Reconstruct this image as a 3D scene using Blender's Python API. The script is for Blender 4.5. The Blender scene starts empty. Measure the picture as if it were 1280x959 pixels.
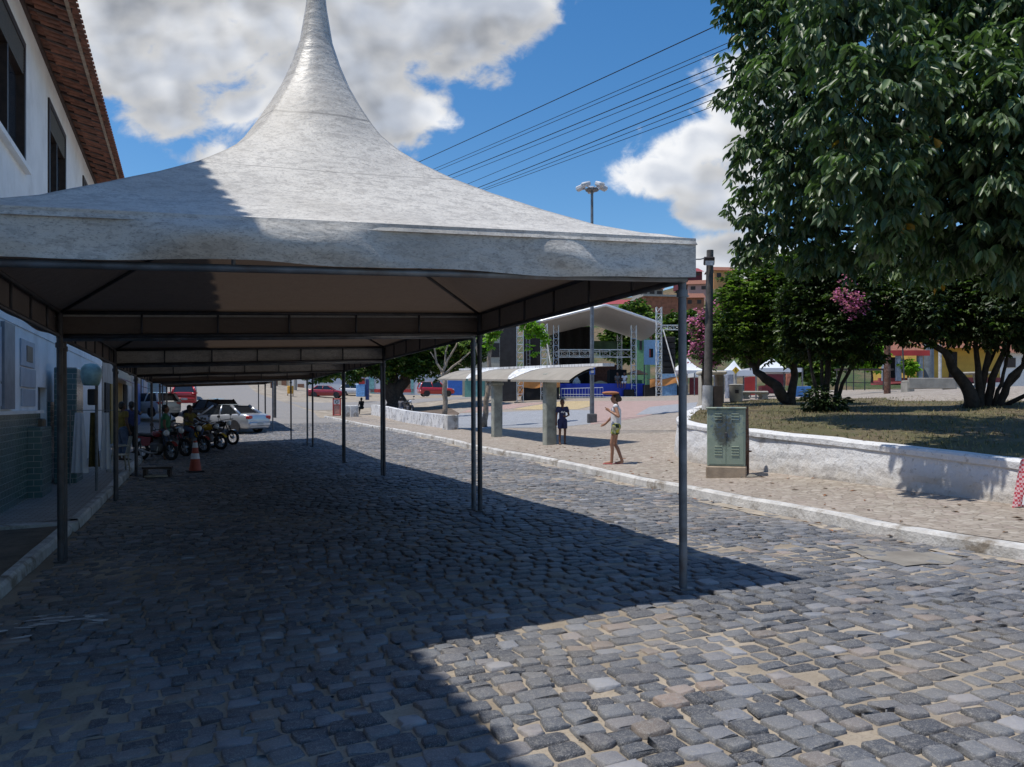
import bpy, math, random
import numpy as np
from mathutils import Vector, Matrix
random.seed(7); rng = np.random.default_rng(7)
S = bpy.context.scene
COL = S.collection
R = math.radians
TH = math.atan(0.4); CT, ST = math.cos(TH), math.sin(TH)
F, CX, HY, EYE = 970.0, 640.0, 508.0, 1.5

# ------------------------------------------------------------------ camera
cam = bpy.data.cameras.new('camera'); co = bpy.data.objects.new('camera', cam); COL.objects.link(co)
cam.sensor_width = 36; cam.lens = F/1280*36; cam.shift_y = 28.5/1280
cam.clip_start = 0.05; cam.clip_end = 3000
co.location = (0, 0, EYE); co.rotation_euler = (R(90), 0, -TH)
S.camera = co

def at(px, py, d):
    lat = (px-CX)/F*d
    return Vector((CT*lat+ST*d, -ST*lat+CT*d, EYE+(HY-py)/F*d))
def cd(lat, d, z=0):
    return Vector((CT*lat+ST*d, -ST*lat+CT*d, z))

# ------------------------------------------------------------------ terrain height: thin plate spline through measured spots
CP = []
for y in (-14, -4, 4, 10, 16):
    CP += [(-6, y, -.40), (-1.75, y, -.36), (1, y, -.18), (3.73, y, 0), (7.5, y, .05)]
CP += [(-5, 30, -.26), (-1.7, 30, -.2), (3.73, 30, .10), (8, 30, .15), (-5, 45, .12), (-2, 45, .1), (3, 45, .30), (9, 45, .32),
       (-5, 67, 1.7), (-1.4, 67, 1.65), (4, 60, .8), (9, 66, .56), (8, 83, 2.2), (0, 80, 2.6), (0, 104, 5.2), (-10, 104, 5.6), (14, 104, 3.6),
       (9.4, 6, .06), (9.4, 14, .08), (10.4, 23, .16), (11, 29, .24), (16.4, 31, .62), (31.6, 57.4, 2.1), (22, 62, 1.9), (40, 52, 2.4),
       (27.7, 23.4, 2.0), (24, 34, 1.45), (15, 94, 2.45), (25, 87, 2.6), (20, 75, 2.1), (14, 50, .75), (13, 12, .5), (20, 19, 1.55), (14, 21, .6),
       (20, 6, 1.1), (30, 5, 1.9), (40, 15, 2.3), (40, 36, 2.4), (50, 60, 2.8), (45, 90, 2.9), (22, 45, 1.3), (60, 20, 2.6), (60, 100, 3.2), (20, -10, .8), (40, -10, 1.8)]
CPa = np.array(CP, float)
def _U(r2):
    return np.where(r2 > 1e-9, .5*r2*np.log(np.maximum(r2, 1e-9)), 0.0)
_n = len(CPa); _d = CPa[:, None, :2]-CPa[None, :, :2]
_K = _U((_d**2).sum(-1)) + np.eye(_n)*2.0
_P = np.c_[np.ones(_n), CPa[:, :2]]
_W = np.linalg.solve(np.block([[_K, _P], [_P.T, np.zeros((3, 3))]]), np.r_[CPa[:, 2], np.zeros(3)])
def H(x, y):
    x = np.clip(np.asarray(x, float), -12, 62); y = np.clip(np.asarray(y, float), -14, 106)
    out = _W[_n] + _W[_n+1]*x + _W[_n+2]*y
    for i in range(_n):
        out = out + _W[i]*_U((x-CPa[i, 0])**2+(y-CPa[i, 1])**2)
    return out
def Hf(x, y): return float(H(x, y))
def ground(px, py, off=0.0, dmax=160):
    ds = np.linspace(2, dmax, 3000)
    lat = (px-CX)/F*ds
    gap = EYE+(HY-py)/F*ds - (H(CT*lat+ST*ds, -ST*lat+CT*ds)+off)
    i = np.argmax(gap <= 0)
    if gap[i] > 0: i = len(ds)-1
    return at(px, py, float(ds[i]))
def depth(p): return ST*p[0]+CT*p[1]

# ------------------------------------------------------------------ materials
MATS = {}
class NT:
    def __init__(s, tree): s.t = tree
    def n(s, typ, ins=None, **kw):
        nd = s.t.nodes.new(typ)
        for k, v in kw.items(): setattr(nd, k, v)
        for k, v in (ins or {}).items():
            sk = nd.inputs[k]
            if isinstance(v, bpy.types.NodeSocket): s.t.links.new(v, sk)
            else: sk.default_value = v
        return nd
    def m(s, op, *a, clamp=False):
        nd = s.t.nodes.new('ShaderNodeMath'); nd.operation = op; nd.use_clamp = clamp
        for i, v in enumerate(a):
            if isinstance(v, bpy.types.NodeSocket): s.t.links.new(v, nd.inputs[i])
            else: nd.inputs[i].default_value = v
        return nd.outputs[0]
    def ss(s, a, b, x):
        nd = s.n('ShaderNodeMapRange', {'Value': x, 'From Min': a, 'From Max': b}); nd.interpolation_type = 'SMOOTHSTEP'
        return nd.outputs[0]
    def mix(s, f, a, b):
        nd = s.t.nodes.new('ShaderNodeMix'); nd.data_type = 'RGBA'
        for i, v in ((0, f), (6, a), (7, b)):
            if isinstance(v, bpy.types.NodeSocket): s.t.links.new(v, nd.inputs[i])
            else: nd.inputs[i].default_value = v if i == 0 else (*v[:3], 1)
        return nd.outputs[2]
    def ramp(s, x, stops):
        nd = s.t.nodes.new('ShaderNodeValToRGB'); s.t.links.new(x, nd.inputs[0])
        cr = nd.color_ramp
        while len(cr.elements) < len(stops): cr.elements.new(.5)
        for e, (p, c) in zip(cr.elements, stops):
            e.position = p; e.color = (*c, 1) if len(c) == 3 else c
        return nd.outputs[0]
    def noise(s, sc, det=4, rough=.55, vec=None, dist=0):
        ins = {'Scale': sc, 'Detail': det, 'Roughness': rough, 'Distortion': dist}
        if vec is not None: ins['Vector'] = vec
        return s.n('ShaderNodeTexNoise', ins).outputs[0]
def new_mat(name):
    m = bpy.data.materials.new(name); m.use_nodes = True
    nt = m.node_tree; b = nt.nodes['Principled BSDF']
    return m, NT(nt), b
def link(nt, a, b): nt.t.links.new(a, b)

def simple(name, col, rough=.6, metal=0.0, var=.25, scale=6, bump=0.0, spec=.5, dirt=None, dirt_amt=.4):
    """base colour broken up by two noises, optional dirt colour in patches"""
    if name in MATS: return MATS[name]
    m, nt, b = new_mat(name)
    tc = nt.n('ShaderNodeTexCoord').outputs['Object']
    n1 = nt.noise(scale, 5, .6, tc); n2 = nt.noise(scale*7, 3, .6, tc)
    lo = tuple(c*(1-var) for c in col); hi = tuple(min(1, c*(1+var)) for c in col)
    c = nt.mix(nt.ss(.3, .7, n1), lo, hi)
    c = nt.mix(nt.m('MULTIPLY', n2, var*.8), c, tuple(x*.6 for x in col))
    if dirt:
        n3 = nt.noise(scale*.6, 6, .7, tc)
        c = nt.mix(nt.m('MULTIPLY', nt.ss(.48, .68, n3), dirt_amt), c, dirt)
    link(nt, c, b.inputs['Base Color'])
    b.inputs['Roughness'].default_value = rough; b.inputs['Metallic'].default_value = metal
    b.inputs['Specular IOR Level'].default_value = spec
    if bump:
        bp = nt.n('ShaderNodeBump', {'Height': n2, 'Strength': bump, 'Distance': .02})
        link(nt, bp.outputs[0], b.inputs['Normal'])
    MATS[name] = m
    return m

# ------------------------------------------------------------------ mesh builder
class MB:
    def __init__(s): s.v = []; s.f = []; s.mi = []; s.cur = 0
    def add(s, vs, fs):
        o = len(s.v); s.v += [tuple(v) for v in vs]
        for f in fs: s.f.append(tuple(i+o for i in f)); s.mi.append(s.cur)
        return s
    def box(s, c, size, rz=0, rx=0, ry=0, bev=0.0, taper=1.0):
        hx, hy, hz = size[0]/2, size[1]/2, size[2]/2
        M = Matrix.Translation(c) @ Matrix.Rotation(rz, 4, 'Z') @ Matrix.Rotation(ry, 4, 'Y') @ Matrix.Rotation(rx, 4, 'X')
        if bev <= 0:
            vs = [(x*(taper if z > 0 else 1), y*(taper if z > 0 else 1), z) for z in (-hz, hz) for x, y in ((-hx, -hy), (hx, -hy), (hx, hy), (-hx, hy))]
            fs = [(3, 2, 1, 0), (4, 5, 6, 7), (0, 1, 5, 4), (1, 2, 6, 5), (2, 3, 7, 6), (3, 0, 4, 7)]
        else:
            b = min(bev, hx*.9, hy*.9, hz*.9); vs = []
            def ring(z, k):
                x, y = hx-k, hy-k
                e = b
                return [(-hx+b+0, -hy+k, z), (hx-b, -hy+k, z), (hx-k, -hy+b, z), (hx-k, hy-b, z), (hx-b, hy-k, z), (-hx+b, hy-k, z), (-hx+k, hy-b, z), (-hx+k, -hy+b, z)]
            vs = ring(-hz, b*.99)+ring(-hz+b, 0)+ring(hz-b, 0)+ring(hz, b*.99)
            fs = [tuple(range(7, -1, -1)), tuple(range(24, 32))]
            for r in range(3):
                for i in range(8):
                    j = (i+1) % 8; fs.append((r*8+i, r*8+j, r*8+8+j, r*8+8+i))
        return s.add([M @ Vector(v) for v in vs], fs)
    def bb(s, a, b, **k):
        return s.box([(a[i]+b[i])/2 for i in range(3)], [abs(b[i]-a[i]) for i in range(3)], **k)
    def path(s, pts, rad, n=8, cap=True, flat=None):
        pts = [Vector(p) for p in pts]
        if not isinstance(rad, (list, tuple)): rad = [rad]*len(pts)
        o = len(s.v); up = None
        for i, p in enumerate(pts):
            t = (pts[min(i+1, len(pts)-1)]-pts[max(i-1, 0)])
            if t.length < 1e-9: t = Vector((0, 0, 1))
            t.normalize()
            if up is None: up = t.orthogonal().normalized()
            else:
                up = up - t*up.dot(t)
                up = up.normalized() if up.length > 1e-6 else t.orthogonal().normalized()
            w = t.cross(up)
            for k in range(n):
                a = 2*math.pi*k/n
                s.v.append(tuple(p+(up*math.cos(a)+w*math.sin(a))*rad[i]))
        for i in range(len(pts)-1):
            for k in range(n):
                j = (k+1) % n
                s.f.append((o+i*n+k, o+i*n+j, o+i*n+n+j, o+i*n+n+k)); s.mi.append(s.cur)
        if cap:
            s.f.append(tuple(o+k for k in range(n-1, -1, -1))); s.mi.append(s.cur)
            e = o+(len(pts)-1)*n
            s.f.append(tuple(e+k for k in range(n))); s.mi.append(s.cur)
        return s
    def lathe(s, prof, n=16, c=(0, 0, 0), M=None):
        o = len(s.v)
        for r, z in prof:
            for k in range(n):
                a = 2*math.pi*k/n; p = Vector((r*math.cos(a), r*math.sin(a), z))
                if M is not None: p = M @ p
                s.v.append(tuple(p+Vector(c)))
        for i in range(len(prof)-1):
            for k in range(n):
                j = (k+1) % n
                s.f.append((o+i*n+k, o+i*n+j, o+i*n+n+j, o+i*n+n+k)); s.mi.append(s.cur)
        s.f.append(tuple(o+k for k in range(n-1, -1, -1))); s.mi.append(s.cur)
        e = o+(len(prof)-1)*n
        s.f.append(tuple(e+k for k in range(n))); s.mi.append(s.cur)
        return s
    def ball(s, c, r, n=10, m=7, sq=(1, 1, 1)):
        prof = [(r*math.sin(math.pi*i/m)+1e-4, -r*math.cos(math.pi*i/m)) for i in range(m+1)]
        return s.lathe(prof, n, c, Matrix.Diagonal((*sq, 1)))
    def torus(s, c, R0, r, axis='Y', n=20, m=8):
        o = len(s.v)
        for i in range(n):
            a = 2*math.pi*i/n
            for k in range(m):
                b = 2*math.pi*k/m; q = R0+r*math.cos(b)
                x, y, z = q*math.cos(a), r*math.sin(b), q*math.sin(a)
                if axis == 'X': x, y = y, x
                if axis == 'Z': y, z = z, y
                s.v.append((c[0]+x, c[1]+y, c[2]+z))
        for i in range(n):
            for k in range(m):
                a, b = (i+1) % n, (k+1) % m
                s.f.append((o+i*m+k, o+a*m+k, o+a*m+b, o+i*m+b)); s.mi.append(s.cur)
        return s
    def prism(s, poly, y0, y1, M=None):
        """poly in (x,z), extruded along y"""
        n = len(poly)
        vs = [Vector((x, y0, z)) for x, z in poly]+[Vector((x, y1, z)) for x, z in poly]
        if M is not None: vs = [M @ v for v in vs]
        fs = [tuple(range(n)), tuple(range(2*n-1, n-1, -1))]+[((i+1) % n, i, n+i, n+(i+1) % n) for i in range(n)]
        return s.add(vs, fs)
    def grid(s, fn, nu, nv):
        o = len(s.v)
        for i in range(nu+1):
            for j in range(nv+1): s.v.append(tuple(fn(i/nu, j/nv)))
        for i in range(nu):
            for j in range(nv):
                a = o+i*(nv+1)+j
                s.f.append((a, a+nv+1, a+nv+2, a+1)); s.mi.append(s.cur)
        return s
    def mesh(s, name, mats, smooth=False, ang=None):
        me = bpy.data.meshes.new(name); me.from_pydata(s.v, [], s.f)
        mats = mats if isinstance(mats, (list, tuple)) else [mats]
        for m in mats: me.materials.append(m)
        if any(s.mi): me.polygons.foreach_set('material_index', s.mi)
        if smooth:
            me.polygons.foreach_set('use_smooth', [True]*len(me.polygons))
            if ang: 
                me.update(); me.set_sharp_from_angle(angle=R(ang))
        me.update(); return me
    def build(s, name, mats, parent=None, smooth=False, loc=None, rz=0, ang=None):
        o = bpy.data.objects.new(name, s.mesh(name, mats, smooth, ang)); COL.objects.link(o)
        if parent: o.parent = parent
        if loc is not None: o.location = loc
        o.rotation_euler.z = rz
        return o
def tag(o, label=None, cat=None, group=None, kind=None):
    if label: o['label'] = label
    if cat: o['category'] = cat
    if group: o['group'] = group
    if kind: o['kind'] = kind
    return o
def thing(name, label, cat, loc=(0, 0, 0), rz=0, group=None):
    o = bpy.data.objects.new(name, None); COL.objects.link(o); o.empty_display_size = .2
    o.location = loc; o.rotation_euler.z = rz
    return tag(o, label, cat, group)
def np_mesh(name, V, Q, mats, mi=None, smooth=False):
    V = np.asarray(V, np.float32); Q = np.asarray(Q, np.int32)
    me = bpy.data.meshes.new(name); k = Q.shape[1]
    me.vertices.add(len(V)); me.vertices.foreach_set('co', V.ravel())
    me.loops.add(Q.size); me.loops.foreach_set('vertex_index', Q.ravel())
    me.polygons.add(len(Q)); me.polygons.foreach_set('loop_start', np.arange(len(Q), dtype=np.int32)*k)
    try: me.polygons.foreach_set('loop_total', np.full(len(Q), k, np.int32))
    except Exception: pass
    for m in (mats if isinstance(mats, (list, tuple)) else [mats]): me.materials.append(m)
    if mi is not None: me.polygons.foreach_set('material_index', np.asarray(mi, np.int32))
    me.update(calc_edges=True)
    if smooth: me.polygons.foreach_set('use_smooth', [True]*len(Q))
    me.validate(); return me
def np_obj(name, me, parent=None):
    o = bpy.data.objects.new(name, me); COL.objects.link(o)
    if parent: o.parent = parent
    return o
def copy_tree(o, parent=None):
    c = o.copy(); COL.objects.link(c)
    if parent: c.parent = parent
    for ch in [x for x in COL.objects if x.parent == o]: copy_tree(ch, c)
    return c
# ------------------------------------------------------------------ sky and sun
SUN_T = 2.75                     # height over run of the sun's rays, seen across the street
SDIR = Vector((-1, .11, SUN_T)).normalized()
W = bpy.data.worlds.new('World'); S.world = W; W.use_nodes = True
wt = NT(W.node_tree); bg = W.node_tree.nodes['Background']
sky = wt.n('ShaderNodeTexSky'); sky.sky_type = 'NISHITA'; sky.sun_disc = False
sky.sun_elevation = math.asin(SDIR.z); sky.sun_rotation = math.atan2(SDIR.x, SDIR.y)
sky.air_density = 1.0; sky.dust_density = .5; sky.ozone_density = 2.0
gen = wt.n('ShaderNodeTexCoord').outputs['Generated']
sep = wt.n('ShaderNodeSeparateXYZ', {0: gen}); dx, dy, dz = sep.outputs
fw = wt.m('MAXIMUM', wt.m('ADD', wt.m('MULTIPLY', dx, ST), wt.m('MULTIPLY', dy, CT)), .06)
rt = wt.m('SUBTRACT', wt.m('MULTIPLY', dx, CT), wt.m('MULTIPLY', dy, ST))
U0 = wt.m('DIVIDE', rt, fw); V0 = wt.m('DIVIDE', dz, fw)
CL = [(300, -10, 300, 125, 1.), (430, 60, 190, 110, 1.), (560, 40, 125, 105, 1.0), (505, 140, 85, 55, .95), (180, 60, 120, 65, .9), (640, 20, 62, 62, .85),
      (880, 200, 105, 78, 1.1), (930, 130, 75, 70, 1.), (845, 185, 52, 38, .95), (900, 262, 85, 35, .9), (915, 315, 70, 32, 1.0), (1000, 330, 200, 40, .9),
      (268, 200, 46, 22, .5), (205, 152, 62, 26, .42), (310, 135, 62, 30, .5), (1090, 330, 60, 25, .8)]
def cloud_density(u, v, det):
    mask = None
    for px, py, rx, ry, w in CL:
        a = wt.m('MULTIPLY', wt.m('SUBTRACT', u, (px-CX)/F), F/rx); b = wt.m('MULTIPLY', wt.m('SUBTRACT', v, (HY-py)/F), F/ry)
        q = wt.m('SUBTRACT', 1.0, wt.m('SQRT', wt.m('ADD', wt.m('MULTIPLY', a, a), wt.m('MULTIPLY', b, b))))
        q = wt.m('MULTIPLY', q, w)
        mask = q if mask is None else wt.m('SMOOTH_MAX', mask, q, .18)
    vec = wt.n('ShaderNodeCombineXYZ', {0: u, 1: wt.m('MULTIPLY', v, 1.25), 2: 3.7}).outputs[0]
    n = wt.noise(6.5, det, .58, vec, .25); n2 = wt.noise(20, det-2, .6, vec, .4)
    n3 = wt.noise(5.2, 2, .5, vec)
    f = wt.m('ADD', wt.m('MULTIPLY', wt.m('SUBTRACT', n, .5), 1.9), wt.m('ADD', wt.m('MULTIPLY', wt.m('SUBTRACT', n2, .5), .9), wt.m('MULTIPLY', wt.m('SUBTRACT', n3, .5), 1.2)))
    return wt.m('ADD', wt.m('MINIMUM', wt.m('MAXIMUM', mask, -.9), .62), f)
D0 = cloud_density(U0, V0, 8)
D1 = cloud_density(wt.m('SUBTRACT', U0, .012), wt.m('ADD', V0, .035), 5)
DA = cloud_density(U0, V0, 3); DB = cloud_density(wt.m('SUBTRACT', U0, .018), wt.m('ADD', V0, .05), 3)
cover = wt.ss(.0, .40, D0)
thick = wt.ss(.18, 1.0, wt.m('ADD', wt.m('MULTIPLY', DA, .65), wt.m('MULTIPLY', D0, .35)))
relief = wt.m('ADD', wt.m('MULTIPLY', wt.ss(-.45, .45, wt.m('SUBTRACT', DA, DB)), .75), wt.m('MULTIPLY', wt.ss(-.35, .45, wt.m('SUBTRACT', D0, D1)), .25))
bright = wt.m('ADD', wt.m('SUBTRACT', .98, wt.m('MULTIPLY', thick, .50)), wt.m('MULTIPLY', wt.m('SUBTRACT', relief, .5), .52))
bright = wt.m('MINIMUM', wt.m('MAXIMUM', bright, .44), 1.15)
CLOUD_K = 9.5
cc = wt.n('ShaderNodeVectorMath', operation='SCALE'); wt.t.links.new(wt.mix(thick, (1, 1, 1), (.80, .87, 1.0)), cc.inputs[0])
wt.t.links.new(wt.m('MULTIPLY', bright, CLOUD_K), cc.inputs['Scale'])
hs = wt.n('ShaderNodeHueSaturation', {'Saturation': 1.34, 'Value': 1.58, 'Color': sky.outputs[0]})
wt.t.links.new(wt.mix(wt.m('MULTIPLY', cover, .97), hs.outputs[0], cc.outputs[0]), bg.inputs['Color'])
bg.inputs['Strength'].default_value = .09
sl = bpy.data.lights.new('sun', 'SUN'); sl.energy = 4.2; sl.angle = R(.53); sl.color = (1, .95, .87)
so = bpy.data.objects.new('sun', sl); COL.objects.link(so); so.rotation_euler = SDIR.to_track_quat('Z', 'Y').to_euler(); so.location = (0, 0, 60)
S.view_settings.view_transform = 'Standard'; S.view_settings.look = 'None'; S.view_settings.gamma = 1; S.view_settings.exposure = 0.0
S.cycles.max_bounces = 6; S.cycles.diffuse_bounces = 3; S.cycles.transparent_max_bounces = 8; S.cycles.use_denoising = True
S.cycles.sample_clamp_indirect = 4

# ------------------------------------------------------------------ ground sheet
def drape(name, poly, mat, off, step=.5, kind='structure', hfun=H):
    """flat sheet following the terrain inside a polygon (x,y), clipped by triangulating a grid"""
    import bmesh
    bm = bmesh.new()
    vs = [bm.verts.new((x, y, 0)) for x, y in poly]
    bm.faces.new(vs)
    xs = [p[0] for p in poly]; ys = [p[1] for p in poly]
    for ax, lo, hi in ((0, min(xs), max(xs)), (1, min(ys), max(ys))):
        t = lo+step
        while t < hi:
            c = [0, 0, 0]; n = [0, 0, 0]; c[ax] = t; n[ax] = 1
            bmesh.ops.bisect_plane(bm, geom=bm.verts[:]+bm.edges[:]+bm.faces[:], plane_co=c, plane_no=n)
            t += step
    co_ = np.array([v.co[:] for v in bm.verts]); hz = hfun(co_[:, 0], co_[:, 1])+off
    for v, z in zip(bm.verts, hz): v.co.z = z
    bmesh.ops.recalc_face_normals(bm, faces=bm.faces[:])
    if sum(f.normal.z for f in bm.faces) < 0: bmesh.ops.reverse_faces(bm, faces=bm.faces[:])
    me = bpy.data.meshes.new(name); bm.to_mesh(me); bm.free(); me.materials.append(mat)
    o = bpy.data.objects.new(name, me); COL.objects.link(o)
    if kind: o['kind'] = kind
    return o
def mat_sand():
    m, nt, b = new_mat('joint_sand')
    tc = nt.n('ShaderNodeTexCoord').outputs['Object']
    n = nt.noise(1.3, 6, .65, tc); n2 = nt.noise(60, 3, .6, tc); n3 = nt.noise(.35, 3, .5, tc)
    c = nt.mix(nt.ss(.35, .65, n), (.25, .21, .16), (.39, .335, .265))
    c = nt.mix(nt.m('MULTIPLY', nt.ss(.45, .75, n2), .5), c, (.16, .13, .105))
    c = nt.mix(nt.m('MULTIPLY', nt.ss(.5, .7, n3), .35), c, (.19, .17, .15))
    link(nt, c, b.inputs['Base Color']); b.inputs['Roughness'].default_value = .95
    bp = nt.n('ShaderNodeBump', {'Height': nt.noise(90, 4, .7, tc), 'Strength': .5, 'Distance': .01}); link(nt, bp.outputs[0], b.inputs['Normal'])
    return m
M_sand = mat_sand()
def mat_stone():
    m, nt, b = new_mat('granite_sett')
    g = nt.n('ShaderNodeNewGeometry').outputs['Random Per Island']
    tc = nt.n('ShaderNodeTexCoord').outputs['Object']
    base = nt.ramp(g, [(0, (.055, .059, .072)), (.22, (.085, .092, .108)), (.45, (.12, .128, .146)), (.62, (.175, .183, .20)), (.78, (.115, .113, .122)), (.86, (.22, .235, .27)), (.94, (.19, .155, .13)), (.975, (.30, .235, .2)), (1, (.32, .33, .36))])
    n = nt.noise(30, 6, .75, tc, .5); n2 = nt.noise(6, 5, .65, tc); n3 = nt.noise(150, 2, .5, tc); n4 = nt.noise(.5, 4, .6, tc)
    c = nt.mix(nt.m('MULTIPLY', nt.ss(.48, .66, n), .5), base, (.30, .29, .27))
    c = nt.mix(nt.m('MULTIPLY', nt.ss(.5, .72, n2), .45), c, (.085, .085, .095))
    c = nt.mix(nt.m('MULTIPLY', nt.ss(.52, .66, n3), .5), c, (.36, .35, .34))
    c = nt.mix(nt.m('MULTIPLY', nt.ss(.45, .7, n4), .35), c, (.30, .265, .22))
    link(nt, c, b.inputs['Base Color'])
    link(nt, nt.m('ADD', .5, nt.m('MULTIPLY', n2, .32)), b.inputs['Roughness']); b.inputs['Specular IOR Level'].default_value = .45
    bp = nt.n('ShaderNodeBump', {'Height': nt.m('ADD', n, nt.m('MULTIPLY', n2, 2.0)), 'Strength': .9, 'Distance': .010}); link(nt, bp.outputs[0], b.inputs['Normal'])
    return m
M_stone = mat_stone()
def mat_far_setts():
    m, nt, b = new_mat('far_setts')
    tc = nt.n('ShaderNodeTexCoord').outputs['Object']
    br = nt.n('ShaderNodeTexBrick', {'Vector': tc, 'Color1': (.15, .155, .17, 1), 'Color2': (.22, .215, .22, 1), 'Mortar': (.30, .26, .21, 1), 'Scale': 1.0, 'Mortar Size': .02, 'Brick Width': .22, 'Row Height': .17})
    n = nt.noise(.6, 5, .6, tc)
    link(nt, nt.mix(nt.m('MULTIPLY', n, .5), br.outputs[0], (.27, .25, .23)), b.inputs['Base Color']); b.inputs['Roughness'].default_value = .8
    return m
M_far = mat_far_setts()
gx = np.unique(np.r_[-400, -200, -100, -60, np.arange(-30, 80, 1.5), 100, 150, 250, 420]); gy = np.unique(np.r_[-150, -60, np.arange(-20, 125, 1.5), 150, 200, 300, 500])
GX, GY = np.meshgrid(gx, gy, indexing='ij'); GZ = H(GX, GY)-.004
V = np.c_[GX.ravel(), GY.ravel(), GZ.ravel()]; nx, ny = len(gx), len(gy)
I, J = np.meshgrid(np.arange(nx-1), np.arange(ny-1), indexing='ij'); a = (I*ny+J).ravel()
go = np_obj('ground', np_mesh('ground', V, np.c_[a, a+ny, a+ny+1, a+1], M_sand)); go['kind'] = 'structure'

# ------------------------------------------------------------------ kerb line (right) taken from the photo
KPX = [(1280, 703), (1132, 678), (1012, 653), (840, 617), (675, 578), (587, 561), (539, 549), (473, 536), (430, 528), (404, 523)]
K = [ground(*p) for p in KPX]
KL = [(K[0].x-.1, -12), (K[0].x-.05, 1.0)]+[(p.x, p.y) for p in K]
KL += [(KL[-1][0]+.4, KL[-1][1]+2.0), (KL[-1][0]+2.2, KL[-1][1]+3.6), (KL[-1][0]+7, KL[-1][1]+4.4), (KL[-1][0]+22, KL[-1][1]+4)]
def chaikin(P, n=2):
    for _ in range(n):
        Q = [P[0]]
        for a_, b_ in zip(P[:-1], P[1:]):
            Q += [(.75*a_[0]+.25*b_[0], .75*a_[1]+.25*b_[1]), (.25*a_[0]+.75*b_[0], .25*a_[1]+.75*b_[1])]
        P = Q+[P[-1]]
    return P
KL = chaikin(KL, 2)
def kerb_x(y): return np.interp(y, [p[1] for p in KL[:-8]], [p[0] for p in KL[:-8]])
# stones
def make_setts(name, y0, y1, nv, seed, x0=-1.72):
    rg = np.random.default_rng(seed)
    C = []
    y = y0; r = 0
    while y < y1:
        dep = rg.uniform(.10, .138)
        x = x0+rg.uniform(0, .18); xe = float(kerb_x(y))-.05
        while x < xe:
            L = rg.uniform(.105, .18) if rg.random() > .10 else rg.uniform(.18, .225)
            C.append((x+L/2, y+dep/2, L, dep))
            x += L+rg.uniform(.010, .032)
        y += dep+rg.uniform(.010, .028); r += 1
    C = np.array(C); n = len(C)
    cx, cy = C[:, 0], C[:, 1]
    cy = cy+.06*np.sin(cx*.9+cy*.35)+.05*np.sin(cx*2.3+cy*1.1)+rg.normal(0, .008, n)
    cz = H(cx, cy)+rg.normal(0, .0045, n)+.008*np.sin(cx*1.7+1.3*cy)
    patch = rg.random(n) > .012
    hw, hd = C[:, 2]/2, C[:, 3]/2
    if nv == 8:
        ux = np.array([-1, -.80, .80, 1, 1, .80, -.80, -1.]); uy = np.array([-.78, -1, -1, -.78, .78, 1, 1, .78])
    else:
        ux = np.array([-1, 1, 1, -1.]); uy = np.array([-1, -1, 1, 1.])
    jx = rg.normal(0, .0085, (n, nv)); jy = rg.normal(0, .0075, (n, nv))
    bx = hw[:, None]*ux+jx; by = hd[:, None]*uy+jy
    rot = rg.normal(0, .035, n)+.05*np.sin(cx*.8+cy*.5); c, s = np.cos(rot)[:, None], np.sin(rot)[:, None]
    tx, ty = rg.normal(0, .032, n)[:, None], rg.normal(0, .032, n)[:, None]
    rings = []
    for k, z in ((1.01, -.02), (.99, .0065), (.80, .0105)):
        px_, py_ = bx*k, by*k
        if k < .9:
            px_ = np.sign(bx)*np.maximum(np.abs(bx)-.008, .015); py_ = np.sign(by)*np.maximum(np.abs(by)-.008, .015)
        zz = z+px_*tx+py_*ty
        X = cx[:, None]+px_*c-py_*s; Y = cy[:, None]+px_*s+py_*c
        rings.append(np.stack([X, Y, cz[:, None]+zz], -1))
    V = np.stack(rings, 1)[patch]            # n,3,nv,3
    n = len(V); V = V.reshape(n, 3*nv, 3); Q = []
    for r_ in range(2):
        for i in range(nv):
            j = (i+1) % nv; Q.append((r_*nv+i, r_*nv+j, r_*nv+nv+j, r_*nv+nv+i))
    t = 2*nv
    if nv == 8: Q += [(t, t+1, t+2, t+3), (t, t+3, t+4, t+7), (t+7, t+4, t+5, t+6)]
    else: Q += [(t, t+1, t+2, t+3)]
    Q = np.array(Q)[None]+(np.arange(n)*3*nv)[:, None, None]
    o = np_obj(name, np_mesh(name, V.reshape(-1, 3), Q.reshape(-1, 4), M_stone, smooth=False)); o['kind'] = 'structure'
    return o
make_setts('cobbled_road', .9, 17, 8, 1)
make_setts('cobbled_road', 17, 50, 4, 2)
drape('road', [(-1.75, 49.5), (float(kerb_x(49.5)), 49.5), (9.2, 70), (7.0, 81), (5.6, 92), (5, 106), (-4.5, 106), (-4, 75), (-1.75, 66)], M_far, .006, 2)
drape('road', [(9.3, 71.5), (60, 71.5), (60, 77), (7.6, 79.5)], M_far, .010, 2)
# worn concrete patch and sand along the kerb
M_conc = simple('grey_concrete', (.25, .228, .195), .9, var=.2, scale=3, bump=.3, dirt=(.15, .13, .11))
def px_poly(pts, off=0): 
    out = []
    for p in pts:
        g = ground(*p, off); out.append((g.x, g.y))
    return out
drape('concrete_patch', px_poly([(1045, 684), (1062, 682), (1090, 684), (1118, 685), (1150, 690), (1172, 693), (1203, 701), (1186, 707), (1160, 706), (1130, 709), (1112, 704), (1085, 700), (1070, 692)]), M_conc, .0085, .4)
M_dust = simple('pale_dust', (.36, .31, .245), .95, var=.18, scale=2.5, bump=.4, dirt=(.24, .2, .17), dirt_amt=.6)
def strip(pts, w0, w1, seed):
    rg = random.Random(seed); L = []; Rr = []
    for i, (x, y) in enumerate(pts):
        L.append((x-w0-rg.uniform(0, w1), y)); Rr.append((x-.02, y))
    return L+Rr[::-1]
seg = [p for p in KL if 1 < p[1] < 45]
dense = [(float(kerb_x(y)), y) for y in np.arange(1, 34, .45)]
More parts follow.
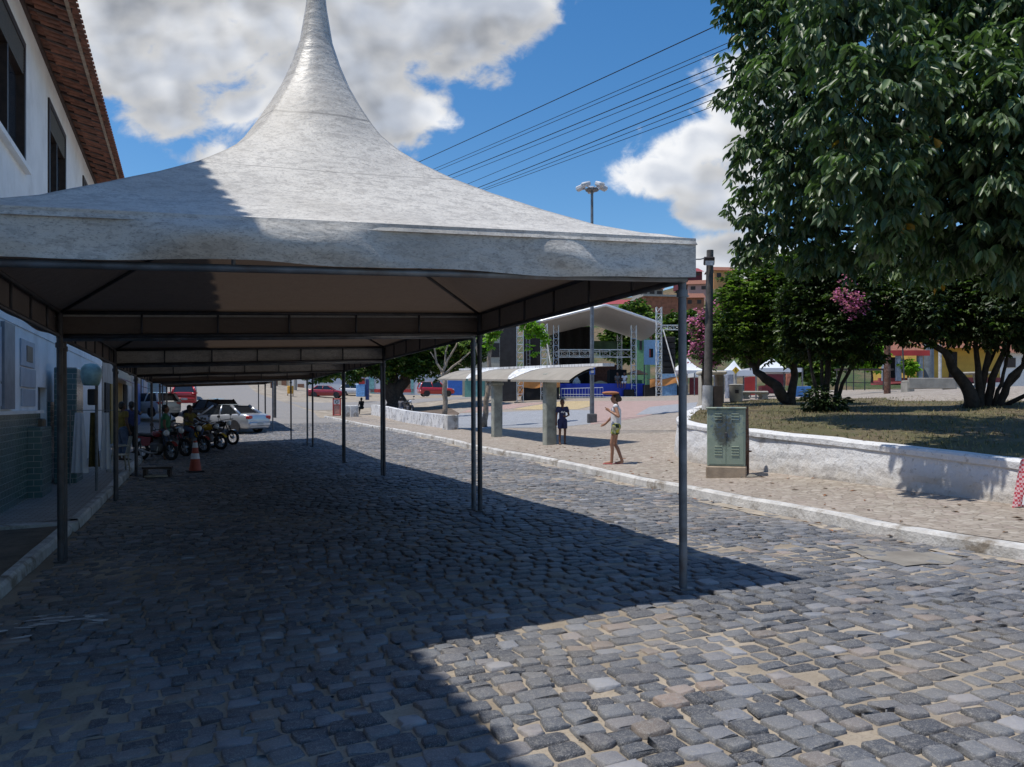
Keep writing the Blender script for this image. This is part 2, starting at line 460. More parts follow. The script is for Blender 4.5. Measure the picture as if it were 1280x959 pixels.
drape('sand_drift', strip(dense, .10, .22, 3), M_dust, .0095, .4)
M_white = simple('worn_whitewash', (.56, .55, .53), .9, var=.2, scale=3.2, bump=.7, dirt=(.20, .165, .125), dirt_amt=.95)
M_spill = simple('white_lime_spill', (.55, .55, .56), .9, var=.2, scale=8)

def kerb_strip(name, pts, w, h, side, mat, off=0.0):
    """pts along the road edge, body on the `side` (+1 right of travel)"""
    rg = random.Random(5); mb = MB(); rows = []
    P = [Vector((x, y, 0)) for x, y in pts]; D = []
    for i, p in enumerate(P):
        t = P[min(i+1, len(P)-1)]-P[max(i-1, 0)]; t.normalize(); nrm = Vector((t.y, -t.x, 0))*side
        z = Hf(p.x, p.y)+off
        if i % 3 == 0 or i == 0: j = rg.uniform(-.014, .012); e = rg.uniform(-.018, .012)
        a0 = p+nrm*e
        rows.append([a0+Vector((0, 0, z-.05)), a0+nrm*.012+Vector((0, 0, z+h-.03+j)), a0+nrm*.04+Vector((0, 0, z+h+j)), p+nrm*w+Vector((0, 0, z+h+j*.5)), p+nrm*(w+.01)+Vector((0, 0, z-.05))])
    for a_, b_ in zip(rows[:-1], rows[1:]):
        for k in range(4):
            q = [a_[k], b_[k], b_[k+1], a_[k+1]]
            mb.add(q, [(0, 1, 2, 3) if side < 0 else (3, 2, 1, 0)])
    o = mb.build(name, mat, smooth=True, ang=50); o['kind'] = 'structure'
    return o
def densify(P, step=.35):
    out = []
    for a_, b_ in zip(P[:-1], P[1:]):
        n = max(1, int(math.hypot(b_[0]-a_[0], b_[1]-a_[1])/step))
        for i in range(n): out.append((a_[0]+(b_[0]-a_[0])*i/n, a_[1]+(b_[1]-a_[1])*i/n))
    return out+[P[-1]]
KH = .155
kerb_strip('kerb', densify(KL, .4), .16, KH, 1, M_white)
KLL = [(-1.78, -8), (-1.78, 2), (-1.76, 13.0)]
kerb_strip('kerb', densify(KLL, .3), .13, .13, -1, M_white)
KL2 = [(-1.70, 13.3), (-1.78, 60)]
kerb_strip('kerb', densify(KL2, .5), .14, .15, -1, M_white)

# ------------------------------------------------------------------ plaza paving
def mat_plaza():
    m, nt, b = new_mat('plaza_paving')
    tc = nt.n('ShaderNodeTexCoord').outputs['Object']
    v = nt.n('ShaderNodeTexVoronoi', {'Vector': tc, 'Scale': 7.5, 'Randomness': .85}); v.feature = 'DISTANCE_TO_EDGE'
    vc = nt.n('ShaderNodeTexVoronoi', {'Vector': tc, 'Scale': 7.5, 'Randomness': .85})
    sepc = nt.n('ShaderNodeSeparateColor', {0: vc.outputs['Color']}).outputs[0]
    c = nt.ramp(sepc, [(0, (.27, .23, .185)), (.5, (.36, .315, .26)), (.8, (.43, .385, .325)), (1, (.31, .25, .215))])
    n = nt.noise(.5, 5, .6, tc); n2 = nt.noise(9, 4, .6, tc)
    c = nt.mix(nt.m('MULTIPLY', nt.ss(.4, .65, n), .45), c, (.40, .33, .285))
    c = nt.mix(nt.m('MULTIPLY', nt.ss(.35, .7, n2), .6), c, (.24, .20, .165))
    edge = nt.ss(.0, .10, v.outputs[0])
    c = nt.mix(nt.m('ADD', .45, nt.m('MULTIPLY', edge, .55)), (.17, .14, .11), c)
    link(nt, c, b.inputs['Base Color']); b.inputs['Roughness'].default_value = .9
    bp = nt.n('ShaderNodeBump', {'Height': edge, 'Strength': .6, 'Distance': .015}); link(nt, bp.outputs[0], b.inputs['Normal'])
    return m
M_plaza = mat_plaza()
pl = [(x+.155, y) for x, y in KL]
poly = pl+[(62, pl[-1][1]), (62, -12)]
drape('plaza', poly, M_plaza, KH-.002, 1.0)
def band_mat(name, col):
    m, nt, b = new_mat(name)
    tc = nt.n('ShaderNodeTexCoord').outputs['Object']
    br = nt.n('ShaderNodeTexBrick', {'Vector': tc, 'Color1': (*[c*.85 for c in col], 1), 'Color2': (*[min(1, c*1.12) for c in col], 1), 'Mortar': (*[c*.55 for c in col], 1), 'Scale': 1.0, 'Mortar Size': .012, 'Brick Width': .2, 'Row Height': .1})
    n = nt.noise(1.1, 5, .6, tc)
    link(nt, nt.mix(nt.m('MULTIPLY', nt.ss(.4, .7, n), .45), br.outputs[0], tuple(c*.7 for c in col)), b.inputs['Base Color']); b.inputs['Roughness'].default_value = .9
    return m
M_pink = band_mat('pink_pavers', (.43, .30, .26)); M_yel = band_mat('yellow_pavers', (.52, .40, .22)); M_blu = band_mat('grey_pavers', (.33, .34, .36))
drape('paving_band', px_poly([(552, 537), (575, 517), (700, 512), (738, 513), (738, 530), (700, 534), (640, 535)], KH), M_blu, KH+.004, 1)
drape('paving_band', px_poly([(640, 512), (700, 502), (742, 501), (738, 508), (722, 512)], KH), M_yel, KH+.008, 1)
drape('paving_band', px_poly([(738, 531), (742, 501), (860, 500.5), (840, 512), (800, 522)], KH), M_pink, KH+.0045, 1)
drape('paving_band', px_poly([(795, 519), (812, 509), (872, 503), (868, 514)], KH), M_blu, KH+.009, 1)
drape('paving_band', px_poly([(575, 516), (600, 507.5), (640, 505), (690, 502.5), (640, 511)], KH), M_pink, KH+.0052, 1)

# left pavement
M_brownfl = simple('earthy_pavement', (.17, .135, .10), .95, var=.3, scale=2.2, bump=.4, dirt=(.08, .065, .05), dirt_amt=.7)
M_tilefl = band_mat('pale_floor_tiles', (.40, .365, .33))
drape('pavement', [(-1.9, -10), (-1.89, 12.95), (-6, 12.95), (-6, -10)], M_brownfl, .11, 1.2)
mb = MB(); z0 = Hf(-2.5, 14)
drape('pavement', [(-1.84, 13.3), (-1.84, 22), (-1.9, 60), (-6, 60), (-6, 13.3)], M_tilefl, .148, 1.5)
mb.bb((-6, 13.0, z0-.3), (-1.72, 13.3, z0+.155)); o = mb.build('pavement_step', M_white); o['kind'] = 'structure'
# lime spill on the road
sp = ground(70, 783)
rg = random.Random(4); mb = MB()
for i in range(26):
    x = sp.x+rg.gauss(0, .22); y = sp.y+rg.gauss(0, .16); L = rg.uniform(.05, .22); w = rg.uniform(.012, .035); a_ = rg.uniform(-.35, .35)
    z = Hf(x, y)+.018
    pts = [(x+math.cos(a_)*L*t-math.sin(a_)*w*s, y+math.sin(a_)*L*t+math.cos(a_)*w*s, z+.0003*i) for t, s in ((-.5, -.3), (-.1, -1), (.5, -.2), (.5, .3), (.1, 1), (-.5, .4))]
    mb.add(pts, [(0, 1, 2, 3, 4, 5)])
o = mb.build('lime_spill', M_spill); o['kind'] = 'stuff'; o['label'] = 'splash of white lime dried on the shaded cobbles'; o['category'] = 'paint spill'

# ------------------------------------------------------------------ garden: retaining wall and lawn
GW = [(15.9, 21.7), (13.5, 19.5), (11.75, 17.4), (10.7, 16.0), (10.05, 14.7), (9.8, 13.2), (9.72, 11), (9.68, 8.6), (9.75, 6.5), (9.9, 4), (10.1, -6)]
GW = densify(chaikin(GW, 2), .3)
def lawn_z(x, y):
    x = np.asarray(x, float); y = np.asarray(y, float)
    base = np.clip(.80+.048*(y-7), .62, 1.05)
    return base+.050*np.maximum(0, x-10)+.027*np.maximum(0, y-12)+.03*np.sin(x*.9)*np.cos(y*.7)
def mat_wall():
    m, nt, b = new_mat('whitewashed_rubble')
    tc = nt.n('ShaderNodeTexCoord').outputs['Object']; sp_ = nt.n('ShaderNodeSeparateXYZ', {0: tc}).outputs
    n = nt.noise(3.2, 6, .65, tc); n2 = nt.noise(14, 5, .65, tc); v = nt.n('ShaderNodeTexVoronoi', {'Vector': tc, 'Scale': 6.0}); v.feature = 'SMOOTH_F1'
    c = nt.mix(nt.ss(.35, .7, n), (.72, .72, .725), (.63, .635, .645))
    c = nt.mix(nt.m('MULTIPLY', nt.ss(.58, .68, n2), .6), c, (.30, .28, .25))
    low = nt.ss(.80, .15, nt.m('ADD', sp_[2], nt.m('MULTIPLY', nt.m('SUBTRACT', n, .5), .8)))
    c = nt.mix(nt.m('MULTIPLY', low, .75), c, (.40, .35, .28))
    n5 = nt.noise(1.6, 6, .7, tc)
    c = nt.mix(nt.m('MULTIPLY', nt.ss(.60, .66, n5), .55), c, (.33, .30, .27))
    link(nt, c, b.inputs['Base Color']); b.inputs['Roughness'].default_value = .9
    hgt = nt.m('ADD', nt.m('MULTIPLY', v.outputs[0], 1.3), nt.m('ADD', nt.m('MULTIPLY', n2, 1.6), n))
    bp = nt.n('ShaderNodeBump', {'Height': hgt, 'Strength': .7, 'Distance': .022}); link(nt, bp.outputs[0], b.inputs['Normal'])
    return m
M_wall = mat_wall()
t = thing('garden_wall', 'rough whitewashed rubble retaining wall holding up the lawn', 'wall', (0, 0, 0))
wallm = MB(); capm = MB(); rows = []; crow = []
rg = random.Random(11)
for i, (x, y) in enumerate(GW):
    p = Vector((x, y, 0)); q = Vector((*GW[min(i+1, len(GW)-1)], 0))-Vector((*GW[max(i-1, 0)], 0)); q.normalize(); nrm = Vector((q.y, -q.x, 0))  # outwards (towards the street)
    if nrm.x > 0: nrm = -nrm
    zb = Hf(x, y)+KH-.06; zt = float(lawn_z(x, y)); r_ = []
    for k in range(7):
        f = k/6; r_.append(p+nrm*(.10-.10*f+rg.uniform(-.013, .013))+Vector((0, 0, zb+(zt-.10-zb)*f)))
    r_.append(p-nrm*.28+Vector((0, 0, zt-.10))); rows.append(r_)
    j = rg.uniform(-.012, .012); o_ = .035+rg.uniform(-.012, .012)
    crow.append([p+nrm*(o_-.03)+Vector((0, 0, zt-.105)), p+nrm*o_+Vector((0, 0, zt-.10)), p+nrm*o_+Vector((0, 0, zt-.02+j)), p+nrm*(o_-.03)+Vector((0, 0, zt+.012+j)), p-nrm*.3+Vector((0, 0, zt+.012+j)), p-nrm*.31+Vector((0, 0, zt-.2))])
for rws, m_ in ((rows, wallm), (crow, capm)):
    for a_, b_ in zip(rws[:-1], rws[1:]):
        for k in range(len(a_)-1): m_.add([a_[k], b_[k], b_[k+1], a_[k+1]], [(0, 1, 2, 3)])
wallm.build('wall_face', M_wall, t, smooth=True); capm.build('wall_cap', M_wall, t, smooth=True, ang=40)
def mat_lawn():
    m, nt, b = new_mat('dry_lawn')
    tc = nt.n('ShaderNodeTexCoord').outputs['Object']
    n = nt.noise(.7, 6, .65, tc); n2 = nt.noise(9, 5, .7, tc); n3 = nt.noise(60, 3, .6, tc)
    c = nt.mix(nt.ss(.35, .62, n), (.105, .10, .040), (.165, .125, .075))
    c = nt.mix(nt.m('MULTIPLY', nt.ss(.5, .7, n2), .7), c, (.085, .062, .04))
    c = nt.mix(nt.m('MULTIPLY', nt.ss(.52, .7, n3), .6), c, (.21, .20, .09))
    link(nt, c, b.inputs['Base Color']); b.inputs['Roughness'].default_value = 1
    bp = nt.n('ShaderNodeBump', {'Height': n3, 'Strength': .8, 'Distance': .04}); link(nt, bp.outputs[0], b.inputs['Normal'])
    return m
M_lawn = mat_lawn()
LP = [(x+.27, y) for x, y in GW if y > -5]+[(23.5, -5), (23.5, 12), (22.2, 17.2), (20.4, 19.6), (18.6, 21.8), (17.2, 22.2)]
drape('lawn', LP, M_lawn, 0, .6, hfun=lawn_z)
def inside(x, y, P):
    c = False; j = len(P)-1
    for i in range(len(P)):
        if (P[i][1] > y) != (P[j][1] > y) and x < (P[j][0]-P[i][0])*(y-P[i][1])/(P[j][1]-P[i][1])+P[i][0]: c = not c
        j = i
    return c
# grass blades and fallen leaves (stuff)
M_gr = [simple('grass_green', (.10, .115, .04), .8, var=.3), simple('grass_straw', (.26, .22, .10), .85, var=.3), simple('dead_leaf', (.16, .09, .045), .8, var=.4)]
pts = []
while len(pts) < 15000:
    x, y = rng.uniform(9.9, 23), rng.uniform(4, 22)
    if inside(x, y, LP) and math.sin(x*1.9)*math.cos(y*1.6+x)+rng.normal(0, .6) > -.2: pts.append((x, y))
pts = np.array(pts); n = len(pts); ang = rng.uniform(0, 6.28, n); hh = rng.uniform(.02, .065, n); w = rng.uniform(.006, .014, n)
z = lawn_z(pts[:, 0], pts[:, 1]); dxy = np.c_[np.cos(ang), np.sin(ang)]; ln = rng.normal(0, .03, (n, 2))
Vb = np.zeros((n, 4, 3)); 
Vb[:, 0, :2] = pts-dxy*w[:, None]; Vb[:, 1, :2] = pts+dxy*w[:, None]; Vb[:, 2, :2] = pts+dxy*w[:, None]*.3+ln; Vb[:, 3, :2] = pts-dxy*w[:, None]*.3+ln
Vb[:, :2, 2] = (z-.01)[:, None]; Vb[:, 2:, 2] = (z+hh)[:, None]
flat = rng.random(n) < .24
Vb[flat, 2, :2] = pts[flat]+np.c_[-dxy[flat, 1], dxy[flat, 0]]*.06+dxy[flat]*.02; Vb[flat, 3, :2] = pts[flat]+np.c_[-dxy[flat, 1], dxy[flat, 0]]*.06-dxy[flat]*.02; Vb[flat, 0, :2] -= dxy[flat]*.02; Vb[flat, 1, :2] += dxy[flat]*.02; Vb[flat, :, 2] = (z[flat]+.012)[:, None]
mi = np.where(flat, 2, rng.choice([0, 1, 1], n))
o = np_obj('grass', np_mesh('grass', Vb.reshape(-1, 3), np.arange(n*4).reshape(n, 4), M_gr, mi)); tag(o, 'short dry grass and fallen leaves on the raised lawn', 'grass', kind='stuff')
# litter of dry leaves along the kerb and pavement
mb = MB(); rg = random.Random(8)
for i in range(150):
    y = rg.uniform(4, 22); x = float(kerb_x(y))+rg.choice([-.12, .3, 1.2, 1.9])+rg.gauss(0, .22)
    z = Hf(x, y)+(.03 if x < kerb_x(y) else KH+.004); a_ = rg.uniform(0, 6.28); L = rg.uniform(.025, .07)
    if float(kerb_x(y))-.01 < x < float(kerb_x(y))+.2: continue
    c_, s_ = math.cos(a_)*L, math.sin(a_)*L
    mb.cur = rg.choice([0, 0, 1]); mb.add([(x-c_, y-s_, z), (x+s_*.4, y-c_*.4, z+.012), (x+c_, y+s_, z+.004), (x-s_*.4, y+c_*.4, z+.014)], [(0, 1, 2, 3)])
o = mb.build('leaf_litter', [M_gr[2], simple('orange_leaf', (.35, .14, .05), .8)]); tag(o, 'scattered dry brown leaves along the right kerb and pavement', 'leaf litter', kind='stuff')
# ------------------------------------------------------------------ pyramid tents over the street
def mat_tarp():
    m, nt, b = new_mat('dirty_tarp_shaded_underside')
    uv = nt.n('ShaderNodeUVMap'); uv.uv_map = 'UVMap'
    su = nt.n('ShaderNodeSeparateXYZ', {0: uv.outputs[0]}).outputs
    tc = nt.n('ShaderNodeTexCoord').outputs['Object']
    vs = nt.n('ShaderNodeVectorMath', operation='MULTIPLY'); nt.t.links.new(tc, vs.inputs[0]); vs.inputs[1].default_value = (1, 1, 2.4)
    n1 = nt.noise(1.2, 6, .68, tc); n2 = nt.noise(9, 6, .72, vs.outputs[0], .6); n3 = nt.noise(42, 4, .7, vs.outputs[0]); n4 = nt.noise(.55, 3, .5, tc)
    c = nt.mix(nt.ss(.3, .75, n1), (.67, .645, .595), (.52, .50, .465))
    c = nt.mix(nt.m('MULTIPLY', nt.ss(.46, .62, n2), .55), c, (.30, .285, .265))
    c = nt.mix(nt.m('MULTIPLY', nt.ss(.52, .64, n3), .6), c, (.19, .18, .17))
    c = nt.mix(nt.m('MULTIPLY', nt.ss(.5, .7, n4), .3), c, (.36, .33, .28))
    # welded seams at fixed heights of the cloth and along the four ridges
    seam = None
    for v0, wd in ((.21, .004), (.47, .004)):
        q = nt.ss(wd, wd*.3, nt.m('ABSOLUTE', nt.m('SUBTRACT', su[1], v0)))
        seam = q if seam is None else nt.m('MAXIMUM', seam, q)
    fr = nt.m('ABSOLUTE', nt.m('SUBTRACT', nt.m('FRACT', nt.m('ADD', su[0], .5)), .5))
    q = nt.ss(.016, .004, nt.m('MULTIPLY', fr, nt.m('ADD', su[1], .25)))
    seam = nt.m('MAXIMUM', seam, nt.m('MULTIPLY', q, .7))
    c = nt.mix(nt.m('MULTIPLY', seam, .55), c, (.16, .15, .14))
    crn = nt.ss(.035, .2, su[1])
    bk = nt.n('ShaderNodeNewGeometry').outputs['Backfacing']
    c = nt.mix(nt.m('MULTIPLY', bk, .92), c, (.115, .082, .064))  # underside colour darkened to brown, standing in for the shade under the canopy
    link(nt, c, b.inputs['Base Color'])
    link(nt, nt.m('ADD', .33, nt.m('MULTIPLY', crn, .22)), b.inputs['Roughness'])
    b.inputs['Specular IOR Level'].default_value = .45
    bp = nt.n('ShaderNodeBump', {'Height': nt.m('ADD', nt.m('MULTIPLY', n2, .6), nt.m('MULTIPLY', nt.noise(3.5, 3, .5, vs.outputs[0], 1.0), 1.5)), 'Strength': .26, 'Distance': .03}); link(nt, bp.outputs[0], b.inputs['Normal'])
    tr = nt.n('ShaderNodeBsdfTranslucent', {'Color': (.40, .29, .22, 1)})
    mx = nt.n('ShaderNodeMixShader', {0: .055}); out = m.node_tree.nodes['Material Output']
    nt.t.links.new(b.outputs[0], mx.inputs[1]); nt.t.links.new(tr.outputs[0], mx.inputs[2]); nt.t.links.new(mx.outputs[0], out.inputs[0])
    return m
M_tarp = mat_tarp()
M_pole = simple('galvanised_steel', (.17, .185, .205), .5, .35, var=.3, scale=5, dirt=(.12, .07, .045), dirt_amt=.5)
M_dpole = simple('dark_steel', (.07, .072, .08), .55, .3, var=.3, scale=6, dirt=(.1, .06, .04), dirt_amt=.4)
HX, HYY, ZT, ZB, SL = 2.665, 2.615, 2.86, 2.56, .040
TX = 1.065
PROF = [(0, 6.45), (.022, 6.0), (.035, 5.6), (.055, 5.25), (.082, 5.02), (.115, 4.80), (.155, 4.60), (.20, 4.40), (.25, 4.20), (.31, 4.02), (.38, 3.85), (.46, 3.67), (.56, 3.475), (.68, 3.27), (.80, 3.09), (.90, 2.965), (.97, 2.89), (.998, 2.868), (1.007, 2.815)]
def tz(x, y=0): return SL*(x-HX)
def canopy_part(root):
    nr = []
    for (r0, z0), (r1, z1) in zip(PROF[:-1], PROF[1:]):
        for k in range(2): nr.append((r0+(r1-r0)*k/2, z0+(z1-z0)*k/2))
    nr.append(PROF[-1]); nseg = 96; V = []; UVs = []
    for r, z in nr:
        for k in range(nseg+1):
            t = k/nseg*4; side = int(t) % 4; f = t-int(t) if k < nseg else 0.0
            e = f*2-1
            sx, sy = ((e, -1), (1, e), (-e, 1), (-1, -e))[side]
            L = math.hypot(sx, sy); w = min(1, max(0, (r-.05)/.75)); w = w*w*(3-2*w)*.85+.15*(r > .9)
            w = min(1, w+(max(0, r-.8)/.2)*.15)
            k_ = (1-w)/L*1.10+w
            sag = -.05*math.sin(math.pi*f)*math.sin(math.pi*min(1, r*1.05))*1.2
            wr = .012*math.sin(9*f+13*r+side)*r*max(0, 1-r**4)
            # ridges at the corners keep the cloth a little higher than between them
            V.append((sx*k_*r*HX, sy*k_*r*HYY, z+sag+wr+tz(sx*k_*r*HX)*min(1, r*3)+tz(0)*(1-min(1, r*3))))
            UVs.append((side+f, r))
    Q = []; n1 = nseg+1
    for i in range(len(nr)-1):
        for k in range(nseg): Q.append((i*n1+k, i*n1+k+1, (i+1)*n1+k+1, (i+1)*n1+k))
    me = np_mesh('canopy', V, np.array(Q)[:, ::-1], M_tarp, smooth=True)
    uvl = me.uv_layers.new(name='UVMap'); li = np.zeros(len(me.loops), np.int32); me.loops.foreach_get('vertex_index', li)
    uvl.data.foreach_set('uv', np.array(UVs, np.float32)[li].ravel())
    return np_obj('canopy', me, root)
def valance_part(root, amp=1.0):
    mb = MB(); UVs = []
    per = []; n = 70
    cs = [(-1, -1), (1, -1), (1, 1), (-1, 1)]
    rg = np.random.default_rng(3)
    folds = [(rg.uniform(0, 1), rg.uniform(.06, .14), rg.uniform(.05, .11)*rg.choice([-1, 1]), rg.uniform(-.9, .9)) for _ in range(20)]
    for sd in range(4):
        a_, b_ = cs[sd], cs[(sd+1) % 4]
        nx_, ny_ = (b_[1]-a_[1])/2, -(b_[0]-a_[0])/2
        def fn(u, v):
            x = (a_[0]+(b_[0]-a_[0])*u)*(HX+.012); y = (a_[1]+(b_[1]-a_[1])*u)*(HYY+.003)
            edge = min(1, u*9, (1-u)*9); o_ = 0
            for c0, w_, am, sk in folds:
                q = (u+sk*.10*(v-.5)+.03*sd-c0)/w_
                o_ += am*math.exp(-q*q*2.2)*math.sin(math.pi*min(1, v*.93))*.8
            o_ += .012*math.sin(40*u+6*v)*v + .010*math.sin(17*u-9*v)+.010*math.sin(71*u+2*math.sin(9*u))*v
            dr = .022*math.sin(5*u+1.3*sd)+.010*math.sin(23*u)
            o_ = (amp if sd == 0 else min(amp, .12))*max(o_*.5, -.008)*min(1, v*5)+.002+.004*amp*v
            z = ZT+.008+(ZB-.015-ZT+dr*edge)*v + tz(x)
            return (x+nx_*o_*edge, y+ny_*o_*edge, z)
        mb.grid(lambda u, v: fn(1-u, v), n, 12)
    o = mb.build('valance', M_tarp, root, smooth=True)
    o.data.uv_layers.new(name='UVMap'); uvd = o.data.uv_layers[0].data
    arr = np.zeros((len(o.data.loops), 2), np.float32); arr[:, 0] = .5; arr[:, 1] = .8; uvd.foreach_set('uv', arr.ravel())
    return o
def make_tent(leg_mats):
    root = thing('party_tent', 'white', 'tent', (TX, (5.32+10.55)/2, 0))
    canopy_part(root); valance_part(root, 1.15)
    global FLAT_VAL
    fv = valance_part(root, .12); FLAT_VAL = fv.data; bpy.data.objects.remove(fv)
    cs = [(-1, -1), (1, -1), (1, 1), (-1, 1)]
    for sd in range(4):
        a_, b_ = cs[sd], cs[(sd+1) % 4]; mb = MB()
        A = Vector((a_[0]*(HX-.05), a_[1]*(HYY-.05), 0)); B = Vector((b_[0]*(HX-.05), b_[1]*(HYY-.05), 0))
        def P(t, z): 
            p = A.lerp(B, t); return Vector((p.x, p.y, z+tz(p.x)))
        mb.path([P(0, ZT-.04), P(1, ZT-.04)], .022); mb.path([P(0, ZB-.02), P(1, ZB-.02)], .026)
        for k in range(1, 6): mb.path([P(k/6, ZT-.04), P(k/6, ZB-.02)], .014, 6)
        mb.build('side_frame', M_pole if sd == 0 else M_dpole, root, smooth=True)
    for i, (sx, sy) in enumerate(cs):
        mb = MB(); x, y = sx*(HX-.05), sy*(HYY-.10)
        zg = .065*(x+TX-3.73) if True else 0
        zg = Hf(TX+x, (5.32+10.55)/2+y)+.012
        lean = -.03 if sx > 0 else .02
        mb.path([(x+.01, y, zg), (x, y, ZB-.1+tz(x)), (x, y, ZT-.02+tz(x))], [.034, .034, .034], 10)
        mb.path([(x, y, ZB-.16+tz(x)), (x, y, ZB-.10+tz(x))], .046, 10)
        mb.box((x+.01, y, zg+.008), (.13, .13, .014))
        o = mb.build('leg', leg_mats[i], root, smooth=True, ang=40)
        mb = MB(); mb.path([(x, y, ZT-.05+tz(x)), (x*.6, y*.6, 3.13), (x*.2, y*.2, 3.62), (0, 0, 4.2)], .02, 6); mb.build('rafter', M_dpole, root, smooth=True)
    mb = MB(); mb.box((0, HYY+.012, ZT-.075-SL*HX), (2*HX+.1, .11, .02), ry=-math.atan(SL)); mb.build('sun_gap_blocker', M_tarp, root)  # added strip, hidden behind the valance, keeps sun out of the gap between tents
    mb = MB(); mb.path([(0, 0, 3.2), (0, 0, 6.42)], .03, 8); mb.lathe([(.10, 3.95), (.10, 4.0)], 16); mb.build('mast', M_dpole, root, smooth=True)
    return root
TENTS = [(5.32, 10.60), (10.62, 16.82), (16.84, 21.84), (21.86, 28.50), (28.52, 34.2), (42.0, 47.2), (47.22, 53.0)]
TL = ['nearest white peaked party tent, its grimy canopy half in building shade', 'peaked party tent directly behind the nearest one, second in the row', 'third peaked party tent in the row, above the traffic cone',
      'fourth peaked party tent in the row, standing over the parked motorcycles', 'fifth peaked party tent, last one before the sunlit gap in the row', 'peaked party tent just after the sunlit gap, far up the street', 'farthest peaked party tent of the row, beyond the gap up the street']
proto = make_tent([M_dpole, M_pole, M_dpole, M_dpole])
for i, (a_, b_) in enumerate(TENTS):
    o = proto if i == 0 else copy_tree(proto)
    o['label'] = TL[i]; o['group'] = 'party tents in a row over the street'
    yc = (a_+b_)/2
    if i:
        for ch in COL.objects:
            if ch.parent == o and ch.name.startswith('valance'): ch.data = FLAT_VAL
        if i == 4: o.scale.x = .97
        o.location = (TX-(.08 if i == 4 else 0)-(.25 if i > 4 else 0), yc, Hf(3.6, yc)*.9); o.scale.y = (b_-a_+.02)/5.23

# ------------------------------------------------------------------ two storey building on the left
M_plw = simple('white_render', (.86, .86, .855), .85, var=.06, scale=1.2, bump=.06, dirt=(.55, .53, .49), dirt_amt=.35)
M_dwood = simple('dark_brown_wood', (.035, .022, .018), .5, var=.4, scale=8)
M_rwood = simple('rafter_wood', (.06, .032, .024), .7, var=.4, scale=8)
M_clay = simple('clay_tile', (.25, .10, .06), .85, var=.4, scale=5, bump=.3, dirt=(.12, .075, .055), dirt_amt=.7)
M_mort = simple('mortar_bed', (.36, .27, .2), .9, var=.3, scale=9)
def mat_teal():
    m, nt, b = new_mat('teal_glazed_tiles')
    tc = nt.n('ShaderNodeTexCoord').outputs['Object']
    s_ = nt.n('ShaderNodeSeparateXYZ', {0: tc}).outputs
    vec = nt.n('ShaderNodeCombineXYZ', {0: nt.m('ADD', s_[1], s_[0]), 1: s_[2], 2: 0.0}).outputs[0]
    br = nt.n('ShaderNodeTexBrick', {'Vector': vec, 'Color1': (.045, .115, .125, 1), 'Color2': (.075, .165, .17, 1), 'Mortar': (.33, .36, .36, 1), 'Scale': 1.0, 'Mortar Size': .006, 'Brick Width': .24, 'Row Height': .115})
    br.offset = 0.5
    n = nt.noise(4, 4, .6, tc)
    link(nt, nt.mix(nt.m('MULTIPLY', n, .4), br.outputs[0], (.05, .075, .08)), b.inputs['Base Color']); b.inputs['Roughness'].default_value = .22
    return m
M_teal = mat_teal()
M_glass = simple('dark_window_glass', (.03, .04, .055), .08, 0, var=.2, scale=1, spec=.8)
M_palegr = simple('pale_grey_panel', (.42, .46, .52), .6, var=.1, scale=3)
M_grdoor = simple('grey_steel_door', (.22, .235, .26), .55, var=.15, scale=4)
bld = thing('white_house', 'two storey white house with brown windows and a clay tile eave', 'building', (-3.04, 15, 0), 0.018)
zg = -.45; Y0, Y1 = -24, 16.6; ZU, ZW = 3.15, 8.95
# upper wall with openings (local: x=0 is the face, y along street measured from world Y=15)
WIN = [(-7.1, -4.5), (-1.1, 1.8), (4.5, 7.1), (10.7, 13.4)]
z1, z2 = 5.95, 8.25
mb = MB(); ys = [Y0]+[v for w_ in WIN for v in w_]+[Y1]
for i in range(len(ys)-1):
    if i % 2 == 0: mb.bb((-.28, ys[i], ZU), (0, ys[i+1], ZW))
    else: mb.bb((-.28, ys[i], ZU), (0, ys[i+1], z1)); mb.bb((-.28, ys[i], z2), (0, ys[i+1], ZW))
mb.bb((-7, Y0, ZU), (-6.7, Y1, ZW)); mb.bb((-6.7, Y1-.28, ZU), (-.28, Y1, ZW+.0)); mb.bb((-6.7, Y0, ZU), (-.28, Y0+.28, ZW))
mb.bb((-7, Y0+.01, ZU-.2), (-.002, Y1-.01, ZU-.002))
mb.build('upper_wall', M_plw, bld)
for a_, b_ in WIN:
    mb = MB()
    f = .13
    mb.bb((-.2, a_, z1), (.035, a_+f, z2)); mb.bb((-.2, b_-f, z1), (.035, b_, z2)); mb.bb((-.2, a_+f, z2-f), (.035, b_-f, z2)); mb.bb((-.2, a_+f, z1), (.035, b_-f, z1+f))
    mid = (a_+b_)/2
    mb.bb((-.16, mid-.05, z1+f), (.005, mid+.05, z2-f)); mb.bb((-.15, a_+f, z2-.62), (-.01, b_-f, z2-f))
    wn = mb.build('window', M_dwood, bld)
    mb = MB(); mb.bb((-.13, a_+f, z1+f), (-.11, b_-f, z2-.62)); mb.build('pane', M_glass, wn)
    mb = MB(); mb.bb((-.1, a_-.12, z1-.10), (.11, b_+.12, z1-.003)); mb.build('sill', M_plw, wn)
    mb = MB()
    for k in range(9): mb.box((.004, mid, z2-f-.03-k*.055), (.03, b_-a_-2*f, .035), ry=.5)
    mb.build('blind', M_dwood, wn)
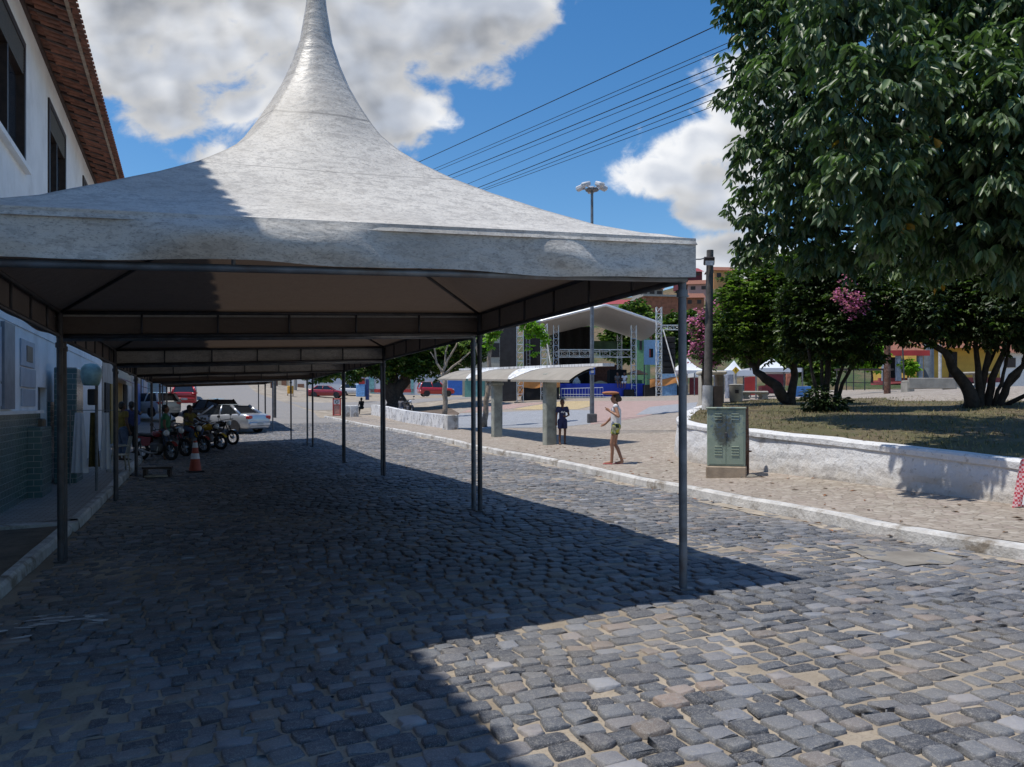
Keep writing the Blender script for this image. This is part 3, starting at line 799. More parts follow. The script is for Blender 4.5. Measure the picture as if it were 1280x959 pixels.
# roof: rafters, clay tiles
EX, EZ = .95, 8.75          # outer eave
mb = MB()
for k in range(60):
    y = Y0+.3+k*.62
    if y < Y1+.4: mb.box(((EX-.10)/2-.05, y, (EZ+ZW+.28)/2-.085), (EX+.1, .10, .15), ry=math.atan2(.30, EX+.1))
mb.bb((.001, Y0, ZW-.10), (.06, Y1, ZW+.02)); mb.build('eave_rafters', M_rwood, bld)
mb = MB()
slope = -.24
nt_ = int((Y1+.5-Y0)/.215)
def rz(x): return EZ-.02+slope*(x-EX)
for k in range(nt_):
    y = Y0+k*.215
    for ph, dz_, rr in ((0, 0, .085), (.1075, .075, .075)):
        sgn = 1 if ph else -1
        for x0_, x1_, lift in ((EX+.03, EX-.37, 0), (EX-.33, EX-.75, .022), (EX-.70, EX-1.12, .044), (EX-1.08, -7, .066)):
            vs = []
            for xx in (x0_, x1_):
                zc = rz(xx)+dz_+lift+(.0 if xx == x0_ else -.022)
                for q in range(6):
                    an = math.pi*q/5; vs.append((xx, y+ph+math.cos(an)*rr, zc+sgn*math.sin(an)*rr*.45))
            mb.add(vs, [(q, q+1, q+7, q+6) for q in range(5)])
            if x0_ > EX: # thickness at the mouth
                vs2 = [vs[q] for q in range(6)]+[(v[0]+.001, v[1], v[2]-.016) for v in vs[:6]]
                mb.add(vs2, [(q, q+1, q+7, q+6) for q in range(5)])
mb.bb((-3.9, Y0, rz(-3.9)-.2), (-3.7, Y1, rz(-3.9)+.1))
mb.build('tile_roof', M_clay, bld)
mb = MB()
mb.bb((EX-.16, Y0, EZ-.075), (EX-.10, Y1+.3, EZ-.005)); mb.build('mortar_bed', M_mort, bld)
# ground floor
mb = MB(); xg = -.02
mb.bb((xg-.3, Y0, zg), (xg, -2.2, ZU-.2)); mb.bb((xg-.3, -1.2, zg), (xg, 3.4, ZU-.2)); mb.bb((xg-.3, 4.5, zg), (xg, 8.6, ZU-.2)); mb.bb((xg-.3, 10.9, zg), (xg, Y1, ZU-.2)); mb.bb((xg-.3, 8.6, 2.0), (xg, 10.9, ZU-.2)); mb.bb((xg-3, 8.6, zg), (xg-2.8, 10.9, 2.0)); mb.bb((xg-.3, -2.2, 2.2), (xg, -1.2, ZU-.2)); mb.bb((xg-.3, 3.4, 1.9), (xg, 4.5, ZU-.2))
mb.build('ground_floor_wall', M_plw, bld)
mb = MB(); mb.bb((xg-.2, -2.2, zg), (xg-.12, -1.2, 2.2)); mb.build('door', M_grdoor, bld)
mb = MB(); mb.bb((xg-.2, 3.4, zg), (xg-.12, 4.5, 1.9)); mb.build('door', M_grdoor, bld)
mb = MB(); 
mb.bb((xg, -1.15, zg), (xg+.06, 3.3, 1.36)); mb.bb((xg, Y0, zg), (xg+.06, -2.25, 1.38)); mb.bb((xg, 4.6, zg), (xg+.06, 8, 1.6))
mb.build('tile_wainscot', M_teal, bld)
mb = MB(); mb.bb((xg, -1.18, 1.362), (xg+.13, 3.32, 1.42)); mb.bb((xg, Y0, 1.382), (xg+.13, -2.2, 1.44)); mb.build('ledge', M_plw, bld)
mb = MB(); mb.bb((xg+.062, 1.9, zg), (xg+.30, 3.0, 1.1)); mb.build('tiled_plinth', M_teal, bld)
mb = MB()
for a_, b_, c_, d_ in ((1.5, 2.9, 2.25, 2.75), (1.5, 3.0, 1.86, 2.22), (1.6, 2.95, 1.5, 1.83), (-1.1, -.15, 1.9, 2.8), (-1.1, -.15, 1.5, 1.87)):
    mb = MB(); mb.bb((xg+.002, a_, c_), (xg+.03, b_, d_), bev=.008); mb.build('wall_panel', M_palegr, bld)
mb = MB(); mb.bb((xg+.002, -.1, 1.45), (xg+.06, .75, 2.9)); mb.build('pilaster', M_grdoor, bld)
mb = MB(); mb.bb((xg+.002, 2.0, 2.35), (xg+.04, 2.6, 2.65)); mb.build('vent_grille', M_dwood, bld)
mb = MB(); mb.bb((xg+.002, 3.05, .95), (xg+.16, 3.35, 1.25), bev=.03); mb.path([(xg+.08, 3.2, .95), (xg+.08, 3.2, .2)], .012, 6); mb.build('meter_box', simple('brown_box', (.16, .11, .07), .6), bld)
# teal tiled pillar
t = at(90, 590, 17.2); px_, py_ = t.x, t.y
mb = MB(); zb = Hf(px_, py_)+.14; mb.bb((-.22, -.5, 0), (.22, .5, 2.55), bev=.02)
o = mb.build('tiled_pillar', M_teal, loc=(px_-.1, py_+.3, zb)); tag(o, 'square teal tiled pillar beside the dark shop doorway', 'pillar')
# ------------------------------------------------------------------ things on the right: helper frame facing the camera
def frame(name, label, cat, px, py, d, group=None):
    return thing(name, label, cat, at(px, py, d), -TH, group)
class L2:            # pixel offsets to local metres for things facing the camera
    def __init__(s, px, py, d): s.px, s.py, s.s = px, py, d/F
    def x(s, p): return (p-s.px)*s.s
    def z(s, p): return (s.py-p)*s.s
    def box(s, mb, x0, y0, x1, y1, d0, d1, **k): return mb.bb((s.x(x0), d0, s.z(y1)), (s.x(x1), d1, s.z(y0)), **k)
M_oldconc = simple('weathered_concrete', (.33, .345, .30), .9, var=.25, scale=2.5, bump=.4, dirt=(.12, .12, .11), dirt_amt=.65)
M_beigeconc = simple('beige_concrete', (.31, .28, .235), .9, var=.10, scale=2, bump=.1, dirt=(.3, .26, .22), dirt_amt=.4)
def mat_drip():
    m, nt, b = new_mat('white_paint_with_drips')
    tc = nt.n('ShaderNodeTexCoord').outputs['Object']
    vs = nt.n('ShaderNodeVectorMath', operation='MULTIPLY'); nt.t.links.new(tc, vs.inputs[0]); vs.inputs[1].default_value = (1, 1, .18)
    n = nt.noise(7, 5, .65, vs.outputs[0]); n2 = nt.noise(2, 5, .6, tc)
    c = nt.mix(nt.m('MULTIPLY', nt.ss(.5, .62, n), .75), (.74, .75, .76), (.20, .20, .20))
    c = nt.mix(nt.m('MULTIPLY', nt.ss(.45, .7, n2), .4), c, (.4, .4, .4))
    link(nt, c, b.inputs['Base Color']); b.inputs['Roughness'].default_value = .85
    return m
M_drip = mat_drip()
# concrete shelter
c1 = ground(687, 556, KH); c2 = ground(621, 546, KH)
sh = thing('concrete_shelter', 'weathered concrete shelter with scalloped roof on two posts beside the street', 'shelter', c1, 0)
ax = Vector((c2.x-c1.x, c2.y-c1.y, 0)); LEN = ax.length; ax.normalize(); sh.rotation_euler.z = math.atan2(ax.y, ax.x)   # local x runs along the roof, away from camera
dz2 = c2.z-c1.z
H0, H1 = at(0, 475, depth(c1)).z-c1.z, at(0, 459, depth(c1)).z-c1.z
for i, (x, z) in enumerate(((0, 0), (LEN, dz2))):
    mb = MB(); mb.box((x, 0, z+(H0+.2-z)/2-.05), (.34, .36, H0+.2-z+.1), bev=.03)
    mb.build('post', M_oldconc, sh)
    mb = MB(); mb.box((x-.02, .03, H0+.02), (.5, .45, .10), bev=.02); mb.build('post_head', M_oldconc, sh)
# roof: per bay a curved soffit rising from a straight low edge (street side, +y) to a high far edge, white valleys between
bay = LEN; E0, E1 = .42, -.62      # low edge towards the street, high edge away
def prof(t, x=0): return H0+(H1-H0)*(1-(1-t)**2.0)*1.0+.20*x/LEN
for i in range(3):
    xc = bay*i; mb = MB(); w0 = bay*.47
    def top(u, t, off=0):
        # u along the bay -1..1, t from low edge 0 to high edge 1 ; the bay narrows and arches towards the high edge
        wd = w0*(1-.46*t**.7) if not (i == 0 and u < 0) else w0*(1-.0*t)
        return Vector((xc+u*wd, E0+(E1-E0)*t, prof(t, xc+u*wd)+off))
    mb.grid(lambda a_, b_: top(a_*2-1, b_, 0), 12, 10); mb.grid(lambda a_, b_: top(1-a_*2, b_, -.07), 12, 10)
    mb.grid(lambda a_, b_: top(a_*2-1, 0, -.07*b_), 12, 1)
    mb.build('roof_bay', M_beigeconc, sh, smooth=True, ang=40)
    if i < 2:
        mb = MB()
        xa = xc+w0; xb = xc+bay-w0
        def val(a_, b_):
            L_ = xa-(w0*.46)*b_**.7; R_ = xb+(w0*.46)*b_**.7
            return Vector((L_+(R_-L_)*a_, E0+(E1-E0)*b_+.004, prof(b_, L_+(R_-L_)*a_)+.012))
        mb.grid(val, 6, 10); mb.build('valley', M_drip, sh, smooth=True)
mb = MB(); mb.box((bay*.98, E1-.14, H1+.05+.20*.98), (bay*2.92, .36, .08), ry=-math.atan2(.20, LEN)); mb.build('roof_slab', M_drip, sh)

# electrical cabinet
def mat_cab():
    m, nt, b = new_mat('green_cabinet_paint')
    tc = nt.n('ShaderNodeTexCoord').outputs['Object']; s_ = nt.n('ShaderNodeSeparateXYZ', {0: tc}).outputs
    n = nt.noise(5, 6, .7, tc); n2 = nt.noise(16, 5, .7, tc)
    c = nt.mix(nt.ss(.4, .7, n), (.25, .315, .25), (.32, .375, .30))
    dx_ = nt.m('MULTIPLY', nt.m('SUBTRACT', s_[0], -.02), 4.6); dz_ = nt.m('MULTIPLY', nt.m('SUBTRACT', s_[2], .83), 3.0)
    rr = nt.m('ADD', nt.m('SQRT', nt.m('ADD', nt.m('MULTIPLY', dx_, dx_), nt.m('MULTIPLY', dz_, dz_))), nt.m('MULTIPLY', nt.m('SUBTRACT', n2, .5), 1.6))
    c = nt.mix(nt.m('MULTIPLY', nt.ss(1.05, .6, rr), .85), c, (.055, .06, .055))
    dx2 = nt.m('MULTIPLY', s_[0], 2.6); dz2_ = nt.m('MULTIPLY', nt.m('SUBTRACT', s_[2], .95), 2.6)
    r2 = nt.m('ADD', nt.m('SQRT', nt.m('ADD', nt.m('MULTIPLY', dx2, dx2), nt.m('MULTIPLY', dz2_, dz2_))), nt.m('MULTIPLY', nt.m('SUBTRACT', n, .5), 1.2))
    c = nt.mix(nt.m('MULTIPLY', nt.m('MULTIPLY', nt.ss(1.0, .7, r2), nt.ss(.5, .6, n2)), .6), c, (.06, .12, .22))
    link(nt, c, b.inputs['Base Color']); b.inputs['Roughness'].default_value = .55
    return m
M_cab = mat_cab(); M_rust = simple('rusty_post', (.12, .055, .035), .85, var=.5, scale=9, bump=.4, dirt=(.25, .2, .17), dirt_amt=.6)
cb = ground(908, 596, KH); cbd = depth(cb); q = cbd/F
cab = thing('electrical_cabinet', 'scuffed green metal electrical cabinet on concrete base against white wall', 'cabinet', cb, -TH-.30)
w, hgt = 44*q, 87*q
mb = MB(); mb.bb((-w*.55, -.22, -.1), (w*.55, .24, .20), bev=.02); mb.build('plinth', M_oldconc if False else simple('tan_concrete', (.34, .27, .2), .9, var=.2, scale=4, bump=.3), cab)
mb = MB(); mb.bb((-w*.52, -.19, .202), (w*.52, .21, hgt-.03), bev=.012); mb.bb((-w*.55, -.22, hgt-.03), (w*.55, .24, hgt), bev=.01)
mb.bb((-w*.47, -.197, .24), (-.006, -.19, hgt-.06)); mb.bb((.006, -.197, .24), (w*.47, -.19, hgt-.06)); mb.build('case', M_cab, cab)
for xs in (-.10, .12):
    for r_ in range(2):
        mb = MB(); zc = .40 if r_ == 0 else hgt-.22
        for k in range(4): mb.box((xs*1.3, -.2, zc+k*.05), (.13, .014, .012), rx=.5)
        mb.build('louvre', M_cab, cab)
mb = MB(); mb.bb((-.02, -.215, .72), (.02, -.197, .80), bev=.005); mb.build('handle', M_dpole, cab)
rp = at(931, 594, cbd+.25)
mb = MB(); mb.path([(0, 0, -.1), (.01, 0, .6), (0, .01, 1.23)], [.075, .07, .068], 9); mb.box((0, 0, .42), (.18, .16, .03)); o = mb.build('rusty_post', M_rust, loc=(rp.x, rp.y, Hf(rp.x, rp.y)+KH)); tag(o, 'short rusty steel post beside the green electrical cabinet', 'post')
mb = MB()
for k in range(5): mb.ball((random.uniform(-.2, .2), random.uniform(-.08, .08), 0.0), random.uniform(.07, .12), 7, 5, (1.3, 1, .55))
g_ = ground(940, 596, KH); o = mb.build('rubble', M_conc, loc=(g_.x, g_.y, g_.z)); tag(o, 'heap of broken concrete beside the cabinet post', 'rubble', kind='stuff')

# post with floodlight by the garden corner
M_postw = simple('grey_timber', (.105, .095, .085), .85, var=.35, scale=5, bump=.3)
pb = at(885, 512, 22.5)
fp = thing('floodlight_post', 'dark timber post with a floodlight and a white painted foot', 'lamp post', pb, -TH)
q = 22.5/F
mb = MB(); mb.path([(0, 0, 30*q), (.06, 0, 199*q)], [.125, .10], 10); mb.build('pole', M_postw, fp, smooth=True, ang=40)
mb = MB(); mb.path([(-.02, 0, -.3), (0, 0, 30*q)], [.17, .155], 12); mb.build('painted_foot', M_white, fp, smooth=True, ang=40)
mb = MB(); mb.bb((.14, -.12, -.3), (.40, .2, 29*q)); mb.build('meter_housing', simple('dark_brown_panel', (.07, .05, .04), .7), fp)
mb = MB(); mb.box((-.02, -.2, 184*q), (.30, .12, .24), rx=.25, bev=.02); mb.path([(0, -.15, 184*q), (.04, -.05, 186*q)], .02, 6); fl = mb.build('floodlight', M_dwood, fp)
mb = MB(); mb.box((-.02, -.265, 181*q), (.24, .012, .13), rx=.25); mb.build('lens', simple('lamp_glass', (.75, .77, .8), .15), fl)
mb = MB(); mb.path([(.02, -.05, 190*q), (-.25, -.1, 187*q), (-.55, -.1, 187*q)], .018, 6); mb.lathe([(.05, 0), (.16, .03), (.18, .08), (.06, .14)], 10, (-.65, -.1, 185*q)); mb.build('side_lamp', M_pole, fp)

# tall multi-head plaza light
lb = ground(740, 528.5, KH); ld = depth(lb); q = ld/F
lm = thing('plaza_light', 'tall plaza light with a ring of floodlights and blue sign', 'lamp post', lb, -TH)
mb = MB(); mb.path([(0, 0, 10*q), (0, 0, 140*q), (0, 0, 292*q)], [.105, .085, .06], 10); mb.build('pole', M_pole, lm, smooth=True, ang=40)
mb = MB(); mb.box((0, 0, 5*q), (11.5*q, 11.5*q, 10*q+.1), bev=.03); mb.build('footing', M_dpole if False else simple('dark_concrete', (.10, .10, .10), .9), lm)
mb = MB(); mb.lathe([(.06, 289*q), (.3, 290*q), (.3, 292*q), (.06, 294*q)], 12); mb.build('crown_ring', M_pole, lm)
M_lampw = simple('pale_lamp_housing', (.55, .56, .58), .4)
for k in range(5):
    a_ = 2*math.pi*k/5+.3; mb = MB(); cx_, cy_ = math.cos(a_), math.sin(a_)
    mb.path([(0, 0, 292*q), (cx_*.45, cy_*.45, 293*q)], .03, 6)
    mb.box((cx_*.52, cy_*.52, 295*q), (.42, .30, .20), rz=a_, ry=.35, bev=.05); mb.build('lamp_head', M_lampw, lm)
mb = MB(); mb.bb((-3.5*q, -.13, 60*q), (3.5*q, -.10, 72*q), bev=.01); sg = mb.build('sign', simple('sign_blue', (.05, .12, .42), .5), lm)
mb = MB(); mb.bb((-2.0*q, -.135, 62*q), (2.0*q, -.131, 65*q)); mb.bb((-1.4*q, -.135, 66*q), (1.4*q, -.131, 70.5*q)); mb.build('sign_mark', M_white, sg)

# ------------------------------------------------------------------ stage
M_truss = simple('aluminium_truss', (.62, .63, .64), .35, .6, var=.1)
M_black = simple('black_cloth', (.012, .012, .014), .9, var=.3)
M_black2 = simple('black_mesh', (.035, .034, .036), .85, var=.25, scale=2)
M_blue = simple('royal_blue_cloth', (.02, .05, .42), .7, var=.15, scale=2)
M_orange = simple('orange_tarp', (.62, .26, .07), .55, var=.15, scale=1.5, bump=.2)
M_roofw = simple('stage_roof_cloth', (.36, .36, .365), .6, var=.06)
M_greent = simple('green_tarp', (.06, .12, .07), .7, var=.3, scale=1.2)
def truss(mb, p0, p1, w=.38, r=.028, up=None, n=None):
    p0, p1 = Vector(p0), Vector(p1); t = (p1-p0); L = t.length; t.normalize()
    a_ = t.cross(Vector((0, 1, 0)) if abs(t.y) < .9 else Vector((1, 0, 0))).normalized(); b_ = t.cross(a_)
    cs = [a_*w/2+b_*w/2, a_*w/2-b_*w/2, -a_*w/2-b_*w/2, -a_*w/2+b_*w/2]
    for c in cs: mb.path([p0+c, p1+c], r, 4)
    n = n or max(2, int(L/(w*1.25)))
    for i in range(n):
        s0, s1 = p0+t*L*i/n, p0+t*L*(i+1)/n
        for k in range(4):
            c, d_ = cs[k], cs[(k+1) % 4]
            mb.path([s0+(c if i % 2 else d_), s1+(d_ if i % 2 else c)], r*.7, 3, cap=False)
            mb.path([s0+c, s0+d_], r*.7, 3, cap=False)
SD = 65.0; st = frame('concert_stage', 'roofed concert stage with blue skirt and aluminium trusses', 'stage', 750, 499, SD); l = L2(750, 499, SD)
DEP = 8.5; zd = l.z(479.5)
mb = MB(); mb.bb((l.x(700), .06, zd-.12), (l.x(806), DEP, zd)); mb.build('deck', M_black2, st)
mb = MB(); mb.grid(lambda u, v: (l.x(700)+(l.x(806)-l.x(700))*u, .03*math.sin(60*u), zd*v), 60, 2); mb.build('skirt', M_blue, st, smooth=True)
mb = MB(); l.box(mb, 700, 496, 802, 501, -.9, -.02, bev=.02); mb.build('front_step', M_beigeconc if False else M_white, st)
for xp, y in ((695, 0), (792, 0), (695, DEP), (792, DEP)):
    mb = MB(); truss(mb, (l.x(xp), y, 0), (l.x(xp), y, l.z(407)), .42); mb.build('tower', M_truss, st)
mb = MB(); truss(mb, (l.x(699), -.05, l.z(442)), (l.x(788), -.05, l.z(442)), .62, .03); mb.build('lower_truss', M_truss, st)
mb = MB(); truss(mb, (l.x(699), DEP*.6, l.z(437)), (l.x(770), DEP*.6, l.z(437)), .4, .025); mb.build('rear_truss', M_truss, st)
mb = MB()
A_, P_, B_ = (l.x(670), l.z(405)), (l.x(755), l.z(384)), (l.x(824), l.z(407))
def roof(u, v):
    if u < .5: x = A_[0]+(P_[0]-A_[0])*u*2; z = A_[1]+(P_[1]-A_[1])*u*2
    else: q_ = (u-.5)*2; x = P_[0]+(B_[0]-P_[0])*q_; z = P_[1]+(B_[1]-P_[1])*q_
    return (x, -1.2+(DEP+2)*v, z-.3*math.sin(math.pi*v)-.5*v)
mb.grid(roof, 24, 10); mb.build('roof', M_roofw, st, smooth=True)
mb = MB(); pts = [roof(u/20, 0) for u in range(21)]; mb.path(pts, .13, 8); mb.build('roof_edge', M_truss, st, smooth=True)
mb = MB(); mb.grid(lambda u, v: (l.x(697)+(l.x(752)-l.x(697))*u, DEP-.1+.15*math.sin(25*u), zd+(l.z(396)-zd)*v), 40, 2); mb.build('back_drape', M_black, st, smooth=True)
mb = MB(); mb.grid(lambda u, v: (l.x(752)+(l.x(790)-l.x(752))*u, DEP-.2+.2*math.sin(7*u+3*v), l.z(433)+(l.z(416)-l.z(433))*v), 14, 6); mb.build('green_tarp', M_greent, st, smooth=True)
mb = MB(); mb.bb((l.x(750), DEP+.3, zd), (l.x(790), DEP+.35, l.z(449))); mb.build('brown_backcloth', simple('red_brown_cloth', (.16, .07, .05), .9, var=.3), st)
mb = MB(); mb.bb((l.x(768), 3.0, zd), (l.x(790), 5.0, l.z(460))); mb.build('backline_rack', M_black, st)
mb = MB(); mb.bb((l.x(779), -.5, l.z(496)), (l.x(792), -.04, l.z(487)), bev=.05); o = mb.build('stage_monitor', M_black, rz=-TH, loc=st.location); tag(o, 'black stage monitor on the step under the sitters', 'speaker')
for px_ in (722, 752):
    mb = MB(); mb.lathe([(.45, 0), (.42, .25), (.25, .5), (.1, .75)], 10); o = mb.build('gear_bundle', M_white if px_ == 722 else simple('straw_bundle', (.45, .36, .22), .9), loc=st.matrix_basis @ Vector((l.x(px_), 1.0, zd))); tag(o, 'small white bundle lying on the stage deck' if px_ == 722 else 'straw coloured bundle lying on the stage deck', 'bundle')
    o.scale = (.8 if px_ == 722 else 1.6, .7, .8 if px_ == 722 else .35)
# crowd barrier in front of the blue skirt
mb = MB()
x0_, x1_ = l.x(701), l.x(752)
mb.path([(x0_, -1.0, .85), (x1_, -1.0, .95)], .03, 5); mb.path([(x0_, -1.0, .38), (x1_, -1.0, .38)], .03, 5)
for k in range(15):
    x_ = x0_+(x1_-x0_)*k/14; mb.path([(x_, -1, .05), (x_, -1, .9)], .018, 4)
o = mb.build('crowd_barrier', M_truss, loc=st.location, rz=-TH); tag(o, 'low metal crowd barrier along the blue stage skirt', 'barrier')
# side bays with orange covers
def bay_box(name, label, xa, xb, ytop, ybot, d, cover):
    f_ = frame(name, label, 'speaker bay', (xa+xb)/2, ybot, d); k = L2((xa+xb)/2, ybot, d); mb = MB()
    k.box(mb, xa, ytop, xb, ybot, 0, 3.5); mb.build('black_box', M_black, f_)
    for cv in cover:
        mb = MB(); x0, x1, t0, b0, t1, b1 = cv
        mb.grid(lambda u, v: (k.x(x0+(x1-x0)*u), -.10-.06*math.sin(9*u+2*v), k.z((t0+(t1-t0)*u)*(1-v)+(b0+(b1-b0)*u)*v)+.05*math.sin(13*u)), 16, 4)
        mb.grid(lambda u, v: (k.x(x0+(x1-x0)*u), -.10+3.4*v, k.z(t0+(t1-t0)*u)+.04+.05*math.sin(13*u)), 16, 3)
        mb.build('orange_cover', M_orange, f_, smooth=True)
bay_box('speaker_bay', 'low black speaker bay left of the stage under an orange cover', 652, 699, 477, 505, 62, [(649, 700, 475.5, 485.5, 475, 484), (648, 655, 484, 497, 486, 492)])
bay_box('speaker_bay', 'low black speaker bay right of the stage under a loose orange tarp', 806, 859, 481, 500, 64, [(812, 860, 475, 485, 471, 477)])
# outer towers and goal truss
def tower(label, x, ytop, ybot, d, w=.4):
    f_ = frame('truss_tower', label, 'truss tower', x, ybot, d); mb = MB(); truss(mb, (0, 0, 0), (0, 0, (ybot-ytop)*d/F), w); mb.build('lattice', M_truss, f_); mb = MB(); mb.box((0, 0, .02), (.9, .9, .05)); mb.build('base_plate', M_pole, f_)
    return f_
tower('lattice truss tower just left of the stage opening', 680, 405, 503, 61, .5)
tower('lattice truss tower beside the grey scaffold wall', 650, 400, 503, 60, .5)
g1 = frame('goal_truss', 'tall two legged aluminium goal truss to the right of the stage', 'truss frame', 838, 500, 63); k = L2(838, 500, 63)
for x in (823.5, 853):
    mb = MB(); truss(mb, (k.x(x), 0, 0), (k.x(x), 0, k.z(384)), .42); mb.build('leg', M_truss, g1)
mb = MB(); truss(mb, (k.x(826), 0, k.z(409.5)), (k.x(850), 0, k.z(409.5)), .36); mb.build('crossbar', M_truss, g1)
def strap(label, a_, b_):
    mb = MB(); mb.path([a_, b_], .045, 5); o = mb.build('guy_strap', M_white); tag(o, label, 'guy strap')
strap('white guy strap slanting down from the goal truss', at(829, 412, 62.5), at(853, 499, 60))
strap('white guy strap slanting down left of the stage opening', at(681, 412, 60.5), at(696, 503, 58))
# scaffold wall, black panel and speaker stacks
f_ = frame('scaffold_wall', 'dark mesh clad scaffold wall at the far left of the stage', 'scaffold', 634, 504, 62); k = L2(634, 504, 62)
mb = MB(); k.box(mb, 625, 408, 646, 504, 0, .15); mb.build('mesh_panel', M_black2, f_)
mb = MB()
for x in (625, 646): mb.path([(k.x(x), .3, 0), (k.x(x), .3, k.z(406))], .05, 6)
for y in (420, 450, 480): mb.path([(k.x(624), .3, k.z(y)), (k.x(647), .3, k.z(y))], .05, 6)
mb.build('scaffold_tube', M_pole, f_)
f_ = frame('speaker_scaffold', 'black cloth covered scaffold with a ladder between the left towers', 'scaffold', 667, 503, 63); k = L2(667, 503, 63)
mb = MB(); k.box(mb, 655, 412, 677, 503, .2, 2.2); mb.build('cloth', M_black, f_)
mb = MB()
for x in (659, 663): mb.path([(k.x(x), -.15, 0), (k.x(x-1), .1, k.z(420))], .05, 5)
for i in range(14): mb.path([(k.x(659), -.1, k.z(498-i*5.4)), (k.x(663), -.1, k.z(498-i*5.4))], .035, 4)
mb.build('ladder', M_pole, f_)
f_ = frame('speaker_tower', 'tall black speaker tower under the goal truss', 'speaker', 836, 500, 64); k = L2(836, 500, 64)
for i in range(6):
    mb = MB(); k.box(mb, 828.5, 421+i*7.7, 844.5, 428.2+i*7.7, 0, .9, bev=.06); mb.build('speaker_cabinet', M_black, f_)
mb = MB(); k.box(mb, 827, 467.4, 846, 500, -.02, 1.2); mb.build('plinth', simple('pale_blue_cloth', (.2, .38, .6), .7), f_)
# tall light blue banner house
f_ = frame('banner_panel', 'light blue upright banner with a dark red figure in a frame', 'banner', 814, 500, 68); k = L2(814, 500, 68)
mb = MB(); k.box(mb, 805, 425, 824, 456, 0, .12); mb.build('panel', simple('light_blue_panel', (.30, .52, .80), .5, var=.1), f_)
mb = MB(); k.box(mb, 811.5, 436, 816.5, 447, -.02, -.003); mb.build('figure', M_black, f_)
mb = MB(); k.box(mb, 811.5, 437, 813, 446, -.03, -.022); mb.build('red_mark', simple('dull_red', (.4, .05, .06), .6), f_)
mb = MB(); mb.path([(k.x(806), .2, 0), (k.x(806), .2, k.z(425))], .06, 6); mb.path([(k.x(823), .2, 0), (k.x(823), .2, k.z(425))], .06, 6); mb.build('post', M_pole, f_)
f_ = frame('drinks_stall', 'small stall with a faded orange parasol beside the stage', 'stall', 797, 500, 69); k = L2(797, 500, 69)
mb = MB(); k.box(mb, 790, 475, 803, 500, 0, 1.2); mb.build('counter', simple('stall_green', (.1, .25, .14), .7), f_)
mb = MB(); mb.lathe([(1.0, 0), (.98, .05), (.3, .35), (.02, .42)], 10, (k.x(797), .3, k.z(468))); mb.build('parasol', simple('faded_orange', (.55, .25, .12), .7), f_)
mb = MB(); mb.path([(k.x(797), .3, 0), (k.x(797), .3, k.z(463))], .04, 6); mb.build('pole', M_pole, f_)

# ------------------------------------------------------------------ portal slab, benches, bins, market tents
M_pbeige = simple('cream_render', (.50, .46, .38), .85, var=.12, scale=2, dirt=(.3, .27, .23), dirt_amt=.4)
f_ = frame('portal_slab', 'cream rendered portal with grey scrawled letters beside the timber post', 'monument', 893, 506, 26); k = L2(893, 506, 26)
mb = MB(); k.box(mb, 877, 467, 889, 520, 0, .5, bev=.04); mb.build('left_pier', M_pbeige, f_)
mb = MB(); k.box(mb, 900, 467, 908.5, 516, .3, .7, bev=.04); mb.build('right_pier', M_oldconc if False else simple('brown_grey_concrete', (.25, .21, .17), .9, var=.2), f_)
mb = MB(); k.box(mb, 876, 463.5, 909, 468, -.03, .75, bev=.04); mb.build('lintel', M_pbeige, f_)
M_scr = simple('grey_paint_marks', (.2, .2, .19), .9)
mb = MB(); rg = random.Random(2)
for i in range(8):
    zc = k.z(471+i*3.6)
    for s_ in range(3):
        x_ = k.x(881+rg.uniform(-1.5, 3)); mb.box((x_, -.006, zc+rg.uniform(-.03, .03)), (rg.uniform(.02, .1), .006, .022), ry=rg.choice([0, .8, 1.5, -.7]))
mb.build('scrawled_letters', M_scr, f_)
def bench_legs(name, label, xa, xb, ys, yb, d):
    f_ = frame(name, label, 'bench', (xa+xb)/2, yb, d); k = L2((xa+xb)/2, yb, d)
    mb = MB(); k.box(mb, xa, ys, xb, ys+3.2, -.25, .3, bev=.03); mb.build('seat', M_oldconc if False else simple('pale_concrete', (.40, .385, .35), .9, var=.15, scale=3, bump=.2), f_)
    for x in (xa+.15*(xb-xa), xb-.15*(xb-xa)):
        mb = MB(); mb.prism([(k.x(x)-.10, 0), (k.x(x)+.16, 0), (k.x(x)+.10, k.z(ys+3)*.5), (k.x(x)+.2, k.z(ys+3)), (k.x(x)-.16, k.z(ys+3)), (k.x(x)-.05, k.z(ys+3)*.5)], -.2, .25); mb.build('leg', MATS['pale_concrete'], f_)
    return f_
bench_legs('concrete_bench', 'backless concrete bench behind the leaning tree trunk', 925, 958, 489, 499, 27)
bp = frame('bin', 'pale grey concrete litter bin under the small yellow sign', 'litter bin', 920, 503, 26.5); k = L2(920, 503, 26.5)
mb = MB(); mb.lathe([(.18, 0), (.22, .05), (.24, .55), (.26, .6), (.2, .62)], 12); mb.build('body', MATS['pale_concrete'], bp, smooth=True, ang=40)
mb = MB(); mb.bb((-.1, -.26, .3), (.02, -.23, .42)); mb.build('opening', M_black, bp)
ys_ = frame('warning_sign', 'small yellow diamond sign on a pale post among the stalls', 'sign', 919, 505, 30); k = L2(919, 505, 30)
mb = MB(); mb.path([(0, 0, 0), (0, 0, k.z(462))], .06, 8); mb.build('post', MATS['pale_concrete'], ys_)
mb = MB(); mb.box((0, -.08, k.z(463)), (.2, .02, .2), ry=math.pi/4); pn = mb.build('plate', simple('sign_yellow', (.75, .48, .03), .5), ys_)
mb = MB(); mb.box((0, -.095, k.z(463)+.01), (.03, .006, .09)); mb.build('mark', M_black, pn)
M_tentw = simple('white_market_tent', (.70, .72, .75), .6, var=.06, scale=1)
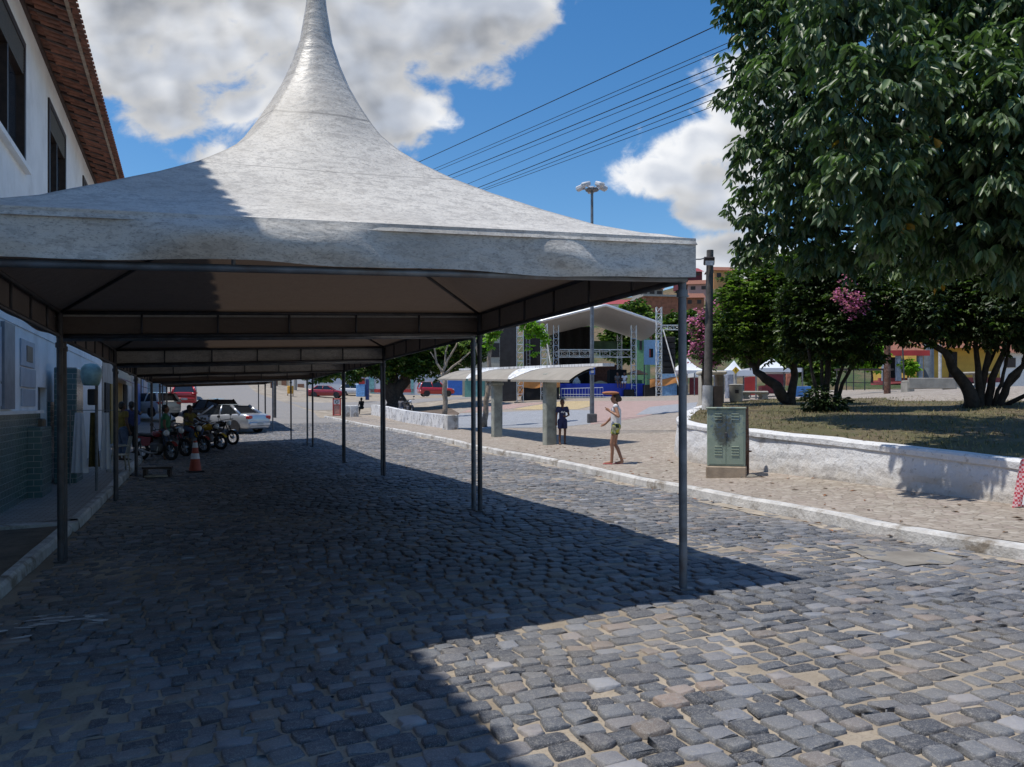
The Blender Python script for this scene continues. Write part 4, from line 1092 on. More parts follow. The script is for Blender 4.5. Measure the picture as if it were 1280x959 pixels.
M_red = simple('red_panel', (.42, .035, .03), .6, var=.15, scale=2); M_dred = simple('maroon_panel', (.14, .02, .03), .7, var=.2)
def market(label, xa, xb, xp, yp, ye, yv, yb, d):
    f_ = frame('market_tent', label, 'market tent', (xa+xb)/2, yb, d, 'white market tents beyond the garden'); k = L2((xa+xb)/2, yb, d); D_ = (xb-xa)*d/F
    mb = MB(); ap = Vector((k.x(xp), D_/2, k.z(yp))); cs = [Vector((k.x(xa), 0, k.z(ye))), Vector((k.x(xb), 0, k.z(ye))), Vector((k.x(xb), D_, k.z(ye))), Vector((k.x(xa), D_, k.z(ye)))]
    for i in range(4):
        a_, b_ = cs[i], cs[(i+1) % 4]; mb.grid(lambda u, v: (a_.lerp(b_, u)).lerp(ap, v)-Vector((0, 0, .35*math.sin(math.pi*v))), 6, 6)
    mb.build('canopy', M_tentw, f_, smooth=True)
    mb = MB()
    for i in range(4):
        a_, b_ = cs[i], cs[(i+1) % 4]; mb.grid(lambda u, v: a_.lerp(b_, u)-Vector((0, 0, v*(yv-ye)*d/F)), 6, 1)
    mb.build('valance', M_tentw, f_)
    for c_ in cs:
        mb = MB(); mb.path([(c_.x, c_.y, 0), (c_.x, c_.y, c_.z)], .04, 6); mb.build('leg', M_pole, f_)
    return f_, k
market('white market tent with a peaked top nearest the timber post', 893, 945, 925, 449, 463, 470, 499, 38)
market('white market tent whose front stands over maroon panels', 938, 1003, 975, 444, 460, 465, 497, 42)
market('white pointed market tent seen behind the goal truss', 840, 888, 862, 444, 463, 468, 498, 66)
market('white market tent behind the pink flowers', 868, 905, 890, 455, 466, 471, 498, 60)
def panel(label, xa, ya, xb, yb, d, mat, cat='stall panel', name='stall_screen', th=.08):
    p = at((xa+xb)/2, yb, d); k = L2((xa+xb)/2, yb, d); mb = MB(); k.box(mb, xa, ya, xb, yb, 0, th, bev=.01)
    o = mb.build(name, mat, rz=-TH, loc=p); tag(o, label, cat); return o
panel('bright red stall side panel under the nearer market tent', 929, 471, 946, 494, 41, M_red)
panel('maroon stall back panel under the second market tent', 957, 466, 982, 482, 46, M_dred)
panel('red drinks counter below the maroon panel', 952, 482, 979, 492, 43.5, simple('red_counter', (.35, .04, .05), .5), 'counter', 'stall_counter', .6)
panel('orange poster panel behind the leaning trunk', 983, 464, 994, 482, 45, simple('orange_poster', (.6, .2, .12), .6, var=.4, scale=3), 'poster', 'poster_panel')
panel('blue tarpaulin sheet on the ground beyond the lawn', 994, 483, 1014, 496, 34, simple('blue_sheet', (.06, .2, .5), .6, var=.3, scale=3), 'tarpaulin', 'tarpaulin', .5)
panel('stack of grey louvred crates behind the cream portal', 910, 468, 917, 498, 34, simple('slatted_grey', (.25, .27, .32), .7, var=.5, scale=5), 'crates', 'crate_stack', .5)
panel('dark red stall back at the left market tents', 862, 472, 876, 497, 63, M_dred)

# right: bench with back, yellow house, posts, rails, table
f_ = frame('park_bench', 'long concrete bench with a solid back facing the yellow house', 'bench', 1165, 491, 31); k = L2(1165, 491, 31)
mb = MB(); k.box(mb, 1136, 472.5, 1195, 486, 0, .12, bev=.02); mb.build('backrest', simple('bench_concrete', (.33, .31, .27), .9, var=.2, scale=2.5, bump=.2), f_)
mb = MB(); mb.bb((k.x(1136), .12, .42), (k.x(1195), .62, .5), bev=.02); mb.build('seat', MATS['bench_concrete'], f_)
for x in (1139, 1192):
    mb = MB(); mb.bb((k.x(x)-.14, .02, -.05), (k.x(x)+.14, .55, .42)); mb.build('leg', MATS['bench_concrete'], f_)
M_yw = simple('ochre_wall', (.52, .33, .06), .85, var=.12, scale=1.5, dirt=(.3, .18, .06), dirt_amt=.5); M_rb = simple('red_base_paint', (.30, .06, .06), .8, var=.2)
f_ = frame('yellow_house', 'ochre yellow house with red base and clay tile roof beyond the bench', 'building', 1185, 477, 47); k = L2(1185, 477, 47)
mb = MB(); k.box(mb, 1146, 428, 1250, 477, 0, 6); mb.build('wall', M_yw, f_)
mb = MB(); k.box(mb, 1145.7, 472, 1250.3, 478, -.03, 6); mb.build('base_band', M_rb, f_)
for x0, x1 in ((1155, 1164), (1186, 1196)):
    mb = MB(); k.box(mb, x0, 440, x1, 472, -.05, -.005); mb.build('door', M_black, f_)
mb = MB()
mb.grid(lambda u, v: (k.x(1142+112*u), -1.0+4.5*v, k.z(437)+1.6*v+.05*abs(math.sin(u*112))), 110, 2); mb.build('tile_roof', M_clay, f_)
f_ = frame('red_awning_kiosk', 'kiosk with red awning edge and old tile roof beside the yellow house', 'kiosk', 1120, 477, 44); k = L2(1120, 477, 44)
mb = MB(); mb.grid(lambda u, v: (k.x(1094+52*u), -1.2+3.4*v, k.z(441)+.75*v+.05*abs(math.sin(u*60))), 60, 2); mb.build('tile_roof', M_clay, f_)
mb = MB(); k.box(mb, 1093, 440, 1147, 446.5, -1.3, -1.22); mb.build('awning_band', M_red, f_)
for x in (1095, 1112, 1138):
    mb = MB(); mb.path([(k.x(x), -1, 0), (k.x(x), -1, k.z(444))], .16, 10); mb.build('pillar', simple('grey_pillar', (.24, .28, .33), .7), f_)
mb = MB(); k.box(mb, 1093, 473, 1135, 477.5, -.6, -.4); mb.build('low_wall', M_rb, f_)
mb = MB(); k.box(mb, 1114, 446, 1124, 474, .4, .8); mb.build('dark_opening', M_black, f_)
for px_, ytop, yb, d, r_, mat, nm, lab, cat in ((1109, 415, 491, 30, .13, M_rust, 'wooden_post', 'thick rough brown post left of the long bench', 'post'), (1161, 430, 476, 44, .28, simple('blue_grey_pillar', (.16, .19, .22), .7), 'round_column', 'round blue grey column in front of the yellow house', 'column'),
        (1128, 428, 484, 33, .035, M_dpole, 'leaning_pole', 'thin leaning dark pole between brown post and bench', 'pole'), (1175, 430, 473, 43, .09, M_white, 'white_pole', 'slim white pole in front of the yellow house doors', 'pole')):
    p = at(px_, yb, d); mb = MB(); mb.path([(.0 if px_ != 1128 else .12, 0, -.1), (0, 0, (yb-ytop)*d/F)], [r_, r_*.92], 10); o = mb.build(nm, mat, loc=p, smooth=True, ang=40); tag(o, lab, cat)
f_ = frame('metal_railing', 'dark metal railing with thin legs beyond the lawn', 'railing', 1080, 488, 34); k = L2(1080, 488, 34)
mb = MB(); mb.box((0, 0, k.z(462)), (2.4, .5, .07)); mb.build('top_board', M_dwood, f_)
for x in (1046, 1058, 1067, 1081, 1104):
    mb = MB(); mb.path([(k.x(x), 0, 0), (k.x(x), 0, k.z(463))], .022, 6); mb.build('leg', M_dpole, f_)
mb = MB(); mb.path([(k.x(1044), 0, k.z(478)), (k.x(1105), 0, k.z(479))], .018, 6); mb.build('rail', M_dpole, f_)
f_ = frame('picnic_table', 'round concrete table with a stool in the shade of the dark tree', 'table', 1222, 489, 33); k = L2(1222, 489, 33)
mb = MB(); mb.lathe([(.75, .72), (.78, .75), (.75, .8)], 18); mb.build('tabletop', MATS['bench_concrete'], f_)
mb = MB(); mb.lathe([(.28, 0), (.12, .3), (.2, .72)], 12); mb.build('pedestal', MATS['bench_concrete'], f_)
mb = MB(); mb.lathe([(.2, 0), (.14, .2), (.22, .45)], 12, (-1.0, -.2, 0)); mb.build('stool', MATS['bench_concrete'], f_)
# checkered cloth hanging at the wall on the right edge
def mat_check():
    m, nt, b = new_mat('red_white_gingham')
    tc = nt.n('ShaderNodeTexCoord').outputs['Object']
    ck = nt.n('ShaderNodeTexChecker', {'Vector': tc, 'Color1': (.45, .05, .07, 1), 'Color2': (.62, .42, .44, 1), 'Scale': 34})
    link(nt, ck.outputs[0], b.inputs['Base Color']); b.inputs['Roughness'].default_value = .9; return m
wp = at(1276, 606, 9.75)
mb = MB(); mb.grid(lambda u, v: (-.04+.5*u+.06*(.5-v)*(1-u)-.05*v, -.03+.02*math.sin(14*u+3*v)-.05*v, .31-.60*v+.03*math.sin(9*u)), 14, 12)
f_ = thing('gingham_cloth', 'red checked cloth hanging over the wall at the right edge', 'cloth', wp, -TH-.3)
mb.build('cloth', mat_check(), f_, smooth=True)
mb = MB(); mb.grid(lambda u, v: (.03+.2*u-.05*v, -.06-.05*v, .0-.24*v), 4, 4); mb.build('white_patch', simple('white_lace', (.7, .7, .72), .9, var=.25, scale=40), f_)
# ------------------------------------------------------------------ vegetation
def leaf_mat(name, col, rough=.5, trans=.25, spec=.5, var=.35):
    m, nt, b = new_mat(name)
    g = nt.n('ShaderNodeNewGeometry').outputs['Random Per Island']
    lo = tuple(c*(1-var) for c in col); hi = (min(1, col[0]*(1+var*1.5)), min(1, col[1]*(1+var)), col[2])
    c = nt.mix(g, lo, hi)
    link(nt, c, b.inputs['Base Color']); b.inputs['Roughness'].default_value = rough; b.inputs['Specular IOR Level'].default_value = spec
    tr = nt.n('ShaderNodeBsdfTranslucent', {'Color': (col[0]*1.3+.02, min(1, col[1]*1.9), col[2]*.6, 1)})
    mx = nt.n('ShaderNodeMixShader', {0: trans}); out = m.node_tree.nodes['Material Output']
    nt.t.links.new(b.outputs[0], mx.inputs[1]); nt.t.links.new(tr.outputs[0], mx.inputs[2]); nt.t.links.new(mx.outputs[0], out.inputs[0])
    return m
def unit(a): return a/np.maximum(np.linalg.norm(a, axis=-1, keepdims=True), 1e-9)
def leaf_arrays(base, axis, ln, wd, rg, fold=.25, curl=.18):
    n = len(base); up = np.zeros((n, 3)); up[:, 2] = 1; up += rg.normal(0, .35, (n, 3))
    axis = unit(axis); side = unit(np.cross(axis, up)); nrm = np.cross(side, axis)
    l_, w_ = ln[:, None], wd[:, None]
    P = np.zeros((n, 6, 3))
    P[:, 0] = base; P[:, 1] = base+axis*l_*.35-side*w_*.42+nrm*w_*fold; P[:, 2] = base+axis*l_*.70-side*w_*.5+nrm*(w_*fold-l_*curl*.3)
    P[:, 3] = base+axis*l_-nrm*l_*curl; P[:, 4] = base+axis*l_*.70+side*w_*.5+nrm*(w_*fold-l_*curl*.3); P[:, 5] = base+axis*l_*.35+side*w_*.42+nrm*w_*fold
    Q = np.array([(0, 3, 2, 1), (0, 5, 4, 3)])[None]+(np.arange(n)*6)[:, None, None]
    return P.reshape(-1, 3), Q.reshape(-1, 4)
def foliage(blobs, n, m, ln, wd, rg, droop=.4, shell=.55, jitter=.12, spread=.8, squash=1.0, inner=.12):
    """blobs: (centre, radius). n sprays of m leaves; returns base, axis, length, width"""
    C = np.array([b[0][:] for b in blobs]); Rr = np.array([b[1] for b in blobs])
    w = Rr**2; k = rg.choice(len(blobs), n, p=w/w.sum())
    d = unit(rg.normal(0, 1, (n, 3))); r = shell+(1-shell)*rg.random(n)**.6
    ins = rg.random(n) < inner; r[ins] = rg.random(ins.sum())*.7
    lump = 1+.30*np.sin(d[:, 0]*5+k)*np.cos(d[:, 1]*6+2*k)+.10*np.sin(d[:, 2]*11+k)
    p = C[k]+d*(Rr[k]*r*lump)[:, None]*np.array([1, 1, squash])
    out = unit(d*np.array([1, 1, .8])+np.array([0, 0, .25]))
    az = rg.uniform(0, 6.283, (n, 1))+np.arange(m)[None]*6.283/m+rg.normal(0, .25, (n, m))
    rad = np.stack([np.cos(az), np.sin(az), np.zeros_like(az)], -1)
    ax = rad*spread+out[:, None]*.45+np.array([0, 0, -droop])+rg.normal(0, .18, (n, m, 3))
    base = np.repeat(p[:, None], m, 1)+unit(ax)*.02+rg.normal(0, jitter*np.mean(ln), (n, m, 3))
    L_ = rg.uniform(ln[0], ln[1], n*m)
    return base.reshape(-1, 3), ax.reshape(-1, 3), L_, L_*rg.uniform(wd[0], wd[1], n*m)
def crown_obj(sets, root, org, rg, name='crown', fold=.25):
    Vs = []; Qs = []; Ms = []; mats = []; o_ = 0
    for (b_, a_, l_, w_), mat in sets:
        V_, Q_ = leaf_arrays(b_-np.array(org[:]), a_, l_, w_, rg, fold)
        Vs.append(V_); Qs.append(Q_+o_); o_ += len(V_)
        if mat not in mats: mats.append(mat)
        Ms.append(np.full(len(Q_), mats.index(mat)))
    return np_obj(name, np_mesh(name, np.concatenate(Vs), np.concatenate(Qs), mats, np.concatenate(Ms)), root)
def limb(mb, pts, r0, r1, n=8, wob=.04, seed=0):
    rg = random.Random(seed); P = [Vector(p) for p in pts]; out = []
    for a_, b_ in zip(P[:-1], P[1:]):
        for k in range(4): out.append(a_.lerp(b_, k/4)+Vector((rg.gauss(0, wob), rg.gauss(0, wob), 0))*(r0*4))
    out.append(P[-1]); N = len(out)
    mb.path(out, [r0+(r1-r0)*(i/(N-1))**.8 for i in range(N)], n)
M_bark = simple('grey_brown_bark', (.052, .042, .034), .95, var=.4, scale=7, bump=.8)
M_barkp = simple('pale_bark', (.30, .245, .19), .95, var=.3, scale=7, bump=.7, dirt=(.12, .09, .07), dirt_amt=.6)
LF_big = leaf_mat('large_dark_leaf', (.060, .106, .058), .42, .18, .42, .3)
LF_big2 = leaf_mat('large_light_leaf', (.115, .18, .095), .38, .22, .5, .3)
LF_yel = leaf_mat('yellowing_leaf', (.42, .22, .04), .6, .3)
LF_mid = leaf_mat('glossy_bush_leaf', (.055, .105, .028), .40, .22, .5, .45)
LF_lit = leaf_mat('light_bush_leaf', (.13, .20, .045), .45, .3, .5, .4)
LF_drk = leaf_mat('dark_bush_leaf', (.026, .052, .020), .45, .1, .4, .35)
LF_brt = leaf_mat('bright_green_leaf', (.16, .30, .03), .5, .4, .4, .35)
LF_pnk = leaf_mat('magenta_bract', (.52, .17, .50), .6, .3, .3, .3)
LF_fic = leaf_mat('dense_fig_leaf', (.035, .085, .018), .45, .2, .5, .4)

def px_blobs(L): return [(at(px, py, d), r*d/F) for px, py, r, d in L]
def px_tree(name, label, base, stems, sets, seed, cat='tree', group=None, bark=None):
    """base world point; stems: list of (points, r0, r1); sets: (foliage args, material)"""
    rg = np.random.default_rng(seed); root = thing(name, label, cat, base, 0, group); org = Vector(base)
    mb = MB()
    for i, (pts, r0, r1) in enumerate(stems): limb(mb, [Vector(p)-org for p in pts], r0, r1, 9, .05, seed+i)
    if stems: mb.build('trunk', bark or M_bark, root, smooth=True)
    cr = [(foliage(rg=rg, **a_), m_) for a_, m_ in sets]
    if cr: crown_obj(cr, root, org, rg)
    return root
# 1 the big large-leaved tree, trunk just out of view on the right
bd = 13.0
def GL(px, py, d):      # point standing on the lawn under (px, d)
    p = at(px, py, d); p.z = float(lawn_z(p.x, p.y))-.05; return p
B1 = [(930, 10, 32, 16.5), (985, 45, 62, 15.6), (1060, 20, 85, 11.2), (1150, 30, 100, 13), (1250, 20, 100, 12), (1330, 60, 110, 11.6), (940, 105, 42, 16.8), (1000, 130, 75, 15), (1090, 130, 80, 10.6), (1180, 140, 95, 11.4), (1275, 150, 95, 10.6), (1350, 180, 100, 10.6),
      (965, 200, 48, 16), (1015, 215, 62, 14.8), (1090, 220, 66, 10.6), (1170, 225, 70, 11.5), (1250, 235, 75, 10.8), (945, 275, 36, 16.5), (985, 290, 36, 16), (1040, 285, 42, 15), (1110, 280, 38, 10.9), (1150, 300, 30, 12.4), (1200, 290, 48, 11.6), (1270, 290, 55, 11), (1340, 290, 70, 11), (1100, -60, 110, 14), (1230, -70, 120, 12.4), (960, -40, 60, 16), (935, 320, 16, 16.5), (1015, 320, 18, 15.4), (1070, 315, 26, 14.5), (1120, 322, 24, 13.6), (1165, 325, 26, 12.8), (1225, 325, 34, 12.2), (1285, 325, 40, 11.8)]
bb1 = px_blobs(B1); tb = GL(1420, 520, 13.4)
hub = at(1330, 300, 13.2); hub2 = at(1230, 190, 13.0)
px_tree('broadleaf_tree', 'huge dark broadleaf tree with drooping clustered leaves overhanging the wall', tb,
        [([tb, at(1400, 380, 13.4), hub], .34, .22), ([hub, hub2, at(1130, 90, 13.4), at(1010, 40, 15)], .20, .05), ([hub, at(1250, 290, 13), at(1120, 230, 13.5), at(990, 210, 15.5)], .15, .04), ([hub, at(1340, 150, 12.5), at(1290, 40, 12)], .18, .05), ([hub2, at(1190, 130, 12), at(1130, 150, 12.6)], .10, .03), ([at(1250, 290, 13), at(1120, 290, 14), at(960, 280, 16.3)], .08, .025)],
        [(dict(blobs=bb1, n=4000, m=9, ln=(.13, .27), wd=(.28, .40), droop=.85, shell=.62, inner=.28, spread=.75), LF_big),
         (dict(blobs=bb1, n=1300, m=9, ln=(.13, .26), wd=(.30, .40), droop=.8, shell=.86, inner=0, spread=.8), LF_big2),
         (dict(blobs=bb1, n=14, m=3, ln=(.14, .22), wd=(.34, .44), droop=.9, shell=.9, inner=0), LF_yel)], 21)
# a hank of pale string caught in it
mb = MB()
for k in range(5): mb.path([at(990+k*2, 35+3*k, 13.6), at(986-4+k*6, 50, 13.5), at(988+k*5, 78-4*k, 13.5)], .008, 4)
o = mb.build('hanging_string', M_white); tag(o, 'loop of pale string hanging from the wires in the big tree', 'string')
# 2 bush tree with leaning trunk
t1 = GL(986, 500, 23)
b1 = px_blobs([(935, 395, 40, 23.5), (975, 365, 42, 23), (1010, 400, 42, 22.5), (942, 424, 30, 23.5), (990, 420, 32, 22.6), (930, 360, 26, 23.8), (962, 338, 22, 23.5), (1000, 345, 30, 22.6), (908, 415, 22, 24), (903, 437, 13, 24)])
px_tree('leaning_tree', 'rounded bushy tree with a trunk leaning far to the left', t1, [([t1, at(970, 483, 23), at(945, 465, 23.3), at(930, 440, 23.5)], .21, .07), ([t1, at(994, 470, 23), at(990, 430, 22.8), at(985, 390, 22.8)], .15, .05), ([at(945, 465, 23.3), at(960, 420, 23)], .07, .03)],
        [(dict(blobs=b1, n=3600, m=6, ln=(.10, .17), wd=(.42, .55), droop=.15, shell=.6, inner=.25), LF_mid), (dict(blobs=b1, n=900, m=6, ln=(.09, .15), wd=(.42, .55), droop=.1, shell=.9, inner=0), LF_lit), (dict(blobs=px_blobs([(985, 335, 10, 23), (1000, 338, 8, 23), (1008, 330, 7, 23)]), n=26, m=6, ln=(.07, .12), wd=(.7, .9), droop=.1), LF_pnk)], 22)
# 3 multi stemmed tree with a few magenta flowers
t2 = GL(1030, 513, 20)
b2 = px_blobs([(1035, 350, 42, 20), (1065, 375, 42, 19.6), (1030, 402, 42, 20), (1075, 420, 34, 19.4), (1005, 420, 26, 20.5), (1052, 416, 32, 19.5), (1020, 335, 28, 20), (1078, 345, 22, 19.6), (1000, 385, 30, 20.4)])
px_tree('multistem_tree', 'dark bushy tree with several thin stems and a magenta flower spray', t2,
        [([t2+Vector((dx_, dy_, 0)), at(1030+a_*.5, 480, 20), at(1030+a_, 430, 20), at(1030+a_*1.5, 380, 20)], .062, .025) for dx_, dy_, a_ in ((0, 0, -4), (.16, .1, 10), (-.15, .05, -22), (.22, -.1, 32), (-.05, .15, 4), (.3, .0, 48))],
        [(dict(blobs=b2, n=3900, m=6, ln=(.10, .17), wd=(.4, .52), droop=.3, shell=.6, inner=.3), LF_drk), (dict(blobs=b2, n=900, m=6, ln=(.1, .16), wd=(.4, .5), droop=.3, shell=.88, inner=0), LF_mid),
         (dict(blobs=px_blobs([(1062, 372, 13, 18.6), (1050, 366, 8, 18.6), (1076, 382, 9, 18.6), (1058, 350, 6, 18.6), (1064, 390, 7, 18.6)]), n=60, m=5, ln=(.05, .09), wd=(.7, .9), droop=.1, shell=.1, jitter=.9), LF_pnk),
         (dict(blobs=px_blobs([(1020, 500, 16, 19.6), (1045, 505, 14, 19.6)]), n=130, m=6, ln=(.1, .18), wd=(.3, .4), droop=.3), LF_drk)], 23)
# 4 bougainvillea by the timber post
b4 = px_blobs([(884, 398, 13, 24.5), (872, 410, 13, 24.8), (880, 425, 17, 24.5), (893, 415, 14, 24.3), (872, 440, 10, 24.8), (897, 385, 9, 24.4), (888, 450, 11, 24.6), (900, 440, 12, 24.3)])
t4 = at(880, 508, 24.6)
px_tree('bougainvillea', 'bougainvillea with clouds of pink magenta bracts behind the timber post', t4, [([t4, at(878, 470, 24.6), at(882, 430, 24.5)], .06, .03), ([at(878, 470, 24.6), at(893, 430, 24.4)], .04, .02)],
        [(dict(blobs=b4, n=330, m=5, jitter=.8, ln=(.06, .11), wd=(.7, .95), droop=.1, shell=.45), LF_pnk), (dict(blobs=b4, n=330, m=6, ln=(.08, .14), wd=(.45, .55), droop=.2, shell=.3), LF_mid)], 24, cat='flowering shrub')
# 5 dark spreading tree at the right
t5 = GL(1218, 514, 19)
b5 = px_blobs([(1115, 390, 30, 19.5), (1150, 385, 42, 19), (1200, 385, 48, 19), (1255, 380, 55, 18.6), (1310, 370, 60, 18.5), (1150, 400, 28, 19), (1200, 404, 28, 19), (1260, 408, 32, 18.6), (1310, 412, 40, 18.5), (1235, 345, 40, 19), (1290, 330, 40, 19), (1130, 408, 18, 19.3), (1180, 350, 24, 19.2), (1110, 418, 9, 19.4)])
px_tree('spreading_tree', 'wide low dark tree whose stems fan out above the shaded lawn', t5,
        [([t5, at(1200, 470, 19), at(1178, 440, 19), at(1135, 412, 19.3)], .19, .04), ([t5+Vector((.2, 0, 0)), at(1222, 460, 19), at(1215, 400, 19)], .11, .04), ([t5+Vector((.5, .1, 0)), at(1245, 460, 18.8), at(1270, 400, 18.6)], .12, .04), ([t5+Vector((.3, .2, 0)), at(1230, 470, 19.2), at(1252, 420, 19)], .06, .03), ([t5+Vector((.6, .0, 0)), at(1252, 480, 18.8), at(1262, 430, 18.8)], .06, .03), ([t5+Vector((.8, .2, 0)), at(1272, 470, 18.7), at(1290, 420, 18.6)], .07, .03), ([t5+Vector((.7, -.1, 0)), at(1265, 470, 18.7), at(1320, 420, 18.5)], .12, .04), ([t5+Vector((.35, .1, 0)), at(1235, 440, 18.9), at(1240, 370, 18.9)], .10, .04), ([t5+Vector((.9, .1, 0)), at(1290, 490, 18.6), at(1330, 440, 18.5)], .07, .03)],
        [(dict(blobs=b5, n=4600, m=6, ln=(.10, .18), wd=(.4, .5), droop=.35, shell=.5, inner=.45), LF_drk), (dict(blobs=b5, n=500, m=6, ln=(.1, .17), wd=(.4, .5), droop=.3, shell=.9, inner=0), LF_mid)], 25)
# 6 large fig tree across the plaza, seen under the tents
fd = 46
t6 = ground(495, 508.5, .3); fd = depth(t6)
t6 = at(492, 507, 60); t6.z = Hf(t6.x, t6.y)
b6 = px_blobs([(385, 455, 18, 61), (410, 447, 26, 60), (450, 436, 36, 60), (495, 428, 42, 60), (540, 428, 40, 60), (575, 425, 30, 59), (430, 420, 34, 62), (520, 400, 50, 61), (470, 400, 50, 62), (595, 440, 16, 59), (400, 463, 14, 59), (440, 460, 17, 59), (480, 456, 18, 59), (520, 455, 17, 59), (555, 450, 16, 59)])
px_tree('fig_tree', 'broad dense green fig tree with a forked dark trunk across the plaza', t6,
        [([t6, at(489, 487, 60), at(480, 472, 60), at(460, 455, 60)], .72, .3), ([t6+Vector((.3, 0, 0)), at(497, 485, 60), at(510, 466, 60), at(530, 445, 60)], .65, .26), ([at(492, 490, 60), at(493, 460, 60)], .5, .26), ([at(480, 472, 60), at(462, 464, 60), at(455, 450, 60)], .26, .13)],
        [(dict(blobs=b6, n=8000, m=5, ln=(.22, .36), wd=(.5, .6), droop=.1, shell=.6, inner=.2), LF_fic), (dict(blobs=b6, n=2200, m=5, ln=(.22, .36), wd=(.5, .6), droop=.1, shell=.9, inner=0), LF_lit)], 26)
# 7 pollarded pale tree
t7 = ground(556, 522, KH); d7 = depth(t7)
px_tree('pollarded_tree', 'pale pollarded tree with bare lopped limbs beside the low graffiti wall', t7, [([t7, at(556, 480, d7), at(553, 466, d7)], .17, .13), ([at(553, 466, d7), at(560, 450, d7), at(572, 428, d7)], .10, .05), ([at(553, 466, d7), at(545, 450, d7), at(543, 432, d7)], .09, .04), ([at(555, 468, d7), at(570, 455, d7), at(588, 440, d7)], .09, .04), ([at(556, 460, d7), at(557, 440, d7), at(566, 415, d7)], .07, .03), ([at(545, 450, d7), at(538, 440, d7)], .05, .03)],
        [(dict(blobs=px_blobs([(585, 425, 14, d7), (548, 425, 12, d7)]), n=60, m=5, ln=(.15, .25), wd=(.4, .5)), LF_lit)], 27, bark=M_barkp)
# 8 slim tree with a few bright sprays
t8 = ground(605, 534, KH); d8 = depth(t8)
px_tree('sprouting_tree', 'slim pale trunk with sparse bright green sprays behind the shelter', t8, [([t8, at(609, 500, d8), at(611, 470, d8), at(613, 430, d8), at(614, 400, d8)], .15, .07), ([at(610, 478, d8), at(600, 455, d8), at(594, 425, d8), at(592, 405, d8)], .09, .04), ([at(613, 430, d8), at(632, 408, d8), at(655, 400, d8)], .05, .02)],
        [(dict(blobs=px_blobs([(614, 420, 9, d8), (611, 432, 6, d8), (618, 410, 10, d8)]), n=170, m=6, ln=(.10, .18), wd=(.4, .5), droop=.4, shell=.2), LF_brt),
         (dict(blobs=px_blobs([(665, 408, 12, d8), (676, 414, 9, d8), (661, 420, 5, d8), (681, 424, 6, d8), (663, 432, 5, d8), (668, 442, 3.5, d8), (652, 402, 8, d8)]), n=230, m=6, ln=(.10, .18), wd=(.45, .55), droop=.5, shell=.2), LF_brt)], 28, bark=M_barkp)
# small bright shrub by the kiosk, weeds
t9 = at(1090, 478, 36)
px_tree('garden_shrub', 'bright green sunlit shrub between railing and kiosk', t9, [([t9, at(1090, 455, 36)], .06, .03)], [(dict(blobs=px_blobs([(1090, 445, 16, 36), (1078, 450, 10, 36), (1100, 440, 9, 36)]), n=300, m=6, ln=(.15, .25), wd=(.4, .5)), LF_brt)], 29, cat='shrub')
t10 = at(1135, 476, 43)
px_tree('garden_shrub', 'bright green shrub under the kiosk roof', t10, [([t10, at(1135, 462, 43)], .06, .03)], [(dict(blobs=px_blobs([(1134, 457, 9, 43), (1140, 462, 7, 43)]), n=140, m=6, ln=(.15, .25), wd=(.4, .5)), LF_brt)], 30, cat='shrub')

# ------------------------------------------------------------------ hillside with houses behind the plaza
def mat_hill():
    m, nt, b = new_mat('scrubby_hillside')
    tc = nt.n('ShaderNodeTexCoord').outputs['Object']; n = nt.noise(.12, 6, .65, tc); n2 = nt.noise(.9, 5, .7, tc)
    c = nt.mix(nt.ss(.4, .6, n), (.055, .085, .025), (.17, .12, .07)); c = nt.mix(nt.m('MULTIPLY', nt.ss(.45, .7, n2), .6), c, (.03, .05, .02))
    link(nt, c, b.inputs['Base Color']); b.inputs['Roughness'].default_value = 1
    bp = nt.n('ShaderNodeBump', {'Height': n2, 'Strength': .8, 'Distance': .8}); link(nt, bp.outputs[0], b.inputs['Normal']); return m
def hill_y(px, t):
    ridge = np.interp(px, [-600, 100, 330, 500, 700, 800, 880, 960, 1080, 1200, 1300, 1700, 2600], [470, 452, 440, 415, 385, 368, 352, 348, 345, 355, 350, 370, 440])
    return 500+(ridge-500)*t**.85
HD0, HD1 = 128, 215
mb = MB()
def hill(u, v):
    px = -600+3200*u; d = HD0+(HD1-HD0)*v+6*math.sin(px*.01); p = at(px, hill_y(px, v)+2.0*math.sin(px*.035+5*v)*v, d); return p
mb.grid(lambda u, v: hill(u, v) if v > 0 else hill(u, v)-Vector((0, 0, 6)), 130, 16); 
o = mb.build('hills', mat_hill(), smooth=True); o['kind'] = 'structure'
def hill_at(px, py):
    for k in range(400):
        t = k/400
        if hill_y(px, t) <= py: break
    return at(px, py, HD0+(HD1-HD0)*t+6*math.sin(px*.01)-4), HD0+(HD1-HD0)*t
def house(label, px, pb, wpx, hpx, wall, roof, d=None, flat=False, win=2, name='hill_house', depth_m=6, group='houses on the hillside'):
    if d is None: p, d = hill_at(px, pb); d -= 4
    p = at(px, pb, d); f_ = thing(name, label, 'house', p, -TH+random.Random(px).uniform(-.3, .3)*(0 if hpx > 40 else 1), group); s_ = d/F; w, h = wpx*s_, hpx*s_
    mb = MB(); mb.bb((-w/2, 0, -3), (w/2, depth_m, h)); mb.build('wall', wall, f_)
    for i in range(win):
        x = -w/2+w*(i+.5)/win; mb = MB(); mb.bb((x-w*.11, -.06, h*.35), (x+w*.11, -.01, h*.75)); mb.build('window', M_dwood, f_)
    mb = MB()
    if flat: mb.bb((-w/2-.2, -.3, h), (w/2+.2, depth_m+.2, h+.25))
    else: mb.prism([(-.6, h-.1), (depth_m/2, h+depth_m*.24), (depth_m+.6, h-.1), (depth_m/2, h+depth_m*.24-.25)], -w/2-.35, w/2+.35, Matrix(((0, 1, 0, 0), (1, 0, 0, 0), (0, 0, 1, 0), (0, 0, 0, 1))))
    mb.build('roof', roof, f_)
    return f_
